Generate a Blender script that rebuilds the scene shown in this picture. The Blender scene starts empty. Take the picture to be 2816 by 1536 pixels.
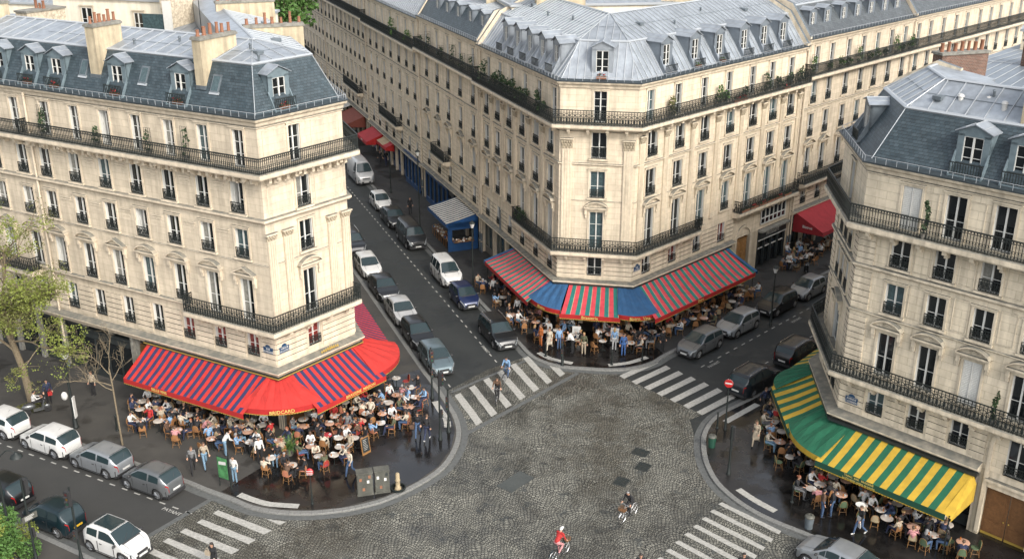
import bpy, bmesh, math, random
import numpy as np
from mathutils import Vector, Matrix
random.seed(7)
D = bpy.data
SC = bpy.context.scene
COL = SC.collection
sin, cos, rad, pi = math.sin, math.cos, math.radians, math.pi

# ------------------------------------------------------------------ objects
def tag(o, label=None, cat=None, group=None, kind=None):
    if label: o['label'] = label
    if cat: o['category'] = cat
    if group: o['group'] = group
    if kind: o['kind'] = kind
    return o
def empty(name, loc, rz=0, label=None, cat=None, group=None):
    o = D.objects.new(name, None); COL.objects.link(o)
    o.location = loc; o.rotation_euler = (0, 0, rz); o.empty_display_size = .3
    return tag(o, label, cat, group)
def link(name, me, parent=None, loc=(0, 0, 0), rz=0):
    o = D.objects.new(name, me); COL.objects.link(o)
    if parent: o.parent = parent
    o.location = loc; o.rotation_euler = (0, 0, rz)
    return o
def copy_tree(o, parent=None):
    c = o.copy(); COL.objects.link(c)
    if parent: c.parent = parent
    for ch in o.children: copy_tree(ch, c)
    return c
def az(a):
    return (sin(rad(a)), cos(rad(a)))

class MB:
    """collects faces of ONE mesh object"""
    def __init__(s): s.v = []; s.f = []; s.m = []; s.uv = []
    def face(s, pts, m=0, uv=None):
        i = len(s.v); s.v += [tuple(p) for p in pts]; s.f.append(tuple(range(i, i+len(pts)))); s.m.append(m)
        s.uv.append(uv if uv else [(0, 0)]*len(pts))
    def hexa(s, c, m=0):
        # c: 8 corners, bottom ring then top ring
        i = len(s.v); s.v += [tuple(p) for p in c]
        for q in ((3,2,1,0),(4,5,6,7),(0,1,5,4),(1,2,6,5),(2,3,7,6),(3,0,4,7)):
            s.f.append(tuple(i+k for k in q)); s.m.append(m); s.uv.append([(0,0)]*4)
    def box(s, x0, x1, y0, y1, z0, z1, m=0):
        s.hexa([(x0,y0,z0),(x1,y0,z0),(x1,y1,z0),(x0,y1,z0),(x0,y0,z1),(x1,y0,z1),(x1,y1,z1),(x0,y1,z1)], m)
    def fbox(s, fr, s0, s1, d0, d1, z0, z1, m=0, dz=0):
        P = fr.P
        s.hexa([P(s0,d0,z0),P(s1,d0,z0),P(s1,d1,z0-dz),P(s0,d1,z0-dz),P(s0,d0,z1),P(s1,d0,z1),P(s1,d1,z1-dz),P(s0,d1,z1-dz)], m)
    def tube(s, a, b, r0, r1=None, n=6, m=0, cap=True):
        if r1 is None: r1 = r0
        a = Vector(a); b = Vector(b); d = (b-a)
        if d.length < 1e-6: return
        d.normalize(); t = Vector((0,0,1)) if abs(d.z) < .9 else Vector((1,0,0))
        u = d.cross(t).normalized(); w = d.cross(u)
        i = len(s.v)
        for k in range(n):
            q = u*cos(2*pi*k/n)+w*sin(2*pi*k/n); s.v.append(tuple(a+q*r0)); s.v.append(tuple(b+q*r1))
        for k in range(n):
            j = (k+1) % n
            s.f.append((i+2*k, i+2*k+1, i+2*j+1, i+2*j)); s.m.append(m); s.uv.append([(0,0)]*4)
        if cap:
            s.f.append(tuple(i+2*k for k in range(n))); s.m.append(m); s.uv.append([(0,0)]*n)
            s.f.append(tuple(i+2*k+1 for k in reversed(range(n)))); s.m.append(m); s.uv.append([(0,0)]*n)
    def path(s, pts, r, n=5, m=0):
        for a, b in zip(pts, pts[1:]): s.tube(a, b, r, r, n, m)
    def lathe(s, c, prof, n=16, m=0):
        i = len(s.v); k = len(prof)
        for a in range(n):
            for r, z in prof: s.v.append((c[0]+r*cos(2*pi*a/n), c[1]+r*sin(2*pi*a/n), c[2]+z))
        for a in range(n):
            b = (a+1) % n
            for j in range(k-1):
                s.f.append((i+a*k+j, i+b*k+j, i+b*k+j+1, i+a*k+j+1)); s.m.append(m); s.uv.append([(0,0)]*4)
    def ell(s, c, r, nu=10, nv=7, m=0, R=None):
        i = len(s.v)
        for b in range(nv+1):
            t = pi*b/nv
            for a in range(nu):
                p = Vector((r[0]*sin(t)*cos(2*pi*a/nu), r[1]*sin(t)*sin(2*pi*a/nu), r[2]*cos(t)))
                if R: p = R @ p
                s.v.append((c[0]+p.x, c[1]+p.y, c[2]+p.z))
        for b in range(nv):
            for a in range(nu):
                e = (a+1) % nu
                s.f.append((i+b*nu+a, i+(b+1)*nu+a, i+(b+1)*nu+e, i+b*nu+e)); s.m.append(m); s.uv.append([(0,0)]*4)
    def prism(s, poly, z0, z1, m=0, ms=None):
        n = len(poly)
        s.face([(x, y, z1) for x, y in poly], m, [(x, y) for x, y in poly])
        for k in range(n):
            a, b = poly[k], poly[(k+1) % n]
            s.face([(a[0],a[1],z0),(b[0],b[1],z0),(b[0],b[1],z1),(a[0],a[1],z1)], m if ms is None else ms)
    def sweep(s, pts, prof, m=0, closed=False, caps=False):
        """sweep (d,z) profile along plan polyline, d positive to the RIGHT of travel, mitred"""
        ms = mitres(pts); cu = 0; us = [0]
        for a, b in zip(pts, pts[1:]): cu += math.dist(a, b); us.append(cu)
        pv = [0]
        for a, b in zip(prof, prof[1:]): pv.append(pv[-1]+math.dist(a, b))
        i = len(s.v); k = len(prof)
        for p, mm in zip(pts, ms):
            for d, z in prof: s.v.append((p[0]+mm[0]*d, p[1]+mm[1]*d, z))
        rng = range(k) if closed else range(k-1)
        for a in range(len(pts)-1):
            for j in rng:
                j2 = (j+1) % k
                s.f.append((i+a*k+j, i+(a+1)*k+j, i+(a+1)*k+j2, i+a*k+j2)); s.m.append(m)
                v2 = pv[j2] if j2 else pv[-1]+.1
                s.uv.append([(us[a], pv[j]), (us[a+1], pv[j]), (us[a+1], v2), (us[a], v2)])
        if closed or caps:
            s.f.append(tuple(i+j for j in range(k))); s.m.append(m); s.uv.append([(0,0)]*k)
            e = i+(len(pts)-1)*k
            s.f.append(tuple(e+j for j in reversed(range(k)))); s.m.append(m); s.uv.append([(0,0)]*k)
    def mesh(s, name, mats, org=(0, 0, 0), smooth=None, recalc=True):
        me = D.meshes.new(name)
        vs = [(x-org[0], y-org[1], z-org[2]) for x, y, z in s.v]
        me.from_pydata(vs, [], s.f)
        for mt in mats: me.materials.append(M[mt] if isinstance(mt, str) else mt)
        me.polygons.foreach_set('material_index', s.m)
        ul = me.uv_layers.new(name='UVMap'); flat = []
        for u in s.uv:
            for a in u: flat += [a[0], a[1]]
        if len(flat) == 2*len(me.loops): ul.data.foreach_set('uv', flat)
        if recalc:
            bm = bmesh.new(); bm.from_mesh(me)
            if smooth: bmesh.ops.remove_doubles(bm, verts=bm.verts, dist=1e-4)
            bmesh.ops.recalc_face_normals(bm, faces=bm.faces)
            bm.to_mesh(me); bm.free()
        me.update()
        if smooth:
            me.polygons.foreach_set('use_smooth', [True]*len(me.polygons))
            me.set_sharp_from_angle(angle=rad(smooth))
        return me
    def build(s, name, mats, parent=None, org=None, smooth=None, loc=None, recalc=True):
        if org is None: org = tuple(parent.location) if parent and parent.parent is None else (0, 0, 0)
        return link(name, s.mesh(name, mats, org, smooth, recalc), parent, loc if loc else ((0,0,0) if parent else org))

def mitres(pts):
    out = []; n = len(pts)
    for i in range(n):
        ns = []
        if i > 0: a, b = pts[i-1], pts[i]; l = math.dist(a, b); ns.append(((b[1]-a[1])/l, -(b[0]-a[0])/l))
        if i < n-1: a, b = pts[i], pts[i+1]; l = math.dist(a, b); ns.append(((b[1]-a[1])/l, -(b[0]-a[0])/l))
        if len(ns) == 1: out.append(ns[0])
        else:
            d = 1+ns[0][0]*ns[1][0]+ns[0][1]*ns[1][1]
            out.append(((ns[0][0]+ns[1][0])/d, (ns[0][1]+ns[1][1])/d))
    return out

class Fr:
    """facade frame: s along, d outward, z up"""
    def __init__(f, a, b):
        f.O = a; f.L = math.dist(a, b); f.u = ((b[0]-a[0])/f.L, (b[1]-a[1])/f.L); f.n = (f.u[1], -f.u[0])
        f.rz = math.atan2(f.u[1], f.u[0])     # local x = u, local y = inward
    def P(f, s, d, z): return (f.O[0]+f.u[0]*s+f.n[0]*d, f.O[1]+f.u[1]*s+f.n[1]*d, z)

# ------------------------------------------------------------------ materials
M = {}
def mat(name, col, rough=.7, metal=0., noise=.0, nscale=3., bump=0., bscale=30., spec=.5, coat=0., streak=0.):
    m = D.materials.new(name); m.use_nodes = True; nt = m.node_tree; b = nt.nodes['Principled BSDF']
    b.inputs['Base Color'].default_value = (*col, 1); b.inputs['Roughness'].default_value = rough
    b.inputs['Metallic'].default_value = metal; b.inputs['Specular IOR Level'].default_value = spec
    if coat: b.inputs['Coat Weight'].default_value = coat; b.inputs['Coat Roughness'].default_value = .06
    N = nt.nodes.new; Lk = nt.links.new
    if noise or bump or streak:
        g = N('ShaderNodeNewGeometry')
        out = None
        if noise:
            t = N('ShaderNodeTexNoise'); t.inputs['Scale'].default_value = nscale; t.inputs['Detail'].default_value = 6; t.inputs['Roughness'].default_value = .65
            Lk(g.outputs['Position'], t.inputs['Vector'])
            mr = N('ShaderNodeMapRange'); mr.inputs[1].default_value = .3; mr.inputs[2].default_value = .7
            mr.inputs[3].default_value = 1-noise; mr.inputs[4].default_value = 1+noise
            Lk(t.outputs['Fac'], mr.inputs[0]); out = mr.outputs[0]
        if streak:
            mp = N('ShaderNodeMapping'); mp.inputs['Scale'].default_value = (2.2, 2.2, .22)
            Lk(g.outputs['Position'], mp.inputs['Vector'])
            t2 = N('ShaderNodeTexNoise'); t2.inputs['Scale'].default_value = 1.2; t2.inputs['Detail'].default_value = 5
            Lk(mp.outputs[0], t2.inputs['Vector'])
            m2 = N('ShaderNodeMapRange'); m2.inputs[1].default_value = .35; m2.inputs[2].default_value = .6
            m2.inputs[3].default_value = 1-streak; m2.inputs[4].default_value = 1
            Lk(t2.outputs['Fac'], m2.inputs[0])
            if out:
                mm = N('ShaderNodeMath'); mm.operation = 'MULTIPLY'; Lk(out, mm.inputs[0]); Lk(m2.outputs[0], mm.inputs[1]); out = mm.outputs[0]
            else: out = m2.outputs[0]
        if out:
            vm = N('ShaderNodeVectorMath'); vm.operation = 'SCALE'; vm.inputs[0].default_value = col; Lk(out, vm.inputs['Scale'])
            Lk(vm.outputs[0], b.inputs['Base Color'])
        if bump:
            t3 = N('ShaderNodeTexNoise'); t3.inputs['Scale'].default_value = bscale; t3.inputs['Detail'].default_value = 4
            Lk(g.outputs['Position'], t3.inputs['Vector'])
            bp = N('ShaderNodeBump'); bp.inputs['Strength'].default_value = bump; bp.inputs['Distance'].default_value = .02
            Lk(t3.outputs['Fac'], bp.inputs['Height']); Lk(bp.outputs[0], b.inputs['Normal'])
    M[name] = m; return m

def brickmat(name, c1, c2, cm, bw, bh, mortar, rough, bump=.4, streak=.25, noise=.12, offset=.5, metal=0., bias=0.):
    """block / slate / brick courses in facade metres (UV)"""
    m = mat(name, c1, rough, metal); nt = m.node_tree; b = nt.nodes['Principled BSDF']; N = nt.nodes.new; Lk = nt.links.new
    uv = N('ShaderNodeUVMap'); t = N('ShaderNodeTexBrick'); t.offset = offset
    t.inputs['Color1'].default_value = (*c1, 1); t.inputs['Color2'].default_value = (*c2, 1); t.inputs['Mortar'].default_value = (*cm, 1)
    t.inputs['Scale'].default_value = 1; t.inputs['Mortar Size'].default_value = mortar; t.inputs['Mortar Smooth'].default_value = .3
    t.inputs['Bias'].default_value = bias
    t.inputs['Brick Width'].default_value = bw; t.inputs['Row Height'].default_value = bh
    Lk(uv.outputs[0], t.inputs['Vector'])
    g = N('ShaderNodeNewGeometry'); n1 = N('ShaderNodeTexNoise'); n1.inputs['Scale'].default_value = 1.7; n1.inputs['Detail'].default_value = 8; n1.inputs['Roughness'].default_value = .7
    Lk(g.outputs['Position'], n1.inputs['Vector'])
    r1 = N('ShaderNodeMapRange'); r1.inputs[1].default_value = .3; r1.inputs[2].default_value = .7; r1.inputs[3].default_value = 1-noise; r1.inputs[4].default_value = 1+noise
    Lk(n1.outputs['Fac'], r1.inputs[0])
    mp = N('ShaderNodeMapping'); mp.inputs['Scale'].default_value = (2.4, 2.4, .2); Lk(g.outputs['Position'], mp.inputs['Vector'])
    n2 = N('ShaderNodeTexNoise'); n2.inputs['Scale'].default_value = 1.3; n2.inputs['Detail'].default_value = 6; Lk(mp.outputs[0], n2.inputs['Vector'])
    r2 = N('ShaderNodeMapRange'); r2.inputs[1].default_value = .33; r2.inputs[2].default_value = .58; r2.inputs[3].default_value = 1-streak; r2.inputs[4].default_value = 1
    Lk(n2.outputs['Fac'], r2.inputs[0])
    mm = N('ShaderNodeMath'); mm.operation = 'MULTIPLY'; Lk(r1.outputs[0], mm.inputs[0]); Lk(r2.outputs[0], mm.inputs[1])
    vm = N('ShaderNodeVectorMath'); vm.operation = 'SCALE'; Lk(t.outputs['Color'], vm.inputs[0]); Lk(mm.outputs[0], vm.inputs['Scale'])
    Lk(vm.outputs[0], b.inputs['Base Color'])
    bp = N('ShaderNodeBump'); bp.invert = True; bp.inputs['Strength'].default_value = bump; bp.inputs['Distance'].default_value = .02
    Lk(t.outputs['Fac'], bp.inputs['Height']); Lk(bp.outputs[0], b.inputs['Normal'])
    return m

def groundmat(name, col, col2, rough, wet=.0, wet_rough=.12, nscale=.5, fine=60., bump=.3, wet_dark=.5, wscale=.35, wlo=.45, whi=.6):
    """worn ground with damp patches of lower roughness"""
    m = mat(name, col, rough); nt = m.node_tree; b = nt.nodes['Principled BSDF']; N = nt.nodes.new; Lk = nt.links.new
    g = N('ShaderNodeNewGeometry')
    def noise(sc, det=5, ro=.6):
        t = N('ShaderNodeTexNoise'); t.inputs['Scale'].default_value = sc; t.inputs['Detail'].default_value = det; t.inputs['Roughness'].default_value = ro
        Lk(g.outputs['Position'], t.inputs['Vector']); return t.outputs['Fac']
    def rng(v, a, c, lo, hi):
        r = N('ShaderNodeMapRange'); r.inputs[1].default_value = a; r.inputs[2].default_value = c; r.inputs[3].default_value = lo; r.inputs[4].default_value = hi
        Lk(v, r.inputs[0]); return r.outputs[0]
    mx = N('ShaderNodeMix'); mx.data_type = 'RGBA'; mx.inputs[6].default_value = (*col, 1); mx.inputs[7].default_value = (*col2, 1)
    Lk(rng(noise(nscale, 7), .35, .65, 0, 1), mx.inputs[0])
    f = rng(noise(fine, 3), .3, .7, .82, 1.18)
    w = rng(noise(wscale, 4), wlo, whi, 0, wet) if wet else None
    if w:
        d = rng(w, 0, 1, 1, wet_dark); mm = N('ShaderNodeMath'); mm.operation = 'MULTIPLY'; Lk(f, mm.inputs[0]); Lk(d, mm.inputs[1]); f = mm.outputs[0]
        Lk(rng(w, 0, 1, rough, wet_rough), b.inputs['Roughness'])
    vm = N('ShaderNodeVectorMath'); vm.operation = 'SCALE'; Lk(mx.outputs[2], vm.inputs[0]); Lk(f, vm.inputs['Scale']); Lk(vm.outputs[0], b.inputs['Base Color'])
    if bump:
        bp = N('ShaderNodeBump'); bp.inputs['Strength'].default_value = bump; bp.inputs['Distance'].default_value = .01
        Lk(noise(fine*.7, 3), bp.inputs['Height']); Lk(bp.outputs[0], b.inputs['Normal'])
    return m

ST = (.53, .45, .338)
brickmat('limestone', ST, tuple(c*.86 for c in ST), tuple(c*.72 for c in ST), 1.15, .42, .014, .85, .3, .22, .13)
brickmat('limestone_warm', (.60, .51, .38), (.53, .45, .335), (.42, .355, .26), 1.15, .42, .014, .85, .3, .22, .13)
brickmat('limestone_grey', (.60, .52, .39), (.56, .485, .36), (.40, .345, .25), 1.15, .42, .014, .85, .3, .24, .13)
mat('trim', (.525, .445, .335), .85, noise=.12, nscale=4, streak=.2, bump=.2)
mat('trim_warm', (.58, .495, .37), .85, noise=.12, nscale=4, streak=.25, bump=.2)
mat('trim_grey', (.56, .485, .365), .85, noise=.14, nscale=4, streak=.35, bump=.2)
mat('carved', (.33, .28, .20), .9, noise=.3, nscale=9, bump=.4)
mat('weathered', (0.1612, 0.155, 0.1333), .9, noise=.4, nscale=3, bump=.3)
mat('darkstone', (.13, .12, .10), .9, noise=.4, nscale=2, bump=.3)
mat('interior', (.018, .016, .014), .9)
mat('render_wall', (.66, .60, .48), .9, noise=.08, nscale=1.2, streak=.15)
brickmat('slate', (.021, .036, .044), (.042, .061, .071), (.009, .014, .017), .26, .17, .012, .55, .6, .15, .25)
brickmat('slate_pale', (.05, .06, .067), (.078, .087, .093), (0.03, 0.035, 0.0375), .26, .17, .012, .55, .6, .2, .25)
mat('zinc', (0.2666, 0.2914, 0.3162), .45, .35, noise=.24, nscale=.7, streak=.18, bump=.05, bscale=3)
mat('zinc_dark', (0.1674, 0.1922, 0.217), .45, .35, noise=.15, nscale=1.5)
mat('zinc_seam', (0.341, 0.3596, 0.372), .45, .3)
mat('lead', (0.0992, 0.1178, 0.1302), .5, .2, noise=.3, nscale=2)
mat('gutter_dark', (.035, .045, .05), .5, .2, noise=.3, nscale=2)
mat('iron', (.008, .012, .011), .6, .1)
mat('white_paint', (.52, .515, .48), .5, noise=.05, nscale=5)
mat('glass_dark', (.008, .010, .011), .06, spec=.6)
mat('glass_sheer', (.045, .07, .075), .12, noise=.35, nscale=6, spec=.5)
mat('glass_curtain', (.17, .165, .145), .25, noise=.3, nscale=7, spec=.6)
mat('glass_red', (.16, .03, .025), .12, noise=.5, nscale=6, spec=.6)
brickmat('brick', (0.1364, 0.062, 0.0403), (0.0868, 0.0434, 0.031), (0.186, 0.155, 0.124), .22, .085, .012, .9, .5, .2, .3)
mat('dormer_blue', (.11, .145, .16), .55, noise=.2, nscale=3)
mat('chimney_render', (.43, .36, .245), .9, noise=.15, nscale=2.5, streak=.35, bump=.3)
mat('terracotta', (.20, .088, .048), .8, noise=.2, nscale=9)
mat('rubble', (.42, .36, .27), .95, noise=.45, nscale=5, bump=1., bscale=6)
mat('oak', (0.1364, 0.0651, 0.0248), .5, noise=.25, nscale=6)
mat('oak_pale', (0.2356, 0.124, 0.0434), .45, noise=.25, nscale=6)
mat('shop_blue', (.012, .045, .12), .35, noise=.2, nscale=4)
mat('shop_black', (.022, .026, .026), .35, noise=.3, nscale=4)
mat('shop_grey', (0.124, 0.1178, 0.1023), .7, noise=.15, nscale=4)
mat('gold', (0.3844, 0.2604, 0.0558), .4, .3)
mat('letter_white', (0.465, 0.4588, 0.434), .5)
mat('letter_gold', (0.465, 0.3596, 0.0992), .5)
mat('enamel_blue', (.012, .045, .10), .3)
mat('leaf_dark', (0.0217, 0.0465, 0.01364), .7, noise=.5, nscale=12)
mat('leaf_mid', (.055, .12, .022), .7, noise=.4, nscale=12)
mat('leaf_lime', (.15, .18, .03), .7, noise=.35, nscale=9)
mat('leaf_olive', (0.093, 0.0961, 0.0248), .7, noise=.35, nscale=9)
mat('flower_red', (.40, .03, .03), .7)
mat('bark', (0.1488, 0.1178, 0.0744), .9, noise=.35, nscale=14, bump=.4)
mat('bark_dark', (.05, .04, .03), .9, noise=.3, nscale=8)
def cloth(n, c): mat(n, c, .85, noise=.13, nscale=1.6, bump=.12, bscale=150, streak=.14)
cloth('aw_red', (0.372, 0.0186, 0.01364)); cloth('aw_navy', (.018, .020, .070)); cloth('aw_redv', (0.31, 0.00868, 0.00744))
cloth('aw_pink', (.48, .045, .06)); cloth('aw_teal', (.012, .135, .115)); cloth('aw_blue', (.018, .075, .17)); cloth('aw_cream', (0.341, 0.2604, 0.1612))
cloth('aw_green', (0.00496, 0.0837, 0.0403)); cloth('aw_yellow', (0.3968, 0.2542, 0.0217)); cloth('aw_dgreen', (0.00372, 0.0465, 0.0248))
cloth('aw_white', (.56, .545, .49)); cloth('aw_slate', (.010, .018, .030)); cloth('aw_royal', (0.00744, 0.0558, 0.1674)); cloth('aw_crimson', (0.31, 0.0217, 0.0279))
cloth('aw_brown', (0.1612, 0.0403, 0.0248)); cloth('aw_grey', (0.1984, 0.186, 0.1674)); cloth('aw_maroon', (.20, .008, .012))

def soot(name, col=(.12, .118, .10)):
    """grime lying on the upward faces of ledges"""
    m = M[name]; nt = m.node_tree; b = nt.nodes['Principled BSDF']; N = nt.nodes.new; Lk = nt.links.new
    src = b.inputs['Base Color'].links[0].from_socket
    g = N('ShaderNodeNewGeometry'); s = N('ShaderNodeSeparateXYZ'); Lk(g.outputs['True Normal'], s.inputs[0])
    t = N('ShaderNodeTexNoise'); t.inputs['Scale'].default_value = 2.5; t.inputs['Detail'].default_value = 5; Lk(g.outputs['Position'], t.inputs['Vector'])
    r = N('ShaderNodeMapRange'); r.inputs[1].default_value = .45; r.inputs[2].default_value = .8; Lk(s.outputs[2], r.inputs[0])
    q = N('ShaderNodeMapRange'); q.inputs[1].default_value = .3; q.inputs[2].default_value = .6; q.inputs[3].default_value = .72; Lk(t.outputs['Fac'], q.inputs[0])
    mm = N('ShaderNodeMath'); mm.operation = 'MULTIPLY'; Lk(r.outputs[0], mm.inputs[0]); Lk(q.outputs[0], mm.inputs[1])
    mx = N('ShaderNodeMix'); mx.data_type = 'RGBA'; mx.inputs[7].default_value = (*col, 1); Lk(mm.outputs[0], mx.inputs[0]); Lk(src, mx.inputs[6]); Lk(mx.outputs[2], b.inputs['Base Color'])
for n_ in ('trim', 'trim_warm', 'trim_grey'): soot(n_)

# ------------------------------------------------------------------ lettering
def text(txt, size, m, org, n, parent, name='lettering', ext=.004, spin=0, bold=True):
    cu = D.curves.new('t', 'FONT'); cu.body = txt; cu.size = size; cu.extrude = ext; cu.align_x = 'CENTER'; cu.align_y = 'CENTER'
    if bold: cu.offset = size*.012
    cu.resolution_u = 2
    o = D.objects.new('t', cu); COL.objects.link(o)
    bpy.context.view_layer.update()
    me = D.meshes.new_from_object(o); D.objects.remove(o); D.curves.remove(cu)
    me.materials.clear(); me.materials.append(M[m])
    n = Vector(n).normalized(); up = Vector((0, 0, 1))
    if abs(n.z) > .95: up = Vector((0, 1, 0))
    x = up.cross(n).normalized(); y = n.cross(x)
    mw = Matrix((x, y, n)).transposed().to_4x4() @ Matrix.Rotation(spin, 4, 'Z')
    me.transform(mw)
    r = link(name, me, parent)
    po = Vector(parent.location) if parent and parent.parent is None else Vector((0, 0, 0))
    r.location = Vector(org)-po if parent else Vector(org)
    return r
# ------------------------------------------------------------------ ground, roads, pavements
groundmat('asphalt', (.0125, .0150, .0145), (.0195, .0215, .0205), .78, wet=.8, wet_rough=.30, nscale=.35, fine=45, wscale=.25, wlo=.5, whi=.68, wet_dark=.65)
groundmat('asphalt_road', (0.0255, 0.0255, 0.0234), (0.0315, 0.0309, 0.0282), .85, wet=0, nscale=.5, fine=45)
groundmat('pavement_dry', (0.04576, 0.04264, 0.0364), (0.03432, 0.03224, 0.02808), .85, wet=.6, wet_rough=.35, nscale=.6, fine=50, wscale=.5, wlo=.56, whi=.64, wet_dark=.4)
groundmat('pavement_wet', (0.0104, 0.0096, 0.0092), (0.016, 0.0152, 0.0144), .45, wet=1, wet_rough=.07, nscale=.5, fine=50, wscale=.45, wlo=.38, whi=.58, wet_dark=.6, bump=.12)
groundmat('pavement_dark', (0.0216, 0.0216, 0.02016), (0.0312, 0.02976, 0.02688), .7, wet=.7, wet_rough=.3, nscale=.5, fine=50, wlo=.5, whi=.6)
mat('granite', (0.1426, 0.1426, 0.1333), .6, noise=.25, nscale=9, bump=.15)
mat('granite_dark', (0.0744, 0.0775, 0.0744), .7, noise=.25, nscale=5, bump=.15)
mat('road_paint', (0.279, 0.2728, 0.248), .75, noise=.28, nscale=7, bump=.2)

groundmat('patch', (.045, .05, .047), (.035, .04, .038), .8, fine=40)
def cobblemat():
    m = mat('setts', (.1, .1, .1), .6); nt = m.node_tree; b = nt.nodes['Principled BSDF']; N = nt.nodes.new; Lk = nt.links.new
    g = N('ShaderNodeNewGeometry'); sp = N('ShaderNodeSeparateXYZ')
    wn = N('ShaderNodeTexNoise'); wn.inputs['Scale'].default_value = .45; wn.inputs['Detail'].default_value = 2
    Lk(g.outputs['Position'], wn.inputs['Vector'])
    wv = N('ShaderNodeVectorMath'); wv.operation = 'SCALE'; wv.inputs['Scale'].default_value = 1.1; Lk(wn.outputs['Color'], wv.inputs[0])
    av = N('ShaderNodeVectorMath'); Lk(g.outputs['Position'], av.inputs[0]); Lk(wv.outputs[0], av.inputs[1])
    rt = N('ShaderNodeVectorRotate'); rt.inputs['Angle'].default_value = rad(-24); Lk(av.outputs[0], rt.inputs['Vector'])
    Lk(rt.outputs[0], sp.inputs[0])
    def ma(op, a, c=None, v=None):
        n = N('ShaderNodeMath'); n.operation = op
        for i, q in enumerate((a, c)):
            if q is None: continue
            if isinstance(q, (int, float)): n.inputs[i].default_value = q
            else: Lk(q, n.inputs[i])
        return n.outputs[0]
    W = 1.22
    xm = ma('SUBTRACT', ma('MODULO', ma('ADD', sp.outputs[0], 1000.0), W), W/2)     # within one arc
    v = ma('SUBTRACT', sp.outputs[1], ma('SQRT', ma('SUBTRACT', .55, ma('MULTIPLY', xm, xm))))
    u = ma('MULTIPLY', ma('ARCSINE', ma('DIVIDE', xm, .76)), .76)
    cb = N('ShaderNodeCombineXYZ'); Lk(u, cb.inputs[0]); Lk(v, cb.inputs[1])
    t = N('ShaderNodeTexBrick'); t.offset = .5; t.inputs['Scale'].default_value = 1; t.inputs['Brick Width'].default_value = .17; t.inputs['Row Height'].default_value = .155
    t.inputs['Mortar Size'].default_value = .024; t.inputs['Mortar Smooth'].default_value = .5
    t.inputs['Color1'].default_value = (.178, .172, .142, 1); t.inputs['Color2'].default_value = (.100, .098, .082, 1); t.inputs['Mortar'].default_value = (.017, .018, .016, 1)
    Lk(cb.outputs[0], t.inputs['Vector'])
    def noise(sc, det=6, ro=.65):
        q = N('ShaderNodeTexNoise'); q.inputs['Scale'].default_value = sc; q.inputs['Detail'].default_value = det; q.inputs['Roughness'].default_value = ro
        Lk(g.outputs['Position'], q.inputs['Vector']); return q.outputs['Fac']
    def rng(v_, a, c, lo, hi):
        r = N('ShaderNodeMapRange'); r.inputs[1].default_value = a; r.inputs[2].default_value = c; r.inputs[3].default_value = lo; r.inputs[4].default_value = hi
        Lk(v_, r.inputs[0]); return r.outputs[0]
    wear = ma('MULTIPLY', rng(noise(.28, 9, .78), .43, .57, .58, 1.10), rng(noise(1.1, 8, .75), .38, .5, .74, 1.05))
    patch = rng(noise(.9, 3), .60, .66, 0, 1)          # worn asphalt repairs
    arc = rng(ma('SINE', ma('MULTIPLY', v, 6.2832/.27)), -.8, .9, .80, 1.12); wear = ma('MULTIPLY', wear, arc)
    mx = N('ShaderNodeMix'); mx.data_type = 'RGBA'; mx.inputs[7].default_value = (.040, .044, .041, 1)
    Lk(t.outputs['Color'], mx.inputs[6]); Lk(ma('MULTIPLY', patch, .8), mx.inputs[0])
    vm = N('ShaderNodeVectorMath'); vm.operation = 'SCALE'; Lk(mx.outputs[2], vm.inputs[0]); Lk(wear, vm.inputs['Scale'])
    Lk(vm.outputs[0], b.inputs['Base Color'])
    Lk(rng(noise(.28, 9, .78), .45, .57, .30, .72), b.inputs['Roughness'])
    bp = N('ShaderNodeBump'); bp.invert = True; bp.inputs['Strength'].default_value = .8; bp.inputs['Distance'].default_value = .03
    Lk(t.outputs['Fac'], bp.inputs['Height']); Lk(bp.outputs[0], b.inputs['Normal'])
cobblemat()

def struct(name, mb, mats, smooth=None):
    o = mb.build(name, mats, None, (0, 0, 0), smooth); o['kind'] = 'structure'; return o
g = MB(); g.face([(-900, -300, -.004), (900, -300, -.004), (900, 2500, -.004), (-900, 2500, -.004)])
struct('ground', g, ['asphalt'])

def off(p, a, t): u = az(a); return (p[0]+u[0]*t, p[1]+u[1]*t)
# boulevard surface (drier, lighter) and the sett paved crossing
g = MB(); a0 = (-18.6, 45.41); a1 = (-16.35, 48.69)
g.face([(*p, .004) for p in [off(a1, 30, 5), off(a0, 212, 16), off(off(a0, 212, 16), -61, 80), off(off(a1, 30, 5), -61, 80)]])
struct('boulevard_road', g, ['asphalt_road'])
plaza = [(-16.2, 48.9), (-19.1, 44.7), (-27, 33), (-30, 20), (30, 20), (24, 34), (15, 45), (11, 50), (11, 57.5), (11.9, 58.2), (7.0, 63.9), (7, 65), (1.1, 66.6), (-1.68, 64.5), (-4.2, 61.4), (-5, 58), (-6, 52), (-12, 50.5)]
g = MB(); g.face([(*p, .008) for p in plaza]); struct('cobbled_crossing', g, ['setts'])
def strip(pts, w, z, name, m):
    g = MB(); g.sweep(pts, [(-w/2, z), (w/2, z)]); return struct(name, g, [m])
strip([(-2.75, 55.8), (4.46, 63.97)], .32, .012, 'stone_border', 'granite_dark')
strip([(-3.95, 61.2), (1.6, 66.5)], .25, .012, 'stone_border', 'granite_dark')
strip([off(a0, 212, 9), a0, a1], .30, .012, 'stone_border', 'granite_dark')

A1 = (-13.86, 56.07); A2 = (-9.96, 60.89); B1 = (3.333, 72.4); B2 = (8.66, 71.4); C1 = (17.95, 51.4); C2 = (18.6, 57.5)
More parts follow.
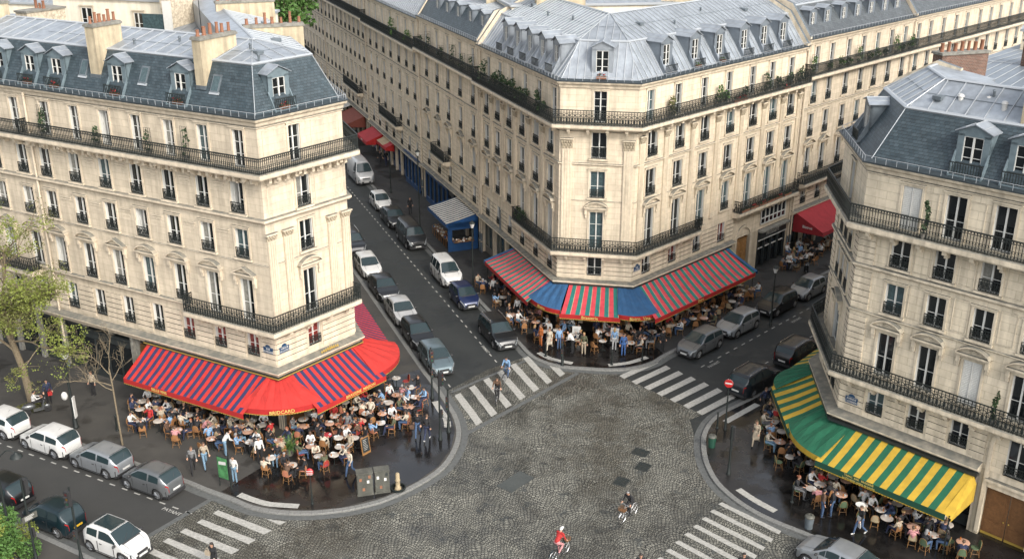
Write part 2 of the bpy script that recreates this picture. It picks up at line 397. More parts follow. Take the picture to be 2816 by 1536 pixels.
# pavements: plan outlines (outer kerb line first)
kA = [off((-18.3, 50.34), -61.5, 110), off((-18.3, 50.34), -61.5, 30), (-18.3, 50.34), (-16.94, 49.5), (-15.22, 48.53), (-13.94, 47.74), (-12.39, 47.29), (-10.59, 47.22), (-9.0, 47.5), (-8.0, 47.85), (-6.68, 48.57), (-4.98, 50.17), (-3.8, 51.87), (-3.2, 53.93), (-3.07, 56.0), (-3.5, 58.2), (-4.73, 61.47), (-6.0, 64.5), off((-6.0, 64.5), -21.2, 30), off((-6.0, 64.5), -21.2, 120)]
kB = [off((.65, 67.8), -21.2, 130), off((.65, 67.8), -21.2, 30), off((.65, 67.8), -21.2, 6), (.65, 67.8), (.95, 67.0), (1.46, 66.05), (2.38, 65.18), (3.5, 64.65), (4.95, 64.38), (6.3, 64.2), (7.69, 64.26), (9.0, 64.75), (9.9, 65.4), off((11.2, 66.9), 224.5, .6), off((11.2, 66.9), 44.5, 30), off((11.2, 66.9), 44.5, 110)]
kC = [off((16.26, 61.14), 44.5, 110), off((16.26, 61.14), 44.5, 20), (16.26, 61.14), (13.29, 58.57), (12.23, 57.35), (11.46, 55.69), (11.13, 54.11), (11.01, 52.3), (11.24, 50.29), (11.94, 48.57), (12.89, 47.19), (13.95, 46.18), (15.38, 45.0), off((15.38, 45.0), 135.5, 12), off((15.38, 45.0), 135.5, 60)]
def smooth_pl(pts, n=3):
    out = [pts[0]]
    P = [pts[0]]+list(pts)+[pts[-1]]
    for i in range(1, len(P)-2):
        p0, p1, p2, p3 = P[i-1], P[i], P[i+1], P[i+2]
        if math.dist(p1, p2) > 6: out.append(p2); continue
        # damp tangents next to the long straight runs
        def tn(a, b, c): 
            d = min(math.dist(a, b), math.dist(b, c)); l = math.dist(a, c) or 1
            return ((c[0]-a[0])/l*d, (c[1]-a[1])/l*d)
        t1 = tn(p0, p1, p2); t2 = tn(p1, p2, p3)
        for k in range(1, n+1):
            t = k/n; a = 2*t**3-3*t**2+1; b = t**3-2*t**2+t; c = -2*t**3+3*t**2; d = t**3-t**2
            out.append(tuple(a*p1[j]+b*t1[j]+c*p2[j]+d*t2[j] for j in (0, 1)))
    return out
KZ = .12
def pavement(name, k, back, m, side):
    k = smooth_pl(k)
    ins = [(p[0]+mm[0]*.30*side, p[1]+mm[1]*.30*side) for p, mm in zip(k, mitres(k))]
    g = MB(); g.prism(ins+back, -.01, KZ-.004); struct(name, g, [m])
    g = MB(); g.sweep(k, [(0, -.01), (0, KZ-.02), (.02*side, KZ), (.30*side, KZ), (.30*side, -.01)])
    o = struct('kerb', g, ['granite'])
    g = MB()
    s = 0
    for a, b in zip(k, k[1:]):      # joints between kerb stones
        L = math.dist(a, b)
        if L > 40: continue
        f = Fr(a, b); nj = max(1, round(L/1.0))
        for q in range(nj): g.fbox(f, q*L/nj, q*L/nj+.018, -.004*side if side > 0 else -.304, .304 if side > 0 else .004, KZ-.03, KZ+.002)
    struct('kerb_joints', g, ['granite_dark'])
    g = MB(); g.sweep(k, [(-.02*side, .013), (-.42*side, .013)]); struct('gutter_strip', g, ['granite_dark'])
    return k
pavement('pavement_left', kA, [(-120, 185)], 'pavement_dry', -1)
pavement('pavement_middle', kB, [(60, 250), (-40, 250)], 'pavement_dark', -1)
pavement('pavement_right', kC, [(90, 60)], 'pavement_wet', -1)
kS = [off((-25.13, 46.07), -60, 90), off((-25.13, 46.07), -60, 20), (-25.13, 46.07), (-21.17, 43.76), (-19.6, 42.6), (-19.3, 41), (-20, 39)]
kS = list(reversed(kS))
pavement('pavement_near', kS, [off(kS[-1], 212, 30), (-60, 30)], 'pavement_dry', -1)
# darker wet asphalt on the rounded tip of the left pavement
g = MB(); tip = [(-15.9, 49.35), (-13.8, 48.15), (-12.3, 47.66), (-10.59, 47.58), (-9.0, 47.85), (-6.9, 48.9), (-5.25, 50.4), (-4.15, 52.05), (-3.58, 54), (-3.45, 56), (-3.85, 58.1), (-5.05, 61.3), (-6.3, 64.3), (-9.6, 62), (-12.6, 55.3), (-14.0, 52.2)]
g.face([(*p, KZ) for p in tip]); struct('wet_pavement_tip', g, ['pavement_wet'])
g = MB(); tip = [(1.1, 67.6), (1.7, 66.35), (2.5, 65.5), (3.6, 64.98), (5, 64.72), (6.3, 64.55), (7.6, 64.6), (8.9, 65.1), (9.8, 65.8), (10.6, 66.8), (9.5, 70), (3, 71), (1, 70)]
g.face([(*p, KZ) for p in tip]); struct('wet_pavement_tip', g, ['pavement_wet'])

# painted markings
def quad(g, q, z): g.face([(*p, z) for p in q])
def worn(g, q, z, n=7):
    # slightly irregular painted bar: ragged edges
    (a, b, c, d) = [Vector(p) for p in q]
    top = [a.lerp(d, t/n) for t in range(n+1)]; bot = [b.lerp(c, t/n) for t in range(n+1)]
    for i in range(1, n): top[i] += Vector((random.uniform(-.012, .012),)*2); bot[i] += Vector((random.uniform(-.012, .012),)*2)
    for i in range(n): g.face([(*top[i], z), (*bot[i], z), (*bot[i+1], z), (*top[i+1], z)])
def crosswalk(first, step, n, name, z=.016, scale=None):
    g = MB()
    for k in range(n):
        worn(g, [(p[0]+step[0]*k, p[1]+step[1]*k) for p in first], z)
    return struct(name, g, ['road_paint'])
crosswalk([(-15.86, 47.41), (-15.66, 47.73), (-12.41, 45.89), (-12.72, 45.53)], (-.63, -.83), 7, 'zebra_crossing')
crosswalk([(-3.72, 60.72), (-3.36, 61.10), (-1.82, 57.26), (-2.18, 56.80)], (.90, 1.10), 7, 'zebra_crossing')
crosswalk([(7.22, 63.56), (7.49, 63.12), (10.10, 65.50), (9.84, 65.96)], (.73, -.835), 7, 'zebra_crossing')
crosswalk([(11.08, 48.28), (11.33, 48.48), (13.90, 45.83), (13.70, 45.55)], (-.565, -.69), 9, 'zebra_crossing')
g = MB(); quad(g, [(-12.95, 46.92), (-11.8, 46.67), (-12.09, 46.37)], .016); struct('road_arrow', g, ['road_paint'])
def arcband(name, pts, w):
    g = MB(); g.sweep(smooth_pl(pts, 4), [(-w/2, KZ+.006), (w/2, KZ+.006)]); struct(name, g, ['road_paint'])
arcband('crossing_strip', [(-14.85, 49.06), (-13.9, 48.50), (-12.98, 48.12), (-11.39, 47.93)], .42)
arcband('crossing_strip', [(-4.92, 59.72), (-4.45, 58.4), (-4.05, 57.4), (-3.92, 56.4)], .42)
arcband('crossing_strip', [(1.87, 66.95), (2.7, 65.95), (4.16, 65.22)], .40)
arcband('crossing_strip', [(6.6, 64.95), (8.0, 65.3), (9.4, 66.2)], .40)
arcband('crossing_strip', [(12.42, 49.58), (13.1, 48.5), (13.97, 47.45)], .42)
arcband('crossing_strip', [(13.12, 57.05), (15.6, 59.35)], .42)
def dashes(name, p, a, n, gap, w=.09, l=.42):
    g = MB()
    for k in range(n):
        q = off(p, a, k*gap); f = Fr(q, off(q, a, 1)); quad(g, [f.P(0, 0, 0)[:2], f.P(l, 0, 0)[:2], f.P(l, w, 0)[:2], f.P(0, w, 0)[:2]], .012)
    struct(name, g, ['road_paint'])
dashes('parking_line', off((-17.0, 47.35), -61.5, 0), -61.5, 46, .95)
dashes('parking_line', (-1.1, 65.6), -21.2, 46, 1.05)
dashes('parking_line', (-4.1, 61.9), -21.2, 40, 1.05)
dashes('parking_line', (12.9, 64.9), 44.5, 36, 1.0)
dashes('parking_line', (14.6, 62.6), 44.5, 30, 1.0)
for (x, y), a in (((-18.1, 47.6), 208.5), ((-1.9, 67.7), 248.8), ((13.9, 65.3), 134.5), ((21.5, 72.9), 134.5)):
    f = az(a); t = text('PAYANT', .34, 'road_paint', (x, y, .013), (0, 0, 1), None, 'parking_lettering', ext=.002, spin=rad(180-a)); t['kind'] = 'structure'
# inspection covers and patches in the setts
def cover(x, y, w, l, a, label):
    w *= .8; l *= .8
    f = Fr(off((x, y), a, -l/2), off((x, y), a, l/2)); g = MB()
    g.fbox(f, 0, l, -w/2, w/2, .0, .018, 0)
    g.fbox(f, .06, l-.06, -w/2+.06, w/2-.06, .0, .022, 1)
    for k in range(5): g.fbox(f, .1+k*(l-.2)/5, .13+k*(l-.2)/5, -w/2+.08, w/2-.08, .0, .026, 0)
    o = g.build('manhole_cover', ['shop_black', 'iron'], None, (x, y, 0)); tag(o, label, 'manhole cover', 'inspection covers in the cobbles')
cover(7.49, 52.07, 1.0, 1.1, 30, 'dark square cover in the cobbles nearest the crossing beside the green awning')
cover(6.1, 50.51, 1.0, 1.1, 30, 'dark square cover in the cobbles between the other cover and the grey-haired cyclist')
cover(7.51, 53.64, 1.2, 1.0, 30, 'outlined square cover farthest from the cyclists in the middle of the cobbles')
for (x, y, w, l) in ((.2, 50.5, 1.3, 2.0),):
    f = Fr(off((x, y), 40, -l/2), off((x, y), 40, l/2)); g = MB()
    pts = [f.P(l*t, w/2*random.uniform(.8, 1), .014) for t in (0, .3, .7, 1)]+[f.P(l*t, -w/2*random.uniform(.8, 1), .014) for t in (1, .6, .2, 0)]
    g.face(pts); struct('asphalt_patch', g, ['patch'])
# ------------------------------------------------------------------ iron railings
def railing(mb, pts, z0, h, style='bars', pitch=.14, closed_ends=False):
    """pts: plan polyline of the rail line"""
    mb.sweep(pts, [(-.035, z0+h-.045), (.035, z0+h-.045), (.035, z0+h), (-.035, z0+h)], 0, closed=True)
    mb.sweep(pts, [(-.015, z0+.06), (.015, z0+.06), (.015, z0+.09), (-.015, z0+.09)], 0, closed=True)
    if style != 'plain': mb.sweep(pts, [(-.012, z0+h-.20), (.012, z0+h-.20), (.012, z0+h-.175), (-.012, z0+h-.175)], 0, closed=True)
    for a, b in zip(pts, pts[1:]):
        f = Fr(a, b)
        if style == 'scroll':
            n = max(1, round(f.L/.38)); st = f.L/n
            for k in range(n):
                c = (k+.5)*st
                mb.fbox(f, k*st-.018, k*st+.018, -.018, .018, z0, z0+h); mb.fbox(f, k*st+st*.5-.018, k*st+st*.5+.018, -.012, .012, z0, z0+h)
                for (cx, cz, rx, rz_) in ((c-.1, .30, .085, .17), (c+.1, .30, .085, .17), (c, .62, .16, .11), (c, .30, .05, .16)):
                    q = [f.P(cx+rx*cos(t*pi/4), 0, z0+(cz+rz_*sin(t*pi/4))*h/1.0) for t in range(8)]
                    for i in range(8): mb.tube(q[i], q[(i+1) % 8], .025, n=3, cap=False)
                mb.tube(f.P(c, 0, z0+.08), f.P(c, 0, z0+h*.9), .012, n=3, cap=False)
        else:
            n = max(1, round(f.L/pitch)); st = f.L/n
            for k in range(n+1):
                mb.fbox(f, k*st-.014, k*st+.014, -.014, .014, z0+.03, z0+h-.02)
                if style == 'bars' and k < n:
                    c = (k+.5)*st; r = st*.42
                    for zc, rr in ((z0+h-.105, .055), (z0+h*.42, .07), (z0+h*.17, .06)):
                        q = [f.P(c+r*cos(t*pi/3), 0, zc+rr*sin(t*pi/3)) for t in range(6)]
                        for i in range(6): mb.tube(q[i], q[(i+1) % 6], .013, n=3, cap=False)

# ------------------------------------------------------------------ window kit (shared meshes)
WC = {}
TRM = {'limestone': 'trim', 'limestone_warm': 'trim_warm', 'limestone_grey': 'trim_grey', 'render_wall': 'trim'}
def win_mesh(w, h, kind, trim, surround=True, depth=.2, bars=1):
    k = ('w', round(w, 2), round(h, 2), kind, trim, surround, bars)
    if k in WC: return WC[k]
    g = MB(); fr = .04
    y0, y1 = depth-.05, depth+.02
    glass = {'dark': 2, 'sheer': 3, 'curtain': 4, 'red': 5}.get(kind, 2)
    if kind == 'shutter':
        g.box(-w/2, w/2, .05, .09, 0, h, 1)
        n = int(h/.09)
        for sx in (-1, 1):
            for i in range(n): g.box(min(sx*.04, sx*(w/2-.05)), max(sx*.04, sx*(w/2-.05)), .02, .055, i*h/n+.015, (i+.62)*h/n, 1)
        g.box(-.02, .02, .0, .06, 0, h, 1)
    else:
        g.box(-w/2, w/2, y0, y1, 0, .06, 1); g.box(-w/2, w/2, y0, y1, h-fr, h, 1)
        for sx in (-1, 1): g.box(*(sorted((sx*w/2, sx*(w/2-fr)))), y0, y1, .06, h-fr, 1)
        if kind == 'open':      # one leaf swung into the room
            g.box(.005, .055, y0-.02, y1, .06, h-fr, 1); g.box(-w/2+.05, -w/2+.09, y1, y1+.42, .06, h-fr, 1)
            g.face([(-w/2+fr, y1+.3, .0), (.01, y1+.3, .0), (.01, y1+.3, h), (-w/2+fr, y1+.3, h)], 2)  # no pane here: the room's darkness is painted as a black sheet
        else: g.box(-.042, .042, y0-.02, y1, .06, h-fr, 1)
        for b in range(bars):
            zz = .06+(h-.11)*((b+1)/(bars+1)) if bars > 1 else h*.42
            if kind != 'open': g.box(-w/2+fr, -.055, y0+.015, y1-.01, zz-.015, zz+.015, 1)
            g.box(.055, w/2-fr, y0+.015, y1-.01, zz-.015, zz+.015, 1)
        xl = .0 if kind == 'open' else -w/2
        g.face([(xl, y1-.03, 0), (w/2, y1-.03, 0), (w/2, y1-.03, h), (xl, y1-.03, h)], glass)
        if kind == 'curtain':   # one leaf curtained, one dark
            g.face([(.06, y1-.034, .08), (w/2-fr, y1-.034, .08), (w/2-fr, y1-.034, h-fr), (.06, y1-.034, h-fr)], 2)
        if w > .7:              # shutter leaves folded back into the reveal
            for sx in (-1, 1): g.box(*(sorted((sx*w/2, sx*(w/2-.035)))), .03, y0-.01, .02, h-.02, 1)
    if surround:
        t = .13
        for sx in (-1, 1): g.box(*(sorted((sx*(w/2+.005), sx*(w/2+t)))), -.05, .01, 0, h, 0)
        g.box(-w/2-t, w/2+t, -.055, .01, h+.003, h+t, 0)
        g.box(-w/2-t-.05, w/2+t+.05, -.12, .01, h+t, h+t+.06, 0)
        g.box(-w/2-t-.04, w/2+t+.04, -.14, .01, -.13, -.003, 0)
        g.box(-w/2, w/2, -.02, depth, -.05, -.001, 0)
    WC[k] = g.mesh('window', [trim, 'white_paint', 'glass_dark', 'glass_sheer', 'glass_curtain', 'glass_red'])
    return WC[k]
def guard_mesh(w, h, style):
    k = ('g', round(w, 2), h, style)
    if k in WC: return WC[k]
    g = MB(); p = [(-w/2, -.05), (w/2, -.05)]
    if style == 'rail':
        for z in (.10, .45, h): g.box(-w/2, w/2, -.065, -.035, z-.02, z+.02)
        for i in range(9): x = -w/2+w*i/8; g.box(x-.01, x+.01, -.06, -.04, .1, h)
    else:
        g.box(-w/2, w/2, -.075, -.035, h-.03, h+.01); g.box(-w/2, w/2, -.06, -.04, .04, .07); g.box(-w/2, w/2, -.06, -.04, h-.17, h-.15)
        n = 8
        for i in range(n+1): x = -w/2+w*i/n; g.box(x-.013, x+.013, -.06, -.045, .04, h)
        for i in range(n//2):
            cx = -w/2+w*(2*i+1)/n
            for zc, rx, rz_ in ((h*.38, .09, .15), (h*.66, .06, .07)):
                q = [(cx+rx*cos(t*pi/4), -.06, zc+rz_*sin(t*pi/4)) for t in range(8)]
                for j in range(8): g.tube(q[j], q[(j+1) % 8], .018, n=3, cap=False)
        if style == 'belly':
            for i in range(n): x = -w/2+w*(i+.5)/n; g.tube((x, -.06, .08), (x, -.14, h*.35), .01, n=3); g.tube((x, -.14, h*.35), (x, -.06, h*.8), .01, n=3)
    WC[k] = g.mesh('window_guard', ['iron'])
    return WC[k]
def ped_mesh(w, kind, trim):
    k = ('p', round(w, 2), kind, trim)
    if k in WC: return WC[k]
    g = MB(); W = w/2+.38; hh = .42
    g.box(-W, W, -.30, 0, 0, .09)
    g.box(-W+.06, W-.06, -.22, 0, -.10, 0)
    n = 12 if kind == 'arc' else 2
    def top(t): return (hh*(1-(2*t-1)**2)**.75 if kind == 'arc' else hh*(1-abs(2*t-1)))+.02
    for i in range(n):
        t0, t1 = i/n, (i+1)/n; x0, x1 = -W+2*W*t0, -W+2*W*t1; z0, z1 = .09+top(t0), .09+top(t1)
        g.hexa([(x0,-.32,z0-.08),(x1,-.32,z1-.08),(x1,0,z1-.08),(x0,0,z0-.08),(x0,-.32,z0),(x1,-.32,z1),(x1,0,z1),(x0,0,z0)])
        g.hexa([(x0,-.12,.09),(x1,-.12,.09),(x1,0,.09),(x0,0,.09),(x0,-.12,z0-.08),(x1,-.12,z1-.08),(x1,0,z1-.08),(x0,0,z0-.08)])
    for sx in (-1, 1):      # consoles
        c = sx*(w/2+.24)
        g.box(c-.09, c+.09, -.20, 0, -.45, -.10); g.box(c-.07, c+.07, -.12, 0, -.72, -.45)
    for i in range(5): g.ell((-.2+.1*i, -.13, .20+.05*(2-abs(2-i))), (.06, .05, .06), 6, 4)
    WC[k] = g.mesh('pediment', [trim])
    return WC[k]

class Bld:
    def __init__(b, name, label, cat, pts, L, wall='limestone', org=None, group=None):
        b.pts = pts; b.fr = [Fr(p, q) for p, q in zip(pts, pts[1:])]; b.open = [[] for _ in b.fr]; b.lv = L; b.wall = wall; b.trim = TRM[wall]
        o = org or pts[len(pts)//2]
        b.root = empty(name, (o[0], o[1], 0), 0, label, cat, group)
        b.tr = MB()          # stone trim of the walls
    def at(b, i, s, d, z, me, name, parent=None, rz=0):
        f = b.fr[i]; p = f.P(s, d, z); R = b.root.location
        if parent is None: return link(name, me, b.root, (p[0]-R[0], p[1]-R[1], z), f.rz+rz)
    def win(b, i, s, z0, z1, w, kind='dark', guard=None, ped=None, surround=True, gh=.62, bars=1):
        b.open[i].append((s-w/2, s+w/2, z0, z1))
        o = b.at(i, s, 0, z0, win_mesh(w, z1-z0, kind, b.trim, surround, bars=bars), 'window')
        if guard: c = link('window_guard', guard_mesh(w, gh, guard), o)
        if ped: c = link('pediment', ped_mesh(w, ped, b.trim), o, (0, 0, z1-z0+.30))
        return o
    def walls(b, z0, z1, back=8., depth=.22):
        g = MB(); R = b.root.location
        for i, f in enumerate(b.fr):
            ops = [o for o in b.open[i] if o[3] > z0 and o[2] < z1]
            zs = sorted({z0, z1, *[o[2] for o in ops], *[o[3] for o in ops]})
            for za, zb in zip(zs, zs[1:]):
                if zb-za < 1e-5: continue
                act = sorted([o for o in ops if o[2] <= za+1e-6 and o[3] >= zb-1e-6]); s = 0
                for o in act+[(f.L, f.L, 0, 0)]:
                    if o[0] > s+1e-5: g.face([f.P(s,0,za), f.P(o[0],0,za), f.P(o[0],0,zb), f.P(s,0,zb)], 0, [(s,za),(o[0],za),(o[0],zb),(s,zb)])
                    s = max(s, o[1])
            for o in ops:
                a, c, zl, zh = o
                for q in (((a,0,zl),(a,-depth,zl),(a,-depth,zh),(a,0,zh)), ((c,0,zl),(c,0,zh),(c,-depth,zh),(c,-depth,zl)),
                          ((a,0,zh),(a,-depth,zh),(c,-depth,zh),(c,0,zh)), ((a,0,zl),(c,0,zl),(c,-depth,zl),(a,-depth,zl))):
                    g.face([f.P(*p) for p in q], 1)
        # back wall so the block is a solid from other sides
        g.sweep(b.pts, [(-back, z0), (-back, z1)], 2)
        for k, fi, s in ((0, 0, 0), (1, -1, b.fr[-1].L)):
            f = b.fr[fi]; g.face([f.P(s,0,z0), f.P(s,-back,z0), f.P(s,-back,z1), f.P(s,0,z1)], 2)
        g.build('wall', [b.wall, b.trim, 'render_wall'], b.root)
    def course(b, prof, i0=0, s0=0, i1=None, s1=None, mb=None, m=0, caps=True):
        (mb or b.tr).sweep(b.sub(i0, s0, i1, s1), prof, m, closed=True)
    def sub(b, i0=0, s0=0, i1=None, s1=None):
        if i1 is None: i1 = len(b.fr)-1
        if s1 is None: s1 = b.fr[i1].L
        p = [b.fr[i0].P(s0, 0, 0)[:2]]+[b.pts[k] for k in range(i0+1, i1+1)]+[b.fr[i1].P(s1, 0, 0)[:2]]
        return p
    def rustic(b, i, z0, z1, s0=0, s1=None, step=.36, mg=.16):
        f = b.fr[i]; s1 = f.L if s1 is None else s1; n = round((z1-z0)/step); st = (z1-z0)/n
        for k in range(n):
            za, zb = z0+k*st+.028, z0+(k+1)*st-.028
            act = sorted([o for o in b.open[i] if o[2]-mg < zb and o[3]+mg > za]); s = s0
            for o in act+[(s1+mg, s1+mg, 0, 0)]:
                if s >= s1: break
                if o[0]-mg > s+.05: b.tr.fbox(f, s+.001, min(s1, o[0]-mg), 0, .06, za, zb)
                s = max(s, o[1]+mg)
    def pilaster(b, i, s, w, z0, z1, cap=.5):
        f = b.fr[i]; t = b.tr
        t.fbox(f, s-w/2, s+w/2, 0, .10, z0+.35, z1-cap)
        n = 4
        for k in range(n): c = s-w/2+w*(k+.5)/n; t.fbox(f, c-w*.07, c+w*.07, .1, .13, z0+.5, z1-cap-.12)
        t.fbox(f, s-w/2-.05, s+w/2+.05, 0, .16, z0, z0+.22); t.fbox(f, s-w/2-.02, s+w/2+.02, 0, .13, z0+.22, z0+.35)
        if cap > .1:
            t.fbox(f, s-w/2-.12, s+w/2+.12, 0, .24, z1-.09, z1); t.fbox(f, s-w/2-.04, s+w/2+.04, 0, .11, z1-cap, z1-.09, 1)
            for r in range(3):
                for k in range(3+r):
                    c = s-w/2-.04*r+(w+.08*r)*(k+.5)/(3+r); p = f.P(c, .12+.03*r, z1-cap+.08+r*(cap-.14)/3)
                    t.ell(p, (.075, .075, .085), 5, 3, 1)
    def dentils(b, z0, h, d0, d1, pitch, w, i0=0, s0=0, i1=None, s1=None):
        pts = b.sub(i0, s0, i1, s1)
        for a, c in zip(pts, pts[1:]):
            f = Fr(a, c); n = max(1, int(f.L/pitch)); st = f.L/n
            for k in range(n): b.tr.fbox(f, (k+.5)*st-w/2, (k+.5)*st+w/2, d0, d1, z0, z0+h)
    def balcony(b, zb, zt, i0, s0, i1, s1, out=.75, h=.95, style='bars', name='balcony', corbels=True, pitch=.14):
        sl = MB(); pts = b.sub(i0, s0, i1, s1)
        sl.sweep(pts, [(0.002, zb-.12), (out*.55, zb-.10), (out*.7, zb), (out, zb+.03), (out+.03, zb+.10), (out+.03, zt-.04), (out-.02, zt), (.002, zt)], 0, closed=True)
        if corbels:
            for a, c in zip(pts, pts[1:]):
                f = Fr(a, c); n = max(1, int(f.L/1.3)); st = f.L/n
                for k in range(n):
                    q = (k+.5)*st; sl.fbox(f, q-.11, q+.11, .002, out*.75, zb-.22, zb-.02); sl.fbox(f, q-.09, q+.09, .002, out*.4, zb-.45, zb-.2)
        o = sl.build(name, [b.trim], b.root)
        g = MB(); ms = mitres(pts); rp = [(p[0]+m_[0]*(out-.07), p[1]+m_[1]*(out-.07)) for p, m_ in zip(pts, ms)]
        g_pts = [pts[0]]+rp+[pts[-1]] if name != 'long' else rp
        railing(g, g_pts, zt, h, style, pitch)
        R = b.root.location
        r = link('railing', g.mesh('railing', ['iron'], tuple(R)), o)
        return o
    def roof(b, zg, zm, inm, zr, inr, slate='slate', top='zinc', seams=.62, mseams=False, tail=1.3, tz=.35, out=.28, back=None):
        pts = b.pts; ms = mitres(pts)
        g = MB(); g.sweep(pts, [(.02, zg-.42), (.10, zg-.40), (.14, zg-.22), (out, zg-.14), (out+.05, zg-.04), (out+.05, zg), (.0, zg), (0.0, zg-.3)], 0, closed=True); g.build('cornice', [b.trim], b.root)
        g = MB(); g.sweep(pts, [(out+.04, zg+.003), (out+.10, zg+.03), (out+.10, zg+.10), (out+.04, zg+.10), (out, zg+.04), (-.02, zg+.05)], 2)
        g.sweep(pts, [(out-.05, zg+.05), (-.12, zg+.16)], 2)
        rp = [(p[0]+m_[0]*(out-.02), p[1]+m_[1]*(out-.02)) for p, m_ in zip(pts, ms)]
        g.sweep(rp, [(-.012, zg+.36), (.012, zg+.36), (.012, zg+.385), (-.012, zg+.385)], 0, closed=True)
        for a, c in zip(rp, rp[1:]):
            f = Fr(a, c); n = max(1, int(f.L/.55))
            for k in range(n+1): g.fbox(f, k*f.L/n-.011, k*f.L/n+.011, -.011, .011, zg+.05, zg+.37)
        g.build('gutter', ['zinc_seam', 'lead', 'gutter_dark'], b.root)
        g = MB(); g.sweep(pts, [(-.10, zg+.14), (-inm, zm)], 0)
        mo = g.build('mansard', [slate], b.root)
        g = MB(); g.sweep(pts, [(-inm+.06, zm-.10), (-inm+.11, zm-.02), (-inm+.02, zm+.06), (-inm-.12, zm+.05)], 1)
        g.sweep(pts, [(-inm-.05, zm+.012), (-inr, zr)], 0)
        g.sweep(pts, [(-inr, zr), (-inr-tail, zr-tz), (-inr-tail, zr-tz-1.6)], 0)
        g.sweep(pts, [(-inr+.10, zr+.0), (-inr+.04, zr+.07), (-inr-.04, zr+.07), (-inr-.10, zr-.0)], 1)
        for k in range(1, len(pts)-1):      # hips
            p, m_ = pts[k], ms[k]
            P = lambda d, z: (p[0]+m_[0]*d, p[1]+m_[1]*d, z)
            g.tube(P(-.10, zg+.16), P(-inm, zm+.03), .022, n=5, m=1); g.tube(P(-inm, zm+.05), P(-inr, zr+.05), .028, n=5, m=1)
        for i, f in enumerate(b.fr):        # standing seams
            a = ms[i][0]*f.u[0]+ms[i][1]*f.u[1]; c = ms[i+1][0]*f.u[0]+ms[i+1][1]*f.u[1]
            def lim(s, lo, hi):
                e = hi
                if a < 0 and -a*lo*0+(-a)*hi > s: e = min(e, s/(-a))
                if c > 0 and f.L-c*hi < s: e = min(e, (f.L-s)/c)
                return e
            n = int(f.L/seams)
            for k in range(1, n+1):
                s = k*f.L/(n+1); e = lim(s, inm, inr)
                if e > inm+.1:
                    zz = zm+(zr-zm)*(e-inm)/(inr-inm)
                    p0 = f.P(s, -inm-.02, 0); p1 = f.P(s, -e, 0)
                    g.hexa([f.P(s-.02,-inm,zm),f.P(s+.02,-inm,zm),f.P(s+.02,-e,zz),f.P(s-.02,-e,zz),f.P(s-.02,-inm,zm+.055),f.P(s+.02,-inm,zm+.055),f.P(s+.02,-e,zz+.055),f.P(s-.02,-e,zz+.055)], 1)
                if mseams:
                    e = lim(s, .1, inm); zz = zg+.14+(zm-zg-.14)*(e-.1)/(inm-.1)
                    if e > .3: g.hexa([f.P(s-.02,-.1,zg+.14),f.P(s+.02,-.1,zg+.14),f.P(s+.02,-e,zz),f.P(s-.02,-e,zz),f.P(s-.02,-.03,zg+.16),f.P(s+.02,-.03,zg+.16),f.P(s+.02,-e+.05,zz+.03),f.P(s-.02,-e+.05,zz+.03)], 1)
        g.build('roof_top', [top, 'zinc_seam'], b.root)
        b.rs = (zg, zm, inm, zr, inr)
    def gable(b, i, s, w=.3, rise=.22, m='lead'):
        zg, zm, inm, zr, inr = b.rs; f = b.fr[i]
        pr = [(.22, zg-.3), (.22, zg+.25), (-inm+.2, zm+rise), (-inr, zr+rise), (-inr-1.3, zr-.3+rise), (-inr-1.3, zg-.3)]
        g = MB(); A = [f.P(s-w/2, d, z) for d, z in pr]; C = [f.P(s+w/2, d, z) for d, z in pr]
        n = len(pr); g.face(A, 0); g.face(list(reversed(C)), 0)
        for k in range(n): j = (k+1) % n; g.face([A[k], C[k], C[j], A[j]], 1 if k in (1, 2, 3) else 0)
        g.build('party_wall', [b.trim, m], b.root)
    def dormer(b, i, s, z0, z1, ins, w=.85, roof='zinc', cheek='zinc_dark', loggia=True, flowers=False, peak=.42, kind='dark'):
        """front wall at inset ins"""
        zg, zm, inm, zr, inr = b.rs; f = b.fr[i]; W = w/2+.30
        def slope(z): return .10+(inm-.1)*(z-zg-.14)/(zm-zg-.14)
        bk = max(slope(z1)+.55, ins+.9)
        g = MB()
        # cheeks (triangular walls running back into the slope)
        for sx in (-1, 1):
            x0, x1 = sorted((s+sx*(W-.06), s+sx*W))
            g.hexa([f.P(x0,-ins,z0-.1),f.P(x1,-ins,z0-.1),f.P(x1,-bk,z1-.5),f.P(x0,-bk,z1-.5),f.P(x0,-ins,z1+.18),f.P(x1,-ins,z1+.18),f.P(x1,-bk,z1+.18),f.P(x0,-bk,z1+.18)], 1)
            xa, xb = sorted((s+sx*(w/2), s+sx*W))
            g.fbox(f, xa, xb, -ins-.1, -ins+.03, z0-.1, z1+.1, 1)
            if loggia:     # low sloping side walls down to the gutter
                xa, xb = sorted((s+sx*(W-.02), s+sx*(W+.05)))
                dz = z0-zg-.1
                g.hexa([f.P(xa,.05,zg+.12),f.P(xb,.05,zg+.12),f.P(xb,-ins,z0-.1),f.P(xa,-ins,z0-.1),f.P(xa,.05,zg+.22),f.P(xb,.05,zg+.22),f.P(xb,-ins,z0+.85),f.P(xa,-ins,z0+.85)], 1)
        if loggia: g.hexa([f.P(s-W,.02,zg+.13),f.P(s+W,.02,zg+.13),f.P(s+W,-ins-.02,zg+.13),f.P(s-W,-ins-.02,zg+.13),f.P(s-W,.02,zg+.18),f.P(s+W,.02,zg+.18),f.P(s+W,-ins-.02,max(z0-.02, zg+.19)),f.P(s-W,-ins-.02,max(z0-.02, zg+.19))], 1)
        g.fbox(f, s-W, s+W, -ins-.1, -ins+.03, z1, z1+.2, 1)
        # pediment + little hipped roof with overhang
        e = .14; zt = z1+.2
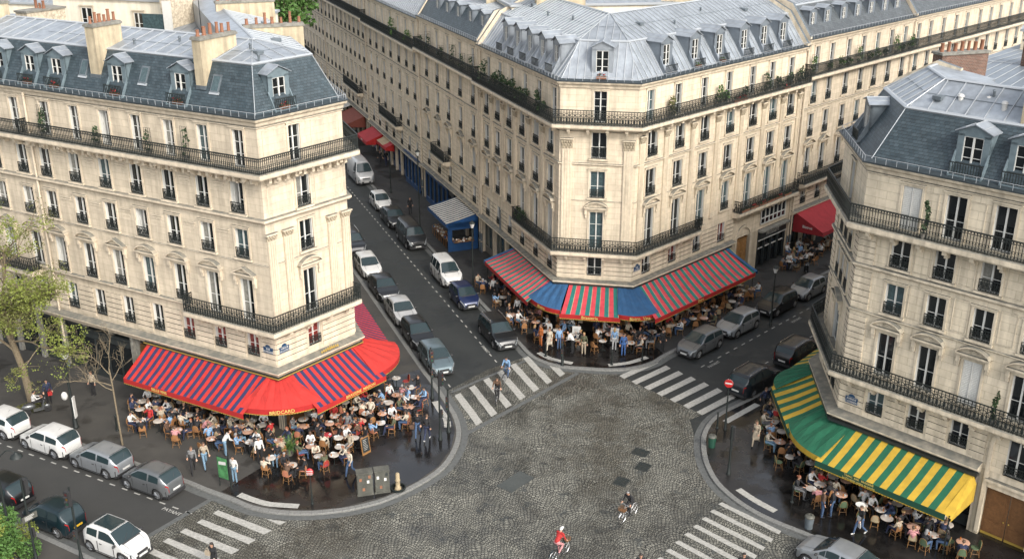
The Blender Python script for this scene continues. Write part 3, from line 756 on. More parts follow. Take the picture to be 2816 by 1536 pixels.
        for sx in (-1, 1):
            q = [f.P(s+sx*(W+e), -ins+e, zt), f.P(s+sx*(W+e), -bk, zt), f.P(s, -bk, zt+peak), f.P(s, -ins+e, zt+peak)]
            g.face(q, 0); g.face([(p[0], p[1], p[2]+.045) for p in q], 0)
            g.face([q[0], q[3], (q[3][0], q[3][1], q[3][2]+.045), (q[0][0], q[0][1], q[0][2]+.045)], 0)
            g.face([q[0], q[1], (q[1][0], q[1][1], q[1][2]+.045), (q[0][0], q[0][1], q[0][2]+.045)], 0)
            g.tube(f.P(s+sx*(W+e)*.5, -ins+e, zt+peak*.5+.05), f.P(s+sx*(W+e)*.5, -bk, zt+peak*.5+.05), .018, n=4, m=2)
        g.face([f.P(s-W, -ins+.02, zt), f.P(s+W, -ins+.02, zt), f.P(s, -ins+.02, zt+peak)], 1)
        g.tube(f.P(s, -ins+e, zt+peak+.04), f.P(s, -bk, zt+peak+.04), .03, n=4, m=2)
        o = g.build('dormer', [roof, cheek, 'zinc_seam'], b.root)
        R = b.root.location; p = f.P(s, -ins+.03, z0)
        wn = link('dormer_window', win_mesh(w, z1-z0, kind, b.trim, False, depth=.08, bars=2), o, (p[0]-R[0], p[1]-R[1], z0), f.rz)
        if loggia:
            g = MB(); q = f.P(s-W, .0, 0)[:2], f.P(s+W, .0, 0)[:2]
            railing(g, list(q), zg+.2, .62, 'plain', .13)
            link('dormer_railing', g.mesh('dormer_railing', ['iron'], tuple(R)), o)
        if flowers:
            fl = MB(); p0, p1 = f.P(s-w*.4, -.12, zg+.2), f.P(s+w*.4, -.12, zg+.2)
            c = ((p0[0]+p1[0])/2, (p0[1]+p1[1])/2, zg+.2)
            planter(c, f.rz, w*.8, flowers)
        return o
    def skylight(b, i, s, z0, z1, w=.6):
        zg, zm, inm, zr, inr = b.rs; f = b.fr[i]
        def S(z): return -(.10+(inm-.1)*(z-zg-.14)/(zm-zg-.14))
        g = MB()
        def slab(a, c, za, zb, t0, t1, m): g.hexa([f.P(a,S(za)+t0,za),f.P(c,S(za)+t0,za),f.P(c,S(zb)+t0,zb),f.P(a,S(zb)+t0,zb),f.P(a,S(za)+t1,za),f.P(c,S(za)+t1,za),f.P(c,S(zb)+t1,zb),f.P(a,S(zb)+t1,zb)], m)
        slab(s-w/2, s+w/2, z0, z1, -.02, .09, 0); slab(s-w/2+.07, s+w/2-.07, z0+.08, z1-.08, .08, .10, 1); slab(s-w/2-.05, s+w/2+.05, z0-.12, z0, -.01, .06, 2)
        g.build('skylight', ['lead', 'glass_sheer', 'zinc_seam'], b.root)
    def chimney(b, i, s, w, d0, d1, z0, z1, m='chimney_render', pots=6, rot=False, base='lead', pw=None):
        """stack between insets d0..d1"""
        f = b.fr[i]; g = MB()
        g.fbox(f, s-w/2, s+w/2, -d1, -d0, z0, z1, 0)
        g.fbox(f, s-w/2-.07, s+w/2+.07, -d1-.07, -d0+.07, z1, z1+.13, 1)
        g.fbox(f, s-w/2-.02, s+w/2+.02, -d1-.02, -d0+.02, z1+.13, z1+.19, 1)
        g.fbox(f, s-w/2-.03, s+w/2+.03, -d1-.03, -d0+.03, z0, z0+.22, 2)
        o = g.build('chimney', [m, 'weathered', base], b.root)
        # brick/block courses need facade UVs
        me = o.data; ul = me.uv_layers[0].data
        for p in me.polygons:
            for li in p.loop_indices:
                v = me.vertices[me.loops[li].vertex_index].co; ul[li].uv = (v.x+v.y, v.z)
        R = b.root.location
        long_d = (d1-d0) > w
        for k in range(pots):
            t = (k+.5)/pots+random.uniform(-.02, .02)
            q = f.P(s, -(d0+(d1-d0)*t), 0) if long_d else f.P(s-w/2+w*t, -(d0+d1)/2, 0)
            h = random.choice((.38, .42, .5, .62, .7)); r = random.uniform(.085, .12)
            g = MB(); g.lathe((q[0], q[1], z1+.17), [(r*1.15, 0), (r*1.1, .06), (r, .1), (r*.86, h-.06), (r*1.0, h-.05), (r*1.0, h), (r*.75, h), (r*.7, h-.25)], 10)
            pt = g.mesh('chimney_pot', ['terracotta'], tuple(R), smooth=50)
            link('chimney_pot', pt, o)
        return o
    def pipe(b, i, s, z0, z1, r=.06, m='trim', d=.14):
        f = b.fr[i]; g = MB(); g.tube(f.P(s, d, z0), f.P(s, d, z1), r, n=8)
        for z in np.arange(z0+1, z1, 2.2): g.tube(f.P(s, d, z), f.P(s, d, z+.08), r+.025, n=8)
        g.tube(f.P(s, d, z0), f.P(s, d, z0+1.8), r+.012, n=8, m=1)
        g.build('downpipe', [m, 'lead'], b.root)
    def finish(b):
        b.tr.build('stonework', [b.trim, 'carved'], b.root)

# ------------------------------------------------------------------ plants
def leafball(mb, c, r, n, size, m=0, shape=1.0, hang=0):
    for _ in range(n):
        v = Vector((random.gauss(0, 1), random.gauss(0, 1), random.gauss(0, 1))).normalized()*random.uniform(.35, 1)**.6
        p = Vector((c[0]+v.x*r[0], c[1]+v.y*r[1], c[2]+v.z*r[2]))
        a = Vector((random.gauss(0, 1), random.gauss(0, 1), random.gauss(0, .6))).normalized(); q = a.cross(Vector((random.gauss(0, 1), random.gauss(0, 1), random.gauss(0, 1)))).normalized()
        s = size*random.uniform(.6, 1.4)
        mb.face([tuple(p-a*s*.5), tuple(p+q*s*.4), tuple(p+a*s*.6), tuple(p-q*s*.4)], m)
PLANTN = [0]
def planter(c, rz, w, kind='green'):
    """window box / row of pots: an own thing standing on sill or balcony"""
    root = empty('flower_box', c, rz); PLANTN[0] += 1
    g = MB(); g.box(-w/2, w/2, -.10, .10, 0, .17); g.build('trough', ['terracotta'], root, (0, 0, 0))
    g = MB(); n = int(60*w)
    for k in range(max(2, int(w/.3))): leafball(g, (-w/2+w*(k+.5)/max(2, int(w/.3)), 0, .26), (.18, .16, .16), n//3, .11, 0)
    if kind in ('red', 'mix'): leafball(g, (0, -.05, .33), (w*.45, .12, .10), int(26*w), .09, 1)
    g.build('foliage', ['leaf_dark' if kind != 'lime' else 'leaf_mid', 'flower_red'], root, (0, 0, 0))
    return root
def pot_shrub(c, h, r, kind='leaf_dark', trellis=False, n=150):
    root = empty('potted_shrub', c); PLANTN[0] += 1
    g = MB(); g.lathe((0, 0, 0), [(.0, 0), (.13, 0), (.18, .28), (.2, .3), (.16, .3), (.0, .26)], 10); g.build('pot', ['darkstone'], root, (0, 0, 0))
    g = MB()
    k = max(1, int(h/.45))
    for i in range(k):
        z = .4+(h-.5)*(i+.5)/k; rr = r*(1-.45*i/max(1, k))*random.uniform(.8, 1.15)
        leafball(g, (random.uniform(-.08, .08), random.uniform(-.08, .08), z), (rr, rr, .32), n//k, .13)
    g.build('foliage', [kind], root, (0, 0, 0))
    if trellis:
        g = MB()
        for i in range(4): x = -.3+.2*i; g.tube((x, 0, .2), (x*.8, 0, h+.1), .012, n=3)
        for i in range(6): z = .4+i*(h-.3)/5; g.tube((-.3, 0, z), (.3, 0, z), .01, n=3)
        g.build('trellis', ['iron'], root, (0, 0, 0))
    return root
# ------------------------------------------------------------------ the buildings
def seqkind(i, table): return table[i % len(table)]
K1 = ['dark', 'sheer', 'dark', 'open', 'curtain', 'dark', 'dark', 'curtain', 'sheer', 'open', 'dark']
def rows(b, i, cs, lv, fromend=False, ped=('arc', 'tri'), guards=('scrollg', 'scrollg', 'scrollg'), kinds=K1, f1=True, w=1.0, w6=.84, balc3=(), skip=()):
    """one facade: five rows of windows over the ground floor"""
    L = b.fr[i].L
    for k, c in enumerate(cs):
        s = L-c if fromend else c
        if s < .6 or s > L-.6: continue
        kk = lambda q: seqkind(k*3+q*2+i, kinds)
        if 6 not in skip: b.win(i, s, lv['f6'][0], lv['f6'][1], w6, kk(0), bars=2)
        if 5 not in skip: b.win(i, s, lv['f5'][0], lv['f5'][1], w, kk(1), 'iron')
        if 4 not in skip: b.win(i, s, lv['f4'][0], lv['f4'][1], w, kk(2), 'iron')
        if 3 not in skip: b.win(i, s, lv['f3'][0], lv['f3'][1], w, kk(3), None if k in balc3 else 'iron', ped[k % len(ped)] if ped else None)
        if f1 and 1 not in skip: b.win(i, s, lv['f1'][0], lv['f1'][1], w*.92, kk(4), 'iron', surround=False)
def mould(b, z, out=.12, h=.16, **k):
    b.course([(.0, z), (out*.6, z+.02), (out, z+h*.5), (out, z+h), (.0, z+h+.03)], **k)
def groundfloor(b, i, z1, s0=0, s1=None, m='shop_black', bay=2.3, piers='trim', name='shopfront', depth=.35, glass='glass_dark'):
    """recess with timber shopfront; the wall part starts at z1"""
    f = b.fr[i]; s1 = f.L if s1 is None else s1; g = MB(); n = max(1, round((s1-s0)/bay)); st = (s1-s0)/n
    g.face([f.P(s0,-depth,.1), f.P(s1,-depth,.1), f.P(s1,-depth,z1), f.P(s0,-depth,z1)], 1)
    for k in range(n+1):
        c = s0+k*st; a, e = max(s0, c-.16), min(s1, c+.16); g.fbox(f, a, e, -depth-.02, -.02, .1, z1, 2)
    for k in range(n):
        a, e = s0+k*st+.16, s0+(k+1)*st-.16
        g.fbox(f, a, e, -depth, -depth+.08, .1, .75, 0); g.fbox(f, a, e, -depth, -depth+.10, z1-.75, z1-.02, 0)
        for q in range(4): x = a+(e-a)*q/3; g.fbox(f, max(a, x-.035), min(e, x+.035), -depth, -depth+.07, .75, z1-.75, 0)
    g.build(name, [m, glass, piers], b.root)

LVA = dict(f6=(16.36, 18.46), f5=(13.62, 15.45), f4=(10.90, 12.66), f3=(7.32, 9.60), f1=(4.72, 6.50))
def sc(z, k=1.035): return 32-k*(32-z)
LVB = dict(f6=(15.36, 17.52), f5=(12.78, 14.68), f4=(9.92, 11.85), f3=(6.62, 8.92), f1=(3.92, 5.50))
LVC = dict(f6=(15.10, 17.30), f5=(12.98, 14.58), f4=(10.45, 12.08), f3=(6.95, 9.30), f1=(4.52, 6.20))
def sh(L, d): return {k: (a+d, c+d) for k, (a, c) in L.items()}

def wallset(b, zg, zground, faces=None, lv=None, f3pil=None, slab5=None, str4=None, str3=None, rust=(3.9, 6.4), dent=True):
    pass

# ---- A: the corner block over the red and navy awning
pA0 = off(A1, -61.5, 18.95); pA3 = off(A2, -21.2, 34)
A = Bld('corner_building', 'cream stone corner building with dark slate mansard above the red and navy striped awning', 'building', [pA0, A1, A2, pA3], LVA, 'limestone', org=A1)
E5 = [1.85+2.64*k for k in range(7)]
kA_ = ['dark', 'open', 'sheer', 'dark', 'curtain', 'dark', 'dark']
L0 = A.fr[0].L
for k in range(7):
    kk = lambda q: kA_[(k*2+q) % 7]
    A.win(0, L0-(1.40+2.60*k), *LVA['f6'], .80, kk(0), bars=2)
    A.win(0, L0-E5[k], *LVA['f5'], .98, kk(1), 'iron')
    A.win(0, L0-(E5[k]-.03), *LVA['f4'], .98, kk(2), 'iron')
    A.win(0, L0-(1.80+2.62*k), 6.98 if k < 2 else 7.30, 9.60, .96, 'curtain' if k < 2 else kk(3), None if k < 2 else 'iron', ('tri', 'arc', 'arc', 'arc', 'tri', 'arc', 'arc')[k])
    A.win(0, L0-(1.72+2.56*k), *LVA['f1'], .86, 'red' if k < 3 else kk(4), 'iron', surround=False)
A.win(1, 2.55, *LVA['f6'], .82, 'dark', bars=2); A.win(1, 2.90, *LVA['f5'], .98, 'curtain', 'iron'); A.win(1, 2.92, 10.95, 12.78, .98, 'dark', 'iron')
A.win(1, 2.92, 6.98, 9.75, .95, 'dark', None, 'arc'); A.win(1, 2.95, 4.80, 6.6, .92, 'red', 'iron', surround=False)
rows(A, 2, [2.2+2.7*k for k in range(12)], LVA)
A.walls(4.0, 19.2)
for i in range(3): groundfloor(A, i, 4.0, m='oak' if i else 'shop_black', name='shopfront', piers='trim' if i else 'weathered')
for i in (0, 1, 2): A.rustic(i, 4.45, 6.5)
# entablature over the ground floor, string courses
A.course([(-.35, 3.75), (.25, 3.75), (.30, 3.9), (.55, 4.12), (.55, 4.2), (.0, 4.32), (-.05, 4.0)], m=0)
mould(A, 7.0, .22, .2, i1=0, s1=L0-6.3); mould(A, 13.22, .26, .26); mould(A, 18.62, .08, .08); mould(A, 16.2, .04, .08); mould(A, 15.7, .06, .07); mould(A, 10.62, .05, .06)
A.dentils(15.62, .26, .0, .46, .62, .19); A.dentils(15.46, .16, .0, .22, .62, .15)
for s, w in ((.24, .62), (1.42, .62), (4.75, .62), (5.86, .62)): A.pilaster(1, s+.08, w, 7.0, 12.62, .42)
for k in range(7):  # paired relief panels between the windows
    s = L0-(3.17+2.63*k)
    for z, h in ((12.0, .5), (14.9, .4)):
        A.tr.fbox(A.fr[0], s-.45, s+.45, 0, .05, z+h-.07, z+h); A.tr.fbox(A.fr[0], s-.40, s+.40, 0, .035, z+h-.22, z+h-.15); A.tr.fbox(A.fr[0], s-.36, s+.36, 0, .02, z, z+.05)
A.balcony(15.98, 16.32, 0, 0, 2, None, .82, .92, 'bars', 'balcony')
A.balcony(6.58, 6.94, 0, L0-6.35, 1, None, .80, .98, 'scroll', 'balcony')
A.roof(19.2, 21.85, 1.4, 22.6, 4.3, 'slate', seams=.98)
for s in (18.3, 15.9, 10.75, 5.75): A.dormer(0, L0-s, 19.55, 21.08, .52, .82, flowers='red', cheek='dormer_blue')
A.dormer(1, 2.15, 19.55, 21.1, .50, .86, flowers='mix', cheek='dormer_blue')
for s in (13.75, 8.8, 3.3): A.skylight(0, L0-s, 20.25, 21.15)
A.chimney(0, L0-12.65, .75, .55, 2.6, 20.2, 23.15, pots=6); A.chimney(0, L0-4.3, .62, .55, 3.4, 20.3, 23.0, pots=6)
A.chimney(2, 8.0, .55, .5, 4.2, 19.4, 22.5, pots=7); A.chimney(2, 17.0, .5, .8, 4.8, 20, 23.0, pots=8)
A.pipe(0, .35, .1, 18.9, .07)
f = A.fr[1]          # sunk panel frames on the short sunlit face
for a, e in ((.35, 2.1), (3.8, 5.9)):
    for z0, z1 in ((13.75, 15.3), (16.7, 18.45)):
        for s in (a, e): A.tr.fbox(f, s-.03, s+.03, 0, .03, z0, z1)
        for z in (z0, z1): A.tr.fbox(f, a, e, 0, .03, z-.03, z+.03)
A.finish()

# ---- neighbour of A along the boulevard
pN = off(pA0, -61.5, 40)
N1 = Bld('apartment_building', 'cream stone building behind the budding tree at the left edge', 'building', [pN, pA0], LVA, 'limestone', org=pA0)
rows(N1, 0, [.9+2.64*k for k in range(14)], LVA, True, balc3=(0, 1, 2))
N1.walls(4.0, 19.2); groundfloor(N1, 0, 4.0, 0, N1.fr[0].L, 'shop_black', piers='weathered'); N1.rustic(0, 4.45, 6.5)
N1.course([(-.35, 3.75), (.25, 3.75), (.55, 4.12), (.55, 4.2), (.0, 4.32)]); mould(N1, 7.0, .2, .2, s1=N1.fr[0].L-8); mould(N1, 13.22, .26, .26); mould(N1, 10.62, .05, .06)
N1.dentils(15.80, .16, .0, .22, .62, .16)
N1.balcony(15.98, 16.32, 0, 0, 0, None, .82, .92, 'bars'); N1.balcony(6.58, 6.94, 0, N1.fr[0].L-8, 0, N1.fr[0].L-.9, .8, .95, 'scroll')
N1.roof(19.2, 21.85, 1.4, 22.6, 4.3, 'slate', seams=.98)
for s in (2.25, 7.5, 10.2): N1.dormer(0, N1.fr[0].L-s, 19.55, 21.08, .52, .82, cheek='dormer_blue')
N1.chimney(0, N1.fr[0].L-8.2, 4.5, 3.2, 4.6, 20.5, 23.4, pots=9)
N1.finish()

# ---- B: the chamfered corner block over the teal and pink awning
pBl = off(B1, -21.2, 16.6); pBr = off(B2, 44.5, 22.1)
B = Bld('corner_building', 'cream stone corner building with pale zinc mansard above the pink, teal and blue awning', 'building', [pBl, B1, B2, pBr], LVB, 'limestone_warm', org=B1)
LB = B.fr[0].L; b4 = [1.50, 4.22, 7.0, 9.75, 12.35, 14.95]
for k, c in enumerate(b4):
    kk = lambda q: K1[(k*2+q) % 11]
    B.win(0, LB-(c-.55 if k else .95), *LVB['f6'], .80, kk(0), bars=2)
    B.win(0, LB-c, *LVB['f5'], 1.05, kk(1), 'belly'); B.win(0, LB-c, *LVB['f4'], 1.05, kk(2), 'iron')
    B.win(0, LB-c, 6.02 if k < 3 else 6.62, 8.92, .92, kk(3), None if k < 3 else 'iron', 'arc')
    B.win(0, LB-c+.1, *LVB['f1'], .80, kk(4), 'iron', surround=False)
B.win(1, 2.80, *LVB['f6'], .90, 'dark', bars=3); B.win(1, 2.80, *LVB['f5'], 1.05, 'dark', 'iron', gh=.8); B.win(1, 2.76, *LVB['f4'], 1.05, 'sheer', 'iron', 'arc' and None)
B.win(1, 2.74, 6.02, 8.85, .98, 'sheer', None, 'arc', bars=2); B.win(1, 2.72, 3.98, 5.45, 1.05, 'dark', 'rail', surround=False)
b5 = [1.78, 5.0, 8.15, 11.5, 14.7, 17.6, 20.3]
for k, c in enumerate(b5):
    kk = lambda q: K1[(k*2+q+1) % 11]
    B.win(2, [1.35, 4.55, 7.75, 10.95, 14.2, 17.0, 19.9][k], *LVB['f6'], .85, kk(0), bars=2)
    B.win(2, c, *LVB['f5'], 1.12, kk(1), 'belly'); B.win(2, c-.05, *LVB['f4'], 1.12, kk(2), 'iron')
    B.win(2, c, 6.62 if 2 < k < 4 else 6.02, 8.92, 1.06, kk(3) if k < 3 else 'sheer', 'iron' if k in (2, 3) else None, 'arc')
    if k < 4 or k > 5: B.win(2, c-.1, *LVB['f1'], .92, 'red' if k in (1, 3) else kk(4), 'rail', surround=False) if k < 4 else None
B.walls(3.55, 18.15)
groundfloor(B, 0, 3.55, 0, LB-7.9, 'shop_grey', 2.6, glass='glass_sheer'); groundfloor(B, 0, 3.55, LB-7.9, LB, 'shop_black'); groundfloor(B, 1, 3.55, 0, None, 'oak', 1.8); groundfloor(B, 2, 3.55, 0, 13.0, 'shop_black', 2.3)
B.rustic(0, 3.75, 5.45); B.rustic(1, 3.75, 5.45); B.rustic(2, 3.75, 5.45, 0, 13.1)
B.course([(-.35, 3.3), (.25, 3.3), (.50, 3.5), (.50, 3.6), (.0, 3.68)], s0=0, i1=2, s1=13.1)
mould(B, 12.28, .12, .14); mould(B, 17.7, .06, .07); mould(B, 14.62, .05, .06); mould(B, 9.62, .04, .05); mould(B, 15.25, .04, .06)
B.dentils(14.86, .13, .0, .30, .33, .12)
for i, ss in ((0, [LB-x for x in (2.9, 5.6, 8.4, 11.0, 13.65, 16.2)]), (1, (.55, 4.9)), (2, (.55, 3.4, 6.6, 9.8, 13.1, 16.2, 19.0, 21.6))):
    for s in ss: B.pilaster(i, s, .72 if i == 1 else .5, 6.35, 14.45 if i != 1 else 14.2, .75 if i == 1 else .55)
B.balcony(14.98, 15.30, 0, 0, 2, None, .78, 1.02, 'scroll', 'balcony')
B.balcony(5.62, 5.97, 0, LB-7.5, 2, 7.6, .72, 1.0, 'scroll', 'balcony')
B.balcony(5.68, 6.02, 2, 12.9, 2, 21.9, .72, .98, 'scroll', 'balcony')
B.roof(18.15, 20.65, 1.9, 22.1, 4.9, 'zinc', seams=.55, mseams=True)
for c in (2.15, 4.65, 7.1, 9.6, 12.05): B.dormer(0, LB-c, 18.75, 20.2, .62, .62, cheek='zinc')
B.dormer(1, 2.80, 18.55, 20.2, .45, .85, cheek='zinc', flowers='mix', loggia=False)
for c in (3.6, 7.0, 10.1, 13.4, 16.2, 19.0): B.dormer(2, c, 18.72, 20.3, .55, .72, flowers='lime' if c in (7.0, 10.1) else False)
B.pipe(0, .35, .1, 18, .08, 'trim'); B.pipe(0, 5.0, 3.6, 4.5, .05)
B.gable(0, .12); B.gable(2, B.fr[2].L-.15)
# carriage door arch and black shopfront on the right wing
f = B.fr[2]; g = MB()
def arch(b, i, s0, s1, z0, zs, name, leaf='oak_pale', depth=.4, wallbot=.1, zt=None, glassup=True):
    """arched doorway between s0,s1: springing at zs"""
    f = b.fr[i]; c = (s0+s1)/2; r = (s1-s0)/2; n = 12
    pts = [(s1, z0)]+[(c+r*cos(pi*k/n), zs+r*sin(pi*k/n)) for k in range(n+1)]+[(s0, z0)]
    g = MB()
    for a, e in zip(pts, pts[1:]):
        g.hexa([f.P(a[0],-depth,a[1]),f.P(e[0],-depth,e[1]),f.P(e[0],.10,e[1]),f.P(a[0],.10,a[1]),f.P(*(lambda q:(q[0],-depth,q[1]))(grow(a,c,zs,.25))),f.P(*(lambda q:(q[0],-depth,q[1]))(grow(e,c,zs,.25))),f.P(*(lambda q:(q[0],.10,q[1]))(grow(e,c,zs,.25))),f.P(*(lambda q:(q[0],.10,q[1]))(grow(a,c,zs,.25)))], 0)
    g.build('door_arch', [b.trim], b.root)
    g = MB(); zt_ = zs-.1
    for sx in (-1, 1):
        a, e = sorted((c, c+sx*r)); g.fbox(f, a+.01, e-.01, -depth, -depth+.06, z0, zt_, 0)
        for k in range(3):
            za = z0+.15+(zt_-z0-.2)*k/3; zb = za+(zt_-z0-.2)/3-.15
            g.fbox(f, a+.14, e-.12, -depth+.06, -depth+.09, za, zb, 0); g.fbox(f, a+.22, e-.20, -depth+.09, -depth+.105, za+.08, zb-.08, 0)
        g.tube(f.P(c+sx*.08, -depth+.13, z0+1.0), f.P(c+sx*.08, -depth+.13, z0+1.3), .02, m=2)
    g.fbox(f, s0, s1, -depth, -depth+.1, zt_, zt_+.12, 0)
    if glassup:
        q = [f.P(c+r*cos(pi*k/n), -depth+.02, zs+.02+r*sin(pi*k/n)) for k in range(n+1)]
        g.face(q, 1)
        for k in range(1, 6): a = pi*k/6; g.tube(f.P(c, -depth+.04, zs), f.P(c+r*cos(a), -depth+.04, zs+r*sin(a)), .03, n=4)
        for k in range(8): a, e = pi*k/8, pi*(k+1)/8; g.tube(f.P(c+r*.55*cos(a), -depth+.04, zs+r*.55*sin(a)), f.P(c+r*.55*cos(e), -depth+.04, zs+r*.55*sin(e)), .025, n=4)
    g.build('door', [leaf, 'glass_dark', 'gold'], b.root)
    # spandrel wall around
    zt = zt or zs+r+.4; g = MB()
    for k in range(n):
        a, e = pi*k/n, pi*(k+1)/n
        g.face([f.P(c+r*cos(a),-.01,zs+r*sin(a)), f.P(c+r*cos(e),-.01,zs+r*sin(e)), f.P(c+r*cos(e),-.01,zt), f.P(c+r*cos(a),-.01,zt)], 0)
    g.build('spandrel', [b.trim], b.root)
def grow(p, c, zs, t):
    if p[1] < zs: return (p[0]+(t if p[0] > c else -t), p[1])
    d = math.hypot(p[0]-c, p[1]-zs); return (c+(p[0]-c)*(d+t)/d, zs+(p[1]-zs)*(d+t)/d)
# right wing ground floor of B: doorway, glazed mezzanine and black shopfront (walls there start at 5.6)
f = B.fr[2]; g = MB()
for a, e in ((13.0, 13.75), (15.75, 17.0), (21.4, 22.1)):
    g = MB(); g.fbox(f, a, e, -.3, .02, .1, 3.56, 0); g.build('pier', ['limestone_warm'], B.root)
arch(B, 2, 13.75, 15.75, .12, 3.3, 'x', 'oak_pale', .3, zt=4.4)
g = MB(); g.fbox(f, 17.0, 21.4, -.3, -.2, .1, 3.5, 0); g.fbox(f, 16.95, 21.45, .02, .5, 3.35, 3.5, 1); g.fbox(f, 17.0, 21.4, -.2, .12, 2.65, 3.35, 0)
g.fbox(f, 17.0, 21.4, .12, .16, 2.55, 2.62, 3)
for k in range(5): s = 17.0+k*4.3/4; g.fbox(f, s, s+.12, -.2, .06, .1, 2.6, 0)
for k in range(4):
    s = 17.12+k*4.3/4; g.face([f.P(s,-.12,.3), f.P(s+.95,-.12,.3), f.P(s+.95,-.12,2.5), f.P(s,-.12,2.5)], 2); g.fbox(f, s, s+.95, -.14, -.06, 1.7, 1.78, 3)
sf = g.build('shopfront', ['shop_black', 'weathered', 'glass_dark', 'letter_white'], B.root)
t = text('Monnard', .55, 'letter_white', f.P(19.2, .135, 3.0), (*f.n, 0), B.root, 'shop_lettering')
g = MB(); s0, s1, z0, z1 = 17.2, 21.0, 3.95, 5.35     # white many-paned mezzanine window
g.fbox(f, s0, s1, .03, .06, z0, z1, 1)
for k in range(7): s = s0+(s1-s0)*k/6; g.fbox(f, s-.04, s+.04, .06, .12, z0, z1, 0)
for z in (z0, z0+.5, z1-.05): g.fbox(f, s0-.04, s1+.04, .06, .125, z, z+.07, 0)
g.build('mezzanine_window', ['white_paint', 'glass_dark'], B.root)
B.pipe(2, 21.75, .1, 15, .07)
B.finish()

# ---- rows of apartment houses up the two streets
def rowhouse(label, p0, p1, cs, lv, wall, slate, zg, zm, inm, zr, inr, dorm, reverse, f3ped=True, d5=True, w=.95, balc=None, dz=0, shop='shop_black', chim=(), mse=False, style='bars', org=None, dw=.66):
    b = Bld('apartment_building', label, 'building', [p0, p1], lv, wall, org=org or p0, group='apartment houses lining the side streets')
    L = b.fr[0].L; cs = [L-c if reverse else c for c in cs]
    for k, c in enumerate(cs):
        kk = lambda q: K1[(k*2+q) % 11]
        b.win(0, c, *lv['f6'], .8, kk(0), bars=2); b.win(0, c, *lv['f5'], w, kk(1), 'iron'); b.win(0, c, *lv['f4'], w, kk(2), 'iron')
        b.win(0, c, lv['f3'][0], lv['f3'][1], w, kk(3), 'iron', ('arc', 'tri')[k % 2] if f3ped else None); b.win(0, c, *lv['f1'], w*.85, kk(4), 'iron', surround=False)
    zf = lv['f1'][0]-.42
    b.walls(zf, zg); groundfloor(b, 0, zf, m=shop); b.rustic(0, zf+.15, lv['f3'][0]-.75)
    b.course([(-.35, zf-.25), (.22, zf-.25), (.42, zf-.05), (.42, zf+.03), (.0, zf+.12)])
    s5 = lv['f6'][0]-.06
    mould(b, lv['f3'][0]-.55, .12, .14); mould(b, lv['f4'][1]+.45, .12, .14); mould(b, lv['f6'][1]+.25, .05, .06); b.dentils(s5-.44, .14, 0, .28, .42, .14)
    b.balcony(s5-.32, s5, 0, 0, 0, None, .72, 1.0, style, 'balcony', corbels=False)
    if balc: 
        a, c = balc; a, c = (L-c, L-a) if reverse else (a, c); b.balcony(lv['f3'][0]-.98, lv['f3'][0]-.66, 0, a, 0, c, .75, 1.0, 'scroll')
    b.roof(zg, zm, inm, zr, inr, slate, mseams=mse, seams=.6)
    for c in dorm: b.dormer(0, L-c if reverse else c, zg+.75, zg+1.95, .75, dw, cheek='zinc_dark', loggia=False, peak=.22)
    for (c, wd, d0, d1, h) in chim: b.chimney(0, L-c if reverse else c, wd, d0, d1, zm-.6, zr+h, pots=8)
    b.pipe(0, L-.12 if reverse else .12, .1, zg-.4, .07); b.gable(0, L-.16 if reverse else .16)
    b.finish(); return b
def shf(L, d): return {k: (a+d, c+d) for k, (a, c) in L.items()}
q1 = off(B1, -21.2, 34.2); q2 = off(B1, -21.2, 56.2); q3 = off(B1, -21.2, 80); q4 = off(B1, -21.2, 106); q5 = off(B1, -21.2, 150)
LV1 = shf(LVB, .12)
rowhouse('stone house with slate roof next to the zinc-roofed corner, above the striped stall awning', q1, pBl, [x-16.6 for x in (18.35, 21.8, 25.25, 28.55, 31.95)], LV1, 'limestone_warm', 'slate', 18.35, 20.6, 1.5, 21.4, 4.5, [x-16.6 for x in (17.9, 21.0, 24.3, 27.4, 30.4)], True, balc=(8.5, 12.6))
LV2 = shf(LVB, -.15)
rowhouse('long stone house with zinc roof, second up the left street from the zinc-roofed corner', q2, q1, [x-34.2 for x in (36.3, 39.1, 42.0, 45.3, 48.4, 51.4, 54.2)], LV2, 'limestone_warm', 'zinc', 18.05, 20.4, 1.6, 21.4, 4.5, (), True, f3ped=False, balc=(7.5, 15), mse=True, shop='shop_blue')
rowhouse('stone house with closely spaced tall windows, third up the left street', q3, q2, [1.5+2.35*k for k in range(10)], shf(LVB, .1), 'limestone_warm', 'slate', 18.3, 20.6, 1.5, 21.6, 4.5, (), True, balc=(3, 11), f3ped=False)
rowhouse('stone house with closely spaced tall windows, fourth up the left street', q4, q3, [1.5+2.35*k for k in range(10)], shf(LVB, .1), 'limestone', 'slate', 18.3, 20.6, 1.5, 21.6, 4.5, (), True, balc=(9, 17), f3ped=False)
rowhouse('farthest stone house visible at the top of the left street', q5, q4, [1.5+2.6*k for k in range(16)], shf(LVB, .3), 'limestone', 'zinc', 18.5, 20.8, 1.5, 21.6, 4.5, (), True, f3ped=False)
r1 = off(B2, 44.5, 41.6); r2 = off(B2, 44.5, 71.5); r3 = off(B2, 44.5, 110)
LVR = shf(LVB, .42)
rowhouse('sunlit stone house with slate mansard and a row of dormers, right of the zinc-roofed corner', pBr, r1, [x-22.1 for x in (23.9, 26.4, 29.3, 32.0, 34.6, 37.3, 40.1)], LVR, 'limestone', 'slate_pale', 18.65, 21.2, 1.9, 22.2, 5, [x-22.1 for x in (23.9, 26.3, 29.1, 31.6, 34.1, 36.7, 39.2)], False, balc=(.6, 17), chim=((18, .5, 1.6, 6, .9),), dw=.6)
rowhouse('sunlit stone house with pale slate roof at the upper right', r1, r2, [x-41.6 for x in (42.9, 45.5, 48.4, 51.4, 54.0, 57.3, 60.1, 62.7, 65.6, 68.4)], LVR, 'limestone', 'slate_pale', 18.7, 21.2, 1.9, 22.2, 5, (), False, f3ped=True)
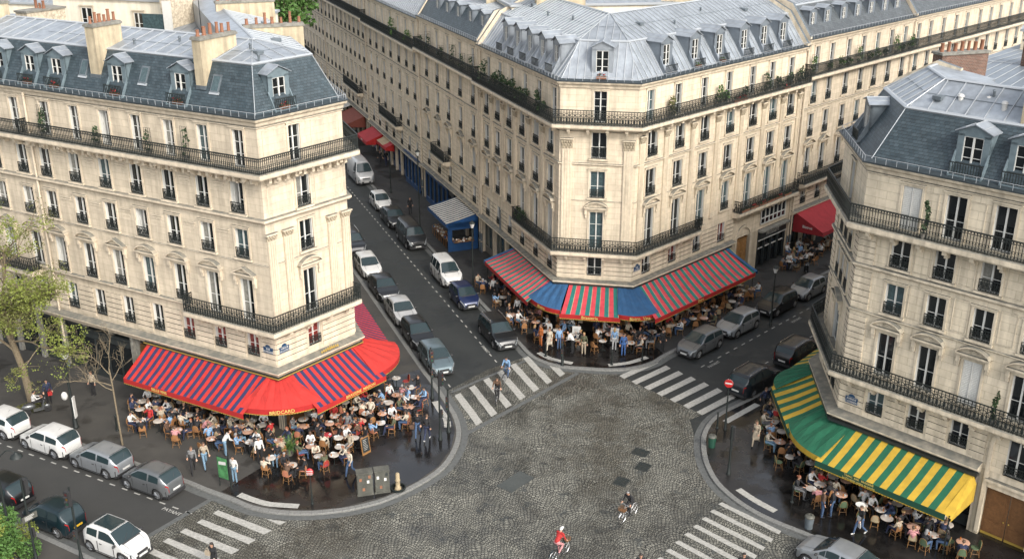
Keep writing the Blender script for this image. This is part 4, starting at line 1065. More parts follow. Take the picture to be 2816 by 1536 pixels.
rowhouse('stone house at the top right corner of the view with an iron balcony', r2, r3, [1.5+2.7*k for k in range(12)], LVR, 'limestone', 'slate_pale', 18.7, 21.2, 1.9, 22.2, 5, (), False)

# ---- C: the chamfered corner block over the green and yellow awning
pC0 = off(C2, 41, 2.6); pC3 = off(C1, 135.5, 24)
C = Bld('corner_building', 'grey-cream stone corner building with dark slate mansard above the green and yellow awning', 'building', [pC0, C2, C1, pC3], LVC, 'limestone_grey', org=C1)
LC = C.fr[1].L
cc = dict(f6=[2.45, 4.67, 7.0], f5=[2.28, 4.55, 6.82], f4=[2.27, 4.45, 6.8], f3=[2.18, 4.4, 6.7], f1=[2.05, 4.35, 6.62])
for k in range(9):
    x = lambda n: cc[n][k] if k < 3 else cc[n][2]+2.28*(k-2)+.15
    C.win(2, x('f6'), *LVC['f6'], .98, 'shutter' if k == 0 else 'dark', bars=1)
    C.win(2, x('f5'), *LVC['f5'], 1.0, ('dark', 'dark', 'curtain')[k % 3], 'iron'); C.win(2, x('f4'), *LVC['f4'], .98, ('sheer', 'dark', 'dark')[k % 3], 'iron')
    C.win(2, x('f3'), LVC['f3'][0], 9.3, .95, 'shutter' if k == 2 else 'dark', None, 'arc')
    if k < 3: C.win(2, x('f1'), *LVC['f1'], .92, ('sheer', 'dark', 'dark')[k], 'iron', surround=False)
    elif k == 3: C.win(2, 9.55, 3.9, 6.0, 1.0, 'dark', 'iron', surround=False)
C.win(1, LC-3.2, *LVC['f6'], .9, 'sheer')
for k, s in enumerate((1.9, 3.1, 4.3)):
    C.win(1, s, *LVC['f5'], .72, 'dark', 'iron'); C.win(1, s, *LVC['f4'], .72, 'curtain' if k == 1 else 'dark', 'iron'); C.win(1, s, *LVC['f1'], .8, 'dark', 'iron', surround=False)
C.win(1, 3.1, 6.75, 9.3, 1.5, 'sheer', None, 'tri')
rows(C, 0, [3], LVC)
C.walls(3.9, 18.1)
for i in (0, 1): groundfloor(C, i, 3.9, m='shop_black')
groundfloor(C, 2, 3.9, 0, 7.95, 'shop_black'); groundfloor(C, 2, 3.9, 12.2, None, 'oak')
g = MB(); f = C.fr[2]
for a, e in ((7.95, 8.35), (10.75, 12.2)): g = MB(); g.fbox(f, a, e, -.4, .02, .1, 3.9, 0); g.build('pier', ['limestone_grey'], C.root)
g = MB(); f = C.fr[2]   # double oak door
for a, e in ((8.37, 9.53), (9.57, 10.73)):
    g.fbox(f, a, e, -.35, -.28, .12, 3.0, 0)
    for za, zb in ((.3, .95), (1.1, 2.75)): g.fbox(f, a+.13, e-.13, -.28, -.25, za, zb, 0); g.fbox(f, a+.22, e-.22, -.25, -.235, za+.1, zb-.1, 0)
    g.fbox(f, a+.02, e-.02, -.28, -.262, .13, .27, 1)
g.ell(f.P(9.42, -.22, 1.2), (.04, .04, .04), m=1); g.ell(f.P(9.68, -.22, 1.2), (.04, .04, .04), m=1)
g.build('door', ['oak', 'gold'], C.root)
C.tr.fbox(f, 8.35, 10.75, -.35, .08, 3.0, 3.35); C.tr.fbox(f, 8.3, 10.8, .0, .22, 3.35, 3.5); C.tr.fbox(f, 8.35, 10.75, -.35, -.03, 3.5, 3.9)
for k in range(10):     # arch moulding round the window over the door
    a, e = pi*k/10, pi*(k+1)/10; c, r, zz = 9.55, 1.15, 5.35
    C.tr.hexa([f.P(c+r*cos(a),.0,zz+r*sin(a)),f.P(c+r*cos(e),.0,zz+r*sin(e)),f.P(c+r*cos(e),.12,zz+r*sin(e)),f.P(c+r*cos(a),.12,zz+r*sin(a)),f.P(c+(r+.2)*cos(a),.0,zz+(r+.2)*sin(a)),f.P(c+(r+.2)*cos(e),.0,zz+(r+.2)*sin(e)),f.P(c+(r+.2)*cos(e),.12,zz+(r+.2)*sin(e)),f.P(c+(r+.2)*cos(a),.12,zz+(r+.2)*sin(a))])
for s in (c-r-.1, c+r+.1): C.tr.fbox(f, s-.1, s+.1, 0, .12, .3, zz)
C.rustic(1, 4.3, 6.1, 0, None); C.rustic(2, 4.3, 6.1, 0, 8.0); C.rustic(0, 4.3, 6.1)
for z0, z1 in ((6.9, 9.9), (10.3, 12.4), (12.75, 14.4)):
    C.rustic(2, z0, z1, 0, .95, .34); C.rustic(1, z0, z1, LC-.75, LC, .34); C.rustic(1, z0, z1, 0, .75, .34)
C.course([(-.35, 3.6), (.25, 3.6), (.30, 3.75), (.62, 3.95), (.62, 4.03), (.0, 4.2)], i1=2, s1=8.0)
mould(C, 12.55, .20, .22); mould(C, 10.10, .10, .10); mould(C, 17.55, .07, .08); mould(C, 14.98, .05, .08)
C.dentils(14.55, .14, 0, .24, .5, .16)
for k in range(8):
    s = 3.42+2.28*k
    for z0, z1 in ((13.0, 14.4), (10.6, 12.3), (15.5, 17.2)):
        for a in (-.38, .38): C.tr.fbox(f, s+a-.02, s+a+.02, 0, .025, z0, z1)
        for z in (z0, z1): C.tr.fbox(f, s-.38, s+.38, 0, .025, z-.02, z+.02)
C.balcony(14.68, 15.04, 0, 0, 2, None, .78, 1.0, 'bars', 'balcony', pitch=.15)
C.balcony(6.30, 6.64, 0, 1, 2, None, .82, 1.0, 'scroll', 'balcony')
C.roof(18.1, 20.75, 1.65, 22.0, 3.6, 'slate', seams=.95, tail=3, tz=.45)
[C.dormer(2, s, 18.55, 20.1, .50, .94, peak=.40, cheek='dormer_blue') for s in (4.8, 7.25, 12)]
C.dormer(1, 2.2, 18.6, 20.1, .50, .72, peak=.25, cheek='lead'); C.gable(0, .16)
C.chimney(2, 6.55, .55, 1.75, 4.4, 20.3, 22.6, pots=5)
C.finish()
for (s, i_) in ((3.0, 2.6), (5.2, 2.4), (4.2, 3.0)):
    g = MB(); g.lathe(C.fr[2].P(s, -i_, 21.35), [(.12, -.3), (.12, .1), (.17, .12), (.12, .22), (0, .26)], 12); g.build('roof_vent', ['letter_white'], C.root, smooth=40)

# small roof fittings: hatches, vents, lap joints between zinc sheets
def clutter(b, i, ss):
    zg, zm, inm, zr, inr = b.rs; f = b.fr[i]
    for k, (s, t) in enumerate(ss):
        d = inm+(inr-inm)*t; z = zm+(zr-zm)*t; g = MB()
        if k % 3 == 0: g.fbox(f, s-.22, s+.22, -d-.3, -d+.3, z-.05, z+.14, 0)
        else: g.lathe(f.P(s, -d, z), [(.07, -.1), (.07, .22), (.12, .24), (.05, .33), (0, .34)], 8, 0)
        g.build('roof_vent', ['lead'], b.root)
def laps(b, ts, j=.10):
    zg, zm, inm, zr, inr = b.rs; g = MB()
    for t in ts: d = inm+(inr-inm)*t; z = zm+(zr-zm)*t; g.sweep(b.pts, [(-d+.02, z+.008), (-d-.02, z+.022)], 0)
    g.build('sheet_laps', ['lead'], b.root)
clutter(A, 0, ((4.2, .5), (8.0, .3), (10.8, .6), (13.0, .35), (16.2, .6), (17.8, .2))); clutter(A, 1, ((2.5, .4),)); clutter(A, 2, ((4, .5), (11, .4)))
clutter(B, 0, ((3, .6), (7, .4), (11, .5))); clutter(B, 2, ((4, .5), (7.5, .3), (12, .6), (17, .4))); clutter(C, 2, ((2.0, .4), (4.4, .7)))
laps(A, (.45,)); laps(B, (.5,)); laps(C, (.5,))
# ---- roofs and courtyard houses behind
def block(name, label, poly, zg, ridge, wallm, roofm, wins=(), group=None, cat='building', rh=1.3, seams=True):
    o = (sum(p[0] for p in poly)/len(poly), sum(p[1] for p in poly)/len(poly)); root = empty(name, (*o, 0), 0, label, cat, group)
    g = MB(); n = len(poly); frs = [Fr(poly[k], poly[(k+1) % n]) for k in range(n)]
    for f in frs: g.face([f.P(0,0,0), f.P(f.L,0,0), f.P(f.L,0,zg), f.P(0,0,zg)], 0, [(0,0), (f.L,0), (f.L,zg), (0,zg)])
    g.build('wall', [wallm], root)
    g = MB(); a, b_, c, d = poly
    m0 = ((a[0]+d[0])/2, (a[1]+d[1])/2); m1 = ((b_[0]+c[0])/2, (b_[1]+c[1])/2)
    m0 = (m0[0]+(m1[0]-m0[0])*.12, m0[1]+(m1[1]-m0[1])*.12); m1 = (m1[0]-(m1[0]-m0[0])*.12, m1[1]-(m1[1]-m0[1])*.12)
    R0, R1 = (*m0, zg+rh), (*m1, zg+rh); P = lambda p: (*p, zg+.05)
    g.face([P(a), P(b_), R1, R0]); g.face([P(c), P(d), R0, R1]); g.face([P(b_), P(c), R1]); g.face([P(d), P(a), R0])
    for f in frs: g.fbox(f, -.1, f.L+.1, -.05, .18, zg-.12, zg+.06, 1)
    if seams:
        for (p, q) in ((a, b_), (d, c)):
            n = int(math.dist(p, q)/.7)
            for k in range(1, n):
                t = k/n; x = (p[0]+(q[0]-p[0])*t, p[1]+(q[1]-p[1])*t, zg+.07); tt = min(1, max(0, t)); y = tuple(R0[j]+(R1[j]-R0[j])*tt for j in (0, 1, 2))
                g.tube(x, (y[0], y[1], y[2]+.03), .022, n=4, m=1)
    g.tube(R0, R1, .06, n=5, m=1)
    g.build('roof', [roofm, 'zinc_seam'], root)
    for (k, s, z0, z1, w) in wins:
        f = frs[k]; p = f.P(s, 0, 0); link('window', win_mesh(w, z1-z0, 'dark', 'trim', True, depth=.02), root, (p[0]-o[0]+f.n[0]*.06, p[1]-o[1]+f.n[1]*.06, z0), f.rz)
    return root
def stack(root, p, a, L, w, z0, z1, m, pots, cap='weathered'):
    f = Fr(p, off(p, a, L)); g = MB(); g.fbox(f, 0, L, -w/2, w/2, z0, z1, 0); g.fbox(f, -.08, L+.08, -w/2-.08, w/2+.08, z1, z1+.14, 1)
    R = Vector(root.location); o = g.build('chimney', [m, cap], root, tuple(R))
    me = o.data; ul = me.uv_layers[0].data
    for pl in me.polygons:
        for li in pl.loop_indices: v = me.vertices[me.loops[li].vertex_index].co; ul[li].uv = (v.x+v.y, v.z)
    for k in range(pots):
        q = f.P(L*(k+.5)/pots, 0, z1+.13); h = random.uniform(.35, .65); r = random.uniform(.09, .13)
        g = MB(); g.lathe(q, [(r*1.1, 0), (r, .08), (r*.86, h-.06), (r*1.02, h-.04), (r*1.02, h), (r*.7, h), (r*.7, h-.2)], 10); link('chimney_pot', g.mesh('chimney_pot', ['terracotta'], tuple(R), smooth=50), o)
# ------------------------------------------------------------------ awnings
V3 = lambda *a: Vector(a)
def canopy(root, name, top0, top1, lip0, lip1, mats, n, trim=None):
    """striped sheet between wall line top0-top1 and lip line lip0-lip1 (3D points)"""
    T0, T1, L0_, L1_ = map(Vector, (top0, top1, lip0, lip1)); g = MB(); R = root.location
    if isinstance(n, int): cuts = [(k/n, (k+1)/n, k % len(mats)) for k in range(n)]
    else: cuts = n
    sg = Vector((0, 0, -.05))
    for a, b, m in cuts:
        A_, B_, C_, D_ = T0.lerp(T1, a), T0.lerp(T1, b), L0_.lerp(L1_, b), L0_.lerp(L1_, a)
        mA, mB = A_.lerp(D_, .55)+sg, B_.lerp(C_, .55)+sg
        g.face([A_, B_, mB, mA], m); g.face([mA, mB, C_, D_], m)
        dn = Vector((0, 0, -.02))
        g.face([A_+dn, B_+dn, mB+dn, mA+dn], m); g.face([mA+dn, mB+dn, C_+dn, D_+dn], m)
    return g.build(name, mats, root, tuple(R))
def valance(root, pts, z, h, m, mt='gold', scal=.16, trimh=.05, end=None):
    """pts plan polyline of the lip"""
    g = MB(); R = tuple(root.location)
    g.sweep(pts, [(.0, z), (.0, z-h), (-.015, z-h), (-.015, z)], 0)
    for a, b in zip(pts, pts[1:]):
        f = Fr(a, b); n = max(1, round(f.L/scal)); st = f.L/n
        for k in range(n):
            q = [f.P((k+t/4)*st, .008, z-h-trimh*sin(pi*t/4)) for t in range(5)]
            g.face([f.P(k*st, .008, z-h+.02)]+q+[f.P((k+1)*st, .008, z-h+.02)], 1)
    return g.build('valance', [m, mt], root, R)
def fan(root, apex0, apex1, pts, zl, m, n=None):
    """corner canopy: fan from wall corner to curved lip"""
    g = MB(); R = tuple(root.location); k = len(pts)-1
    for i in range(k):
        t0, t1 = i/k, (i+1)/k
        a = Vector(apex0).lerp(Vector(apex1), t0); b = Vector(apex0).lerp(Vector(apex1), t1)
        p, q = Vector((*pts[i], zl)), Vector((*pts[i+1], zl)); up = Vector((0, 0, .07))
        zz_ = V3(0, 0, .05)
        mp, mq = a.lerp(p, .6)+up+(zz_ if i % 2 else -zz_), b.lerp(q, .6)+up-(zz_ if i % 2 else -zz_)
        g.face([a, b, mq, mp], 0); g.face([mp, mq, q, p], 0)
        g.tube(tuple(a+up*.2), tuple(mp+up*.1), .012, n=3); g.tube(tuple(mp+up*.1), tuple(p), .012, n=3)
    return g.build('corner_canopy', [m], root, R)
def bez(a, c, b, n): return [tuple((1-t)**2*a[j]+2*t*(1-t)*c[j]+t*t*b[j] for j in (0, 1)) for t in [k/n for k in range(n+1)]]
def arms(root, f, ss, zt, d, zl):
    g = MB()
    for s in ss: g.tube(f.P(s, .05, zt-.35), f.P(s, d*.55, zt-.75), .02, n=4); g.tube(f.P(s, d*.55, zt-.75), f.P(s, d-.05, zl-.03), .02, n=4)
    g.build('awning_arm', ['iron'], root, tuple(root.location))
def txt_on(root, f, s, d, z, t, size, m):
    return text(t, size, m, f.P(s, d+.012, z), (*f.n, 0), root)
def posts(root, pts, z):
    g = MB()
    for p in pts: g.tube((*p, KZ), (*p, z), .035, n=6)
    g.build('awning_post', ['iron'], root, tuple(root.location))

# A: red / navy
fl, fs, ft = A.fr; La = fl.L
AW = empty('cafe_awning', (A1[0], A1[1], 0), 0, 'large red and navy striped cafe awning with plain red corner fans', 'awning')
zt, zl, dl, vh = 3.72, 2.55, 2.95, .34
m2 = ['aw_red', 'aw_navy']
canopy(AW, 'canopy', fl.P(La-10.35, .3, zt), fl.P(La-.35, .3, zt), fl.P(La-9.9, dl, zl), fl.P(La-.25, dl, zl), m2, 37)
valance(AW, [fl.P(La-9.9, dl, 0)[:2], fl.P(La-.25, dl, 0)[:2]], zl, vh, 'aw_redv')
txt_on(AW, fl, La-6.9, dl, zl-.17, 'BELLE VINS', .26, 'letter_gold')
g = MB(); g.face([fl.P(La-10.35, .3, zt), fl.P(La-9.9, dl, zl), fl.P(La-9.9, dl, zl-vh), fl.P(La-10.35, .3, zl-vh)]); g.build('side_panel', ['aw_redv'], AW)
d2 = 3.15
canopy(AW, 'canopy', fs.P(.55, .3, zt), fs.P(5.9, .3, zt), fs.P(.15, d2, zl), fs.P(5.75, d2, zl), m2, 22)
valance(AW, [fs.P(.15, d2, 0)[:2], fs.P(5.75, d2, 0)[:2]], zl, vh, 'aw_redv')
txt_on(AW, fs, 3.6, d2, zl-.17, 'BRASSERIE  MAISON', .27, 'letter_gold')
a = fl.P(La-.85, dl-.35, 0)[:2]; b = fs.P(.9, d2-.35, 0)[:2]; c_ = (A1[0]+(a[0]+b[0]-2*A1[0])*.98, A1[1]+(a[1]+b[1]-2*A1[1])*.98)
P_ = bez(a, c_, b, 10)
fan(AW, fl.P(La-.5, .3, zt+.06), fs.P(.5, .3, zt+.06), P_, zl+.16, 'aw_red'); valance(AW, P_, zl+.16, vh, 'aw_redv')
mid = P_[5]; nn = Vector((mid[0]-A1[0], mid[1]-A1[1], 0)).normalized()
text('BRIDCARD', .30, 'letter_gold', (mid[0]+nn.x*.03, mid[1]+nn.y*.03, zl-.01), nn, AW)
# second fan on the far corner + striped canopy up the side street
a = fs.P(5.2, d2-.35, 0)[:2]; b = ft.P(1.3, 2.9, 0)[:2]; c_ = (A2[0]+(a[0]+b[0]-2*A2[0])*.92, A2[1]+(a[1]+b[1]-2*A2[1])*.92)
P_ = bez(a, c_, b, 10)
fan(AW, fs.P(5.6, .3, zt+.06), ft.P(.6, .3, zt+.06), P_, zl+.14, 'aw_red'); valance(AW, P_, zl+.14, vh, 'aw_redv')
canopy(AW, 'canopy', ft.P(.4, .3, zt), ft.P(9.5, .3, zt), ft.P(.4, 2.6, zl), ft.P(9.3, 2.6, zl), m2, 36)
valance(AW, [ft.P(.4, 2.6, 0)[:2], ft.P(9.3, 2.6, 0)[:2]], zl, vh, 'aw_redv')
arms(AW, fl, [La-9, La-6.5, La-4, La-1.5], zt, dl, zl); arms(AW, fs, [1, 3, 5], zt, d2, zl)
g = MB(); g.sweep(A.sub(0, La-10.6, 2, 9.8), [(.12, zt-.02), (.42, zt-.02), (.42, zt+.12), (.12, zt+.16)], 0, closed=True); g.sweep(A.sub(0, La-10.6, 2, 9.8), [(.42, zt+.04), (.46, zt+.04), (.46, zt+.09), (.42, zt+.09)], 1, closed=True); g.build('awning_box', ['shop_black', 'gold'], AW)
# gilt scroll ornament on the cornice above the side canopy
orn = MB()
for k in range(9):
    s = 3.0+.16*k; orn.lathe(fs.P(s, .52, 4.30), [(.02, 0), (.07, .04+.05*(k % 2)), (.03, .14+.08*(4-abs(4-k))/4), (0, .2+.1*(4-abs(4-k))/4)], 6)
orn.build('gilt_ornament', ['gold'], A.root)

# B: pink/teal with blue fans
gl, gm, gr = B.fr; LBl = gl.L
BW = empty('cafe_awning', (B1[0], B1[1], 0), 0, 'long pink and teal striped cafe awning with blue corner fans and red valance', 'awning')
zt, zl, vh = 3.28, 2.45, .34
m3 = ['aw_pink', 'aw_teal']
def stripes3(n):
    out = []; w = 1/n
    for k in range(n): out += [(k*w, k*w+w*.48, 0), (k*w+w*.48, k*w+w*.93, 1), (k*w+w*.93, (k+1)*w, 2)]
    return out
m3 = ['aw_pink', 'aw_teal', 'aw_cream']
canopy(BW, 'canopy', gl.P(LBl-7.9, .3, zt), gl.P(LBl-.2, .3, zt), gl.P(LBl-8.15, 2.75, zl), gl.P(LBl+.9, 2.75, zl), m3, stripes3(13))
valance(BW, [gl.P(LBl-8.15, 2.75, 0)[:2], gl.P(LBl+.9, 2.75, 0)[:2]], zl, .28, 'aw_redv', 'aw_redv')
canopy(BW, 'canopy', gm.P(.95, .3, zt), gm.P(4.5, .3, zt), gm.P(.85, 3.9, zl), gm.P(4.95, 3.9, zl), m3, stripes3(6))
valance(BW, [gm.P(.75, 3.9, 0)[:2], gm.P(5.05, 3.9, 0)[:2]], zl, .34, 'aw_redv')
txt_on(BW, gm, 2.9, 3.9, zl-.17, 'Brasserie', .32, 'letter_gold')
canopy(BW, 'canopy', gr.P(.2, .3, zt), gr.P(12.3, .3, zt), gr.P(-1.9, 3.75, zl), gr.P(10.9, 3.75, zl), m3, stripes3(17))
valance(BW, [gr.P(-1.9, 3.75, 0)[:2], gr.P(10.9, 3.75, 0)[:2]], zl, .34, 'aw_redv')
txt_on(BW, gr, 3.6, 3.75, zl-.17, 'Bistro', .30, 'letter_gold')
for (cx, cy), (a, b), m_t, tt in (((B1), (gl.P(LBl+.1, 2.35, 0)[:2], gm.P(.75, 3.55, 0)[:2]), 'aw_blue', 'Bistro'), ((B2), (gm.P(4.85, 3.55, 0)[:2], gr.P(-.9, 3.3, 0)[:2]), 'aw_blue', 'Bistro  Vins')):
    c_ = (cx+((a[0]+b[0])/2-cx)*1.35, cy+((a[1]+b[1])/2-cy)*1.35); P_ = bez(a, c_, b, 8)
    f0, f1 = (gl.P(LBl-.3, .3, zt+.05), gm.P(.9, .3, zt+.05)) if tt == 'Bistro' else (gm.P(4.5, .3, zt+.05), gr.P(.5, .3, zt+.05))
    fan(BW, f0, f1, P_, zl+.12, m_t); valance(BW, P_, zl+.12, .34, 'aw_redv')
    mid = P_[4]; nn = Vector((P_[5][1]-P_[3][1], -(P_[5][0]-P_[3][0]), 0)).normalized()
    text(tt, .32, 'letter_gold', (mid[0]+nn.x*.04, mid[1]+nn.y*.04, zl-.05), nn, BW)
for f_, s_, e_ in ((gl, LBl-8.05, -.03), (gr, 12.0, .03)):   # blue edge panels at both ends
    g = MB(); l = (LBl-8.3 if f_ is gl else 11.15); dd = 2.78 if f_ is gl else 3.78
    g.face([f_.P(s_, .3, zt+.05), f_.P(l, dd, zl+.05), f_.P(l-(.35 if f_ is gr else -.35), dd, zl+.05), f_.P(s_-(.35 if f_ is gr else -.35), .3, zt+.05)])
    g.face([f_.P(s_, .3, zt+.05), f_.P(l, dd, zl+.05), f_.P(l, dd, zl-.2), f_.P(s_, .3, zl-.2)]); g.build('side_panel', ['aw_blue'], BW)
g = MB(); g.sweep(B.sub(0, LBl-8, 2, 12.6), [(.12, zt-.02), (.38, zt-.02), (.38, zt+.12), (.12, zt+.16)], 0, closed=True); g.build('awning_box', ['shop_black'], BW)
posts(BW, [gr.P(10.8, 3.6, 0)[:2], gl.P(LBl-7.9, 2.6, 0)[:2]], zl-.3)

# C: green / yellow
hl, hm, hr = C.fr; LCm = hm.L; LCl = hl.L
CW = empty('cafe_awning', (C1[0], C1[1], 0), 0, 'green and yellow striped cafe awning wrapping the right corner', 'awning')
zt, zl, vh = 3.55, 2.35, .36
m4 = ['aw_green', 'aw_yellow']
canopy(CW, 'canopy', hr.P(.7, .3, zt), hr.P(7.75, .3, zt), hr.P(.55, 2.95, zl), hr.P(7.55, 2.95, zl), ['aw_yellow', 'aw_green'], 19)
valance(CW, [hr.P(.55, 2.95, 0)[:2], hr.P(7.7, 2.95, 0)[:2]], zl, vh, 'aw_dgreen', 'aw_yellow')
txt_on(CW, hr, 3.1, 2.95, zl-.11, 'TABAC  BAR   BRASSERIE', .15, 'letter_gold'); txt_on(CW, hr, 3.1, 2.95, zl-.27, 'Le Comptoir, cuisine de marche', .14, 'letter_gold')
g = MB(); g.face([hr.P(7.75, .3, zt), hr.P(7.55, 2.95, zl), hr.P(8.0, 2.95, zl-.1), hr.P(8.0, .3, zt-.5)]); g.face([hr.P(8.0, .3, zt-.5), hr.P(8.0, 2.95, zl-.1), hr.P(8.0, 2.95, zl-.3), hr.P(8.0, .3, zl-.3)]); g.build('side_panel', ['aw_yellow'], CW)
canopy(CW, 'canopy', hm.P(.6, .3, zt), hm.P(LCm-.5, .3, zt), hm.P(.35, 2.75, zl), hm.P(LCm-.2, 2.45, zl), ['aw_yellow', 'aw_green'], 12)
valance(CW, [hm.P(.35, 2.75, 0)[:2], hm.P(LCm-.2, 2.45, 0)[:2]], zl, vh, 'aw_dgreen', 'aw_yellow')
a = hm.P(LCm-1.1, 2.35, 0)[:2]; b = hr.P(.75, 2.75, 0)[:2]; c_ = (C1[0]+((a[0]+b[0])/2-C1[0])*1.5, C1[1]+((a[1]+b[1])/2-C1[1])*1.5); P_ = bez(a, c_, b, 8)
fan(CW, hm.P(LCm-1.3, .3, zt+.06), hr.P(1.2, .3, zt+.06), P_, zl+.14, 'aw_green'); valance(CW, P_, zl+.14, .30, 'aw_yellow', 'aw_yellow')
a = hl.P(LCl-.9, 2.3, 0)[:2]; b = hm.P(.9, 2.55, 0)[:2]; c_ = (C2[0]+((a[0]+b[0])/2-C2[0])*1.45, C2[1]+((a[1]+b[1])/2-C2[1])*1.45); P_ = bez(a, c_, b, 8)
fan(CW, hl.P(LCl-.7, .3, zt+.06), hm.P(.7, .3, zt+.06), P_, zl+.14, 'aw_green'); valance(CW, P_, zl+.14, .30, 'aw_yellow', 'aw_yellow')
canopy(CW, 'canopy', hl.P(LCl-5, .3, zt), hl.P(LCl-.3, .3, zt), hl.P(LCl-5, 2.4, zl), hl.P(LCl-.1, 2.4, zl), m4, 12)
valance(CW, [hl.P(LCl-5, 2.4, 0)[:2], hl.P(LCl-.1, 2.4, 0)[:2]], zl, vh, 'aw_dgreen', 'aw_yellow')
g = MB(); g.sweep(C.sub(0, LCl-5.3, 2, 8.0), [(.12, zt-.02), (.52, zt-.02), (.52, zt+.14), (.12, zt+.2)], 0, closed=True); g.build('awning_box', ['shop_black'], CW)
posts(CW, [hr.P(7.9, 2.9, 0)[:2]], zl)

# single awnings up the streets
def awning(label, f, s0, s1, zt, zl, d, mats, n, val, side=None, trim=None, tx=None, txs=.28):
    o = f.P((s0+s1)/2, 0, 0); r = empty('shop_awning', (o[0], o[1], 0), 0, label, 'awning', 'shop awnings up the side streets')
    canopy(r, 'canopy', f.P(s0, .1, zt), f.P(s1, .1, zt), f.P(s0, d, zl), f.P(s1, d, zl), mats, n)
    valance(r, [f.P(s0, d, 0)[:2], f.P(s1, d, 0)[:2]], zl, .32, val, trim or val)
    if side:
        for s in (s0, s1): g = MB(); g.face([f.P(s, .1, zt), f.P(s, d, zl), f.P(s, d, zl-.32), f.P(s, .1, zl-.5)]); g.build('side_panel', [side], r)
    if tx: txt_on(r, f, (s0+s1)/2, d, zl-.16, tx, txs, 'letter_white')
    return r
f1_ = Fr(q1, pBl)
L1_ = f1_.L
aw = awning('white and dark striped awning with bright blue sides over the blue street stall', f1_, L1_-6.4, L1_-.7, 3.35, 2.7, 3.0, ['aw_slate', 'aw_white'], 25, 'aw_royal', 'aw_royal')
f2_ = Fr(q2, q1)
awning('red awning over the shop halfway up the left street', f2_, 2.0, 6.5, 3.2, 2.4, 2.2, ['aw_crimson'], 1, 'aw_redv', 'aw_redv', tx='TABAC')
awning('narrow cream-topped red canopy right of the red awning up the left street', f2_, 7.0, 11.0, 3.1, 2.7, 1.1, ['aw_cream', 'aw_cream', 'aw_crimson'], 3, 'aw_redv', 'aw_redv')
f3_ = Fr(q3, q2)
awning('brown-red awning farthest up the left street', f3_, 15.5, 21.5, 3.4, 2.5, 2.6, ['aw_brown'], 1, 'aw_brown', 'aw_brown')
awning('grey canopy behind the brown-red awning up the left street', f3_, 10.0, 15.2, 3.6, 3.0, 2.8, ['aw_grey', 'aw_white'], 18, 'aw_grey')
fR = Fr(pBr, r1)
ra = awning('plain crimson awning of the cafe up the right street', fR, .5, 7.4, 3.9, 2.6, 3.0, ['aw_crimson'], 1, 'aw_crimson', 'aw_maroon', tx='BAR BRASSERIE', txs=.3)
pp_ = fR.P(.48, 1.5, 2.75); text('Bistrot', .34, 'letter_white', pp_, (-fR.u[0], -fR.u[1], 0), ra)
# blue street stall under the striped awning
o = f1_.P(L1_-3.5, 1.6, 0); st = empty('street_stall', (o[0], o[1], 0), 0, 'blue painted stall front with an opening full of goods beside the striped awning', 'stall')
g = MB(); f = f1_
for s in (L1_-.78,): 
    g.fbox(f, s, s+.08, .1, 2.9, KZ, 1.0, 0); g.fbox(f, s, s+.08, .1, .5, 1.0, 2.3, 0); g.fbox(f, s, s+.08, 2.5, 2.9, 1.0, 2.3, 0); g.fbox(f, s, s+.08, .1, 2.9, 2.1, 2.75, 0)
g.build('side_wall', ['shop_blue'], st); 
g = MB(); g.fbox(f, L1_-1.3, L1_-.5, .5, 2.4, .95, 1.0, 0)
for k in range(26):
    a = random.uniform(.6, 2.3); s = random.uniform(L1_-1.2, L1_-.55); q = f.P(s, a, 1.02); g.box(q[0]-.07, q[0]+.07, q[1]-.06, q[1]+.06, 1.0, 1.0+random.uniform(.04, .16), random.choice((1, 2, 3, 4)))
g.build('goods', ['oak', 'white_paint', 'aw_cream', 'aw_blue', 'terracotta'], st)
for k in range(7):
    q = f.P(L1_-1.6-k*.7, 2.4, 0); r = empty('goods_rack', (q[0], q[1], KZ), f.rz, '%s display table of goods from the near end of the blue stall' % ('first','second','third','fourth','fifth','sixth','seventh')[k], 'display table', 'display tables under the blue and white awning')
    g = MB(); g.box(-.3, .3, -.35, .35, .7, .74); [g.box(x-.02, x+.02, y-.02, y+.02, 0, .7) for x in (-.26, .26) for y in (-.3, .3)]; g.build('table', ['oak'], r, (0, 0, 0))
    g = MB()
    for i in range(14): x, y = random.uniform(-.25, .25), random.uniform(-.3, .3); g.box(x-.06, x+.06, y-.06, y+.06, .74, .74+random.uniform(.04, .22), random.randrange(5))
    g.build('goods', ['white_paint', 'terracotta', 'aw_cream', 'oak_pale', 'aw_blue'], r, (0, 0, 0))
# blue and black shopfronts further up (on the houses)
def shopfront(f, s0, s1, z1, m, label, tx=None, d=.16):
    o = f.P((s0+s1)/2, 0, 0); r = empty('shopfront', (o[0], o[1], 0), 0, label, 'shopfront'); g = MB()
    g.fbox(f, s0, s1, .02, d, z1-.55, z1, 0); g.fbox(f, s0-.06, s1+.06, .02, d+.14, z1, z1+.08, 0); g.fbox(f, s0, s1, .02, d, KZ, .6, 0)
    n = max(2, round((s1-s0)/1.3))
    for k in range(n+1): s = s0+(s1-s0)*k/n; g.fbox(f, max(s0, s-.07), min(s1, s+.07), .02, d, .6, z1-.55, 0)
    g.build('panelling', [m], r)
    g = MB(); g.face([f.P(s0, .05, .6), f.P(s1, .05, .6), f.P(s1, .05, z1-.55), f.P(s0, .05, z1-.55)]); g.build('shop_glass', ['glass_dark'], r)
    if tx: text(tx, .3, 'letter_white', f.P((s0+s1)/2, d+.01, z1-.28), (*f.n, 0), r)
    return r
shopfront(f1_, 1.2, 8.2, 3.6, 'shop_blue', 'dark blue painted shopfront up the left street', 'LIBRAIRIE')
shopfront(f1_, 8.9, 10.3, 3.4, 'shop_black', 'narrow black shopfront between the blue shopfront and the striped awning')
shopfront(f2_, L1_*.0+15.6, 20.8, 3.5, 'shop_blue', 'blue shopfront under the iron balcony, farther up the left street')
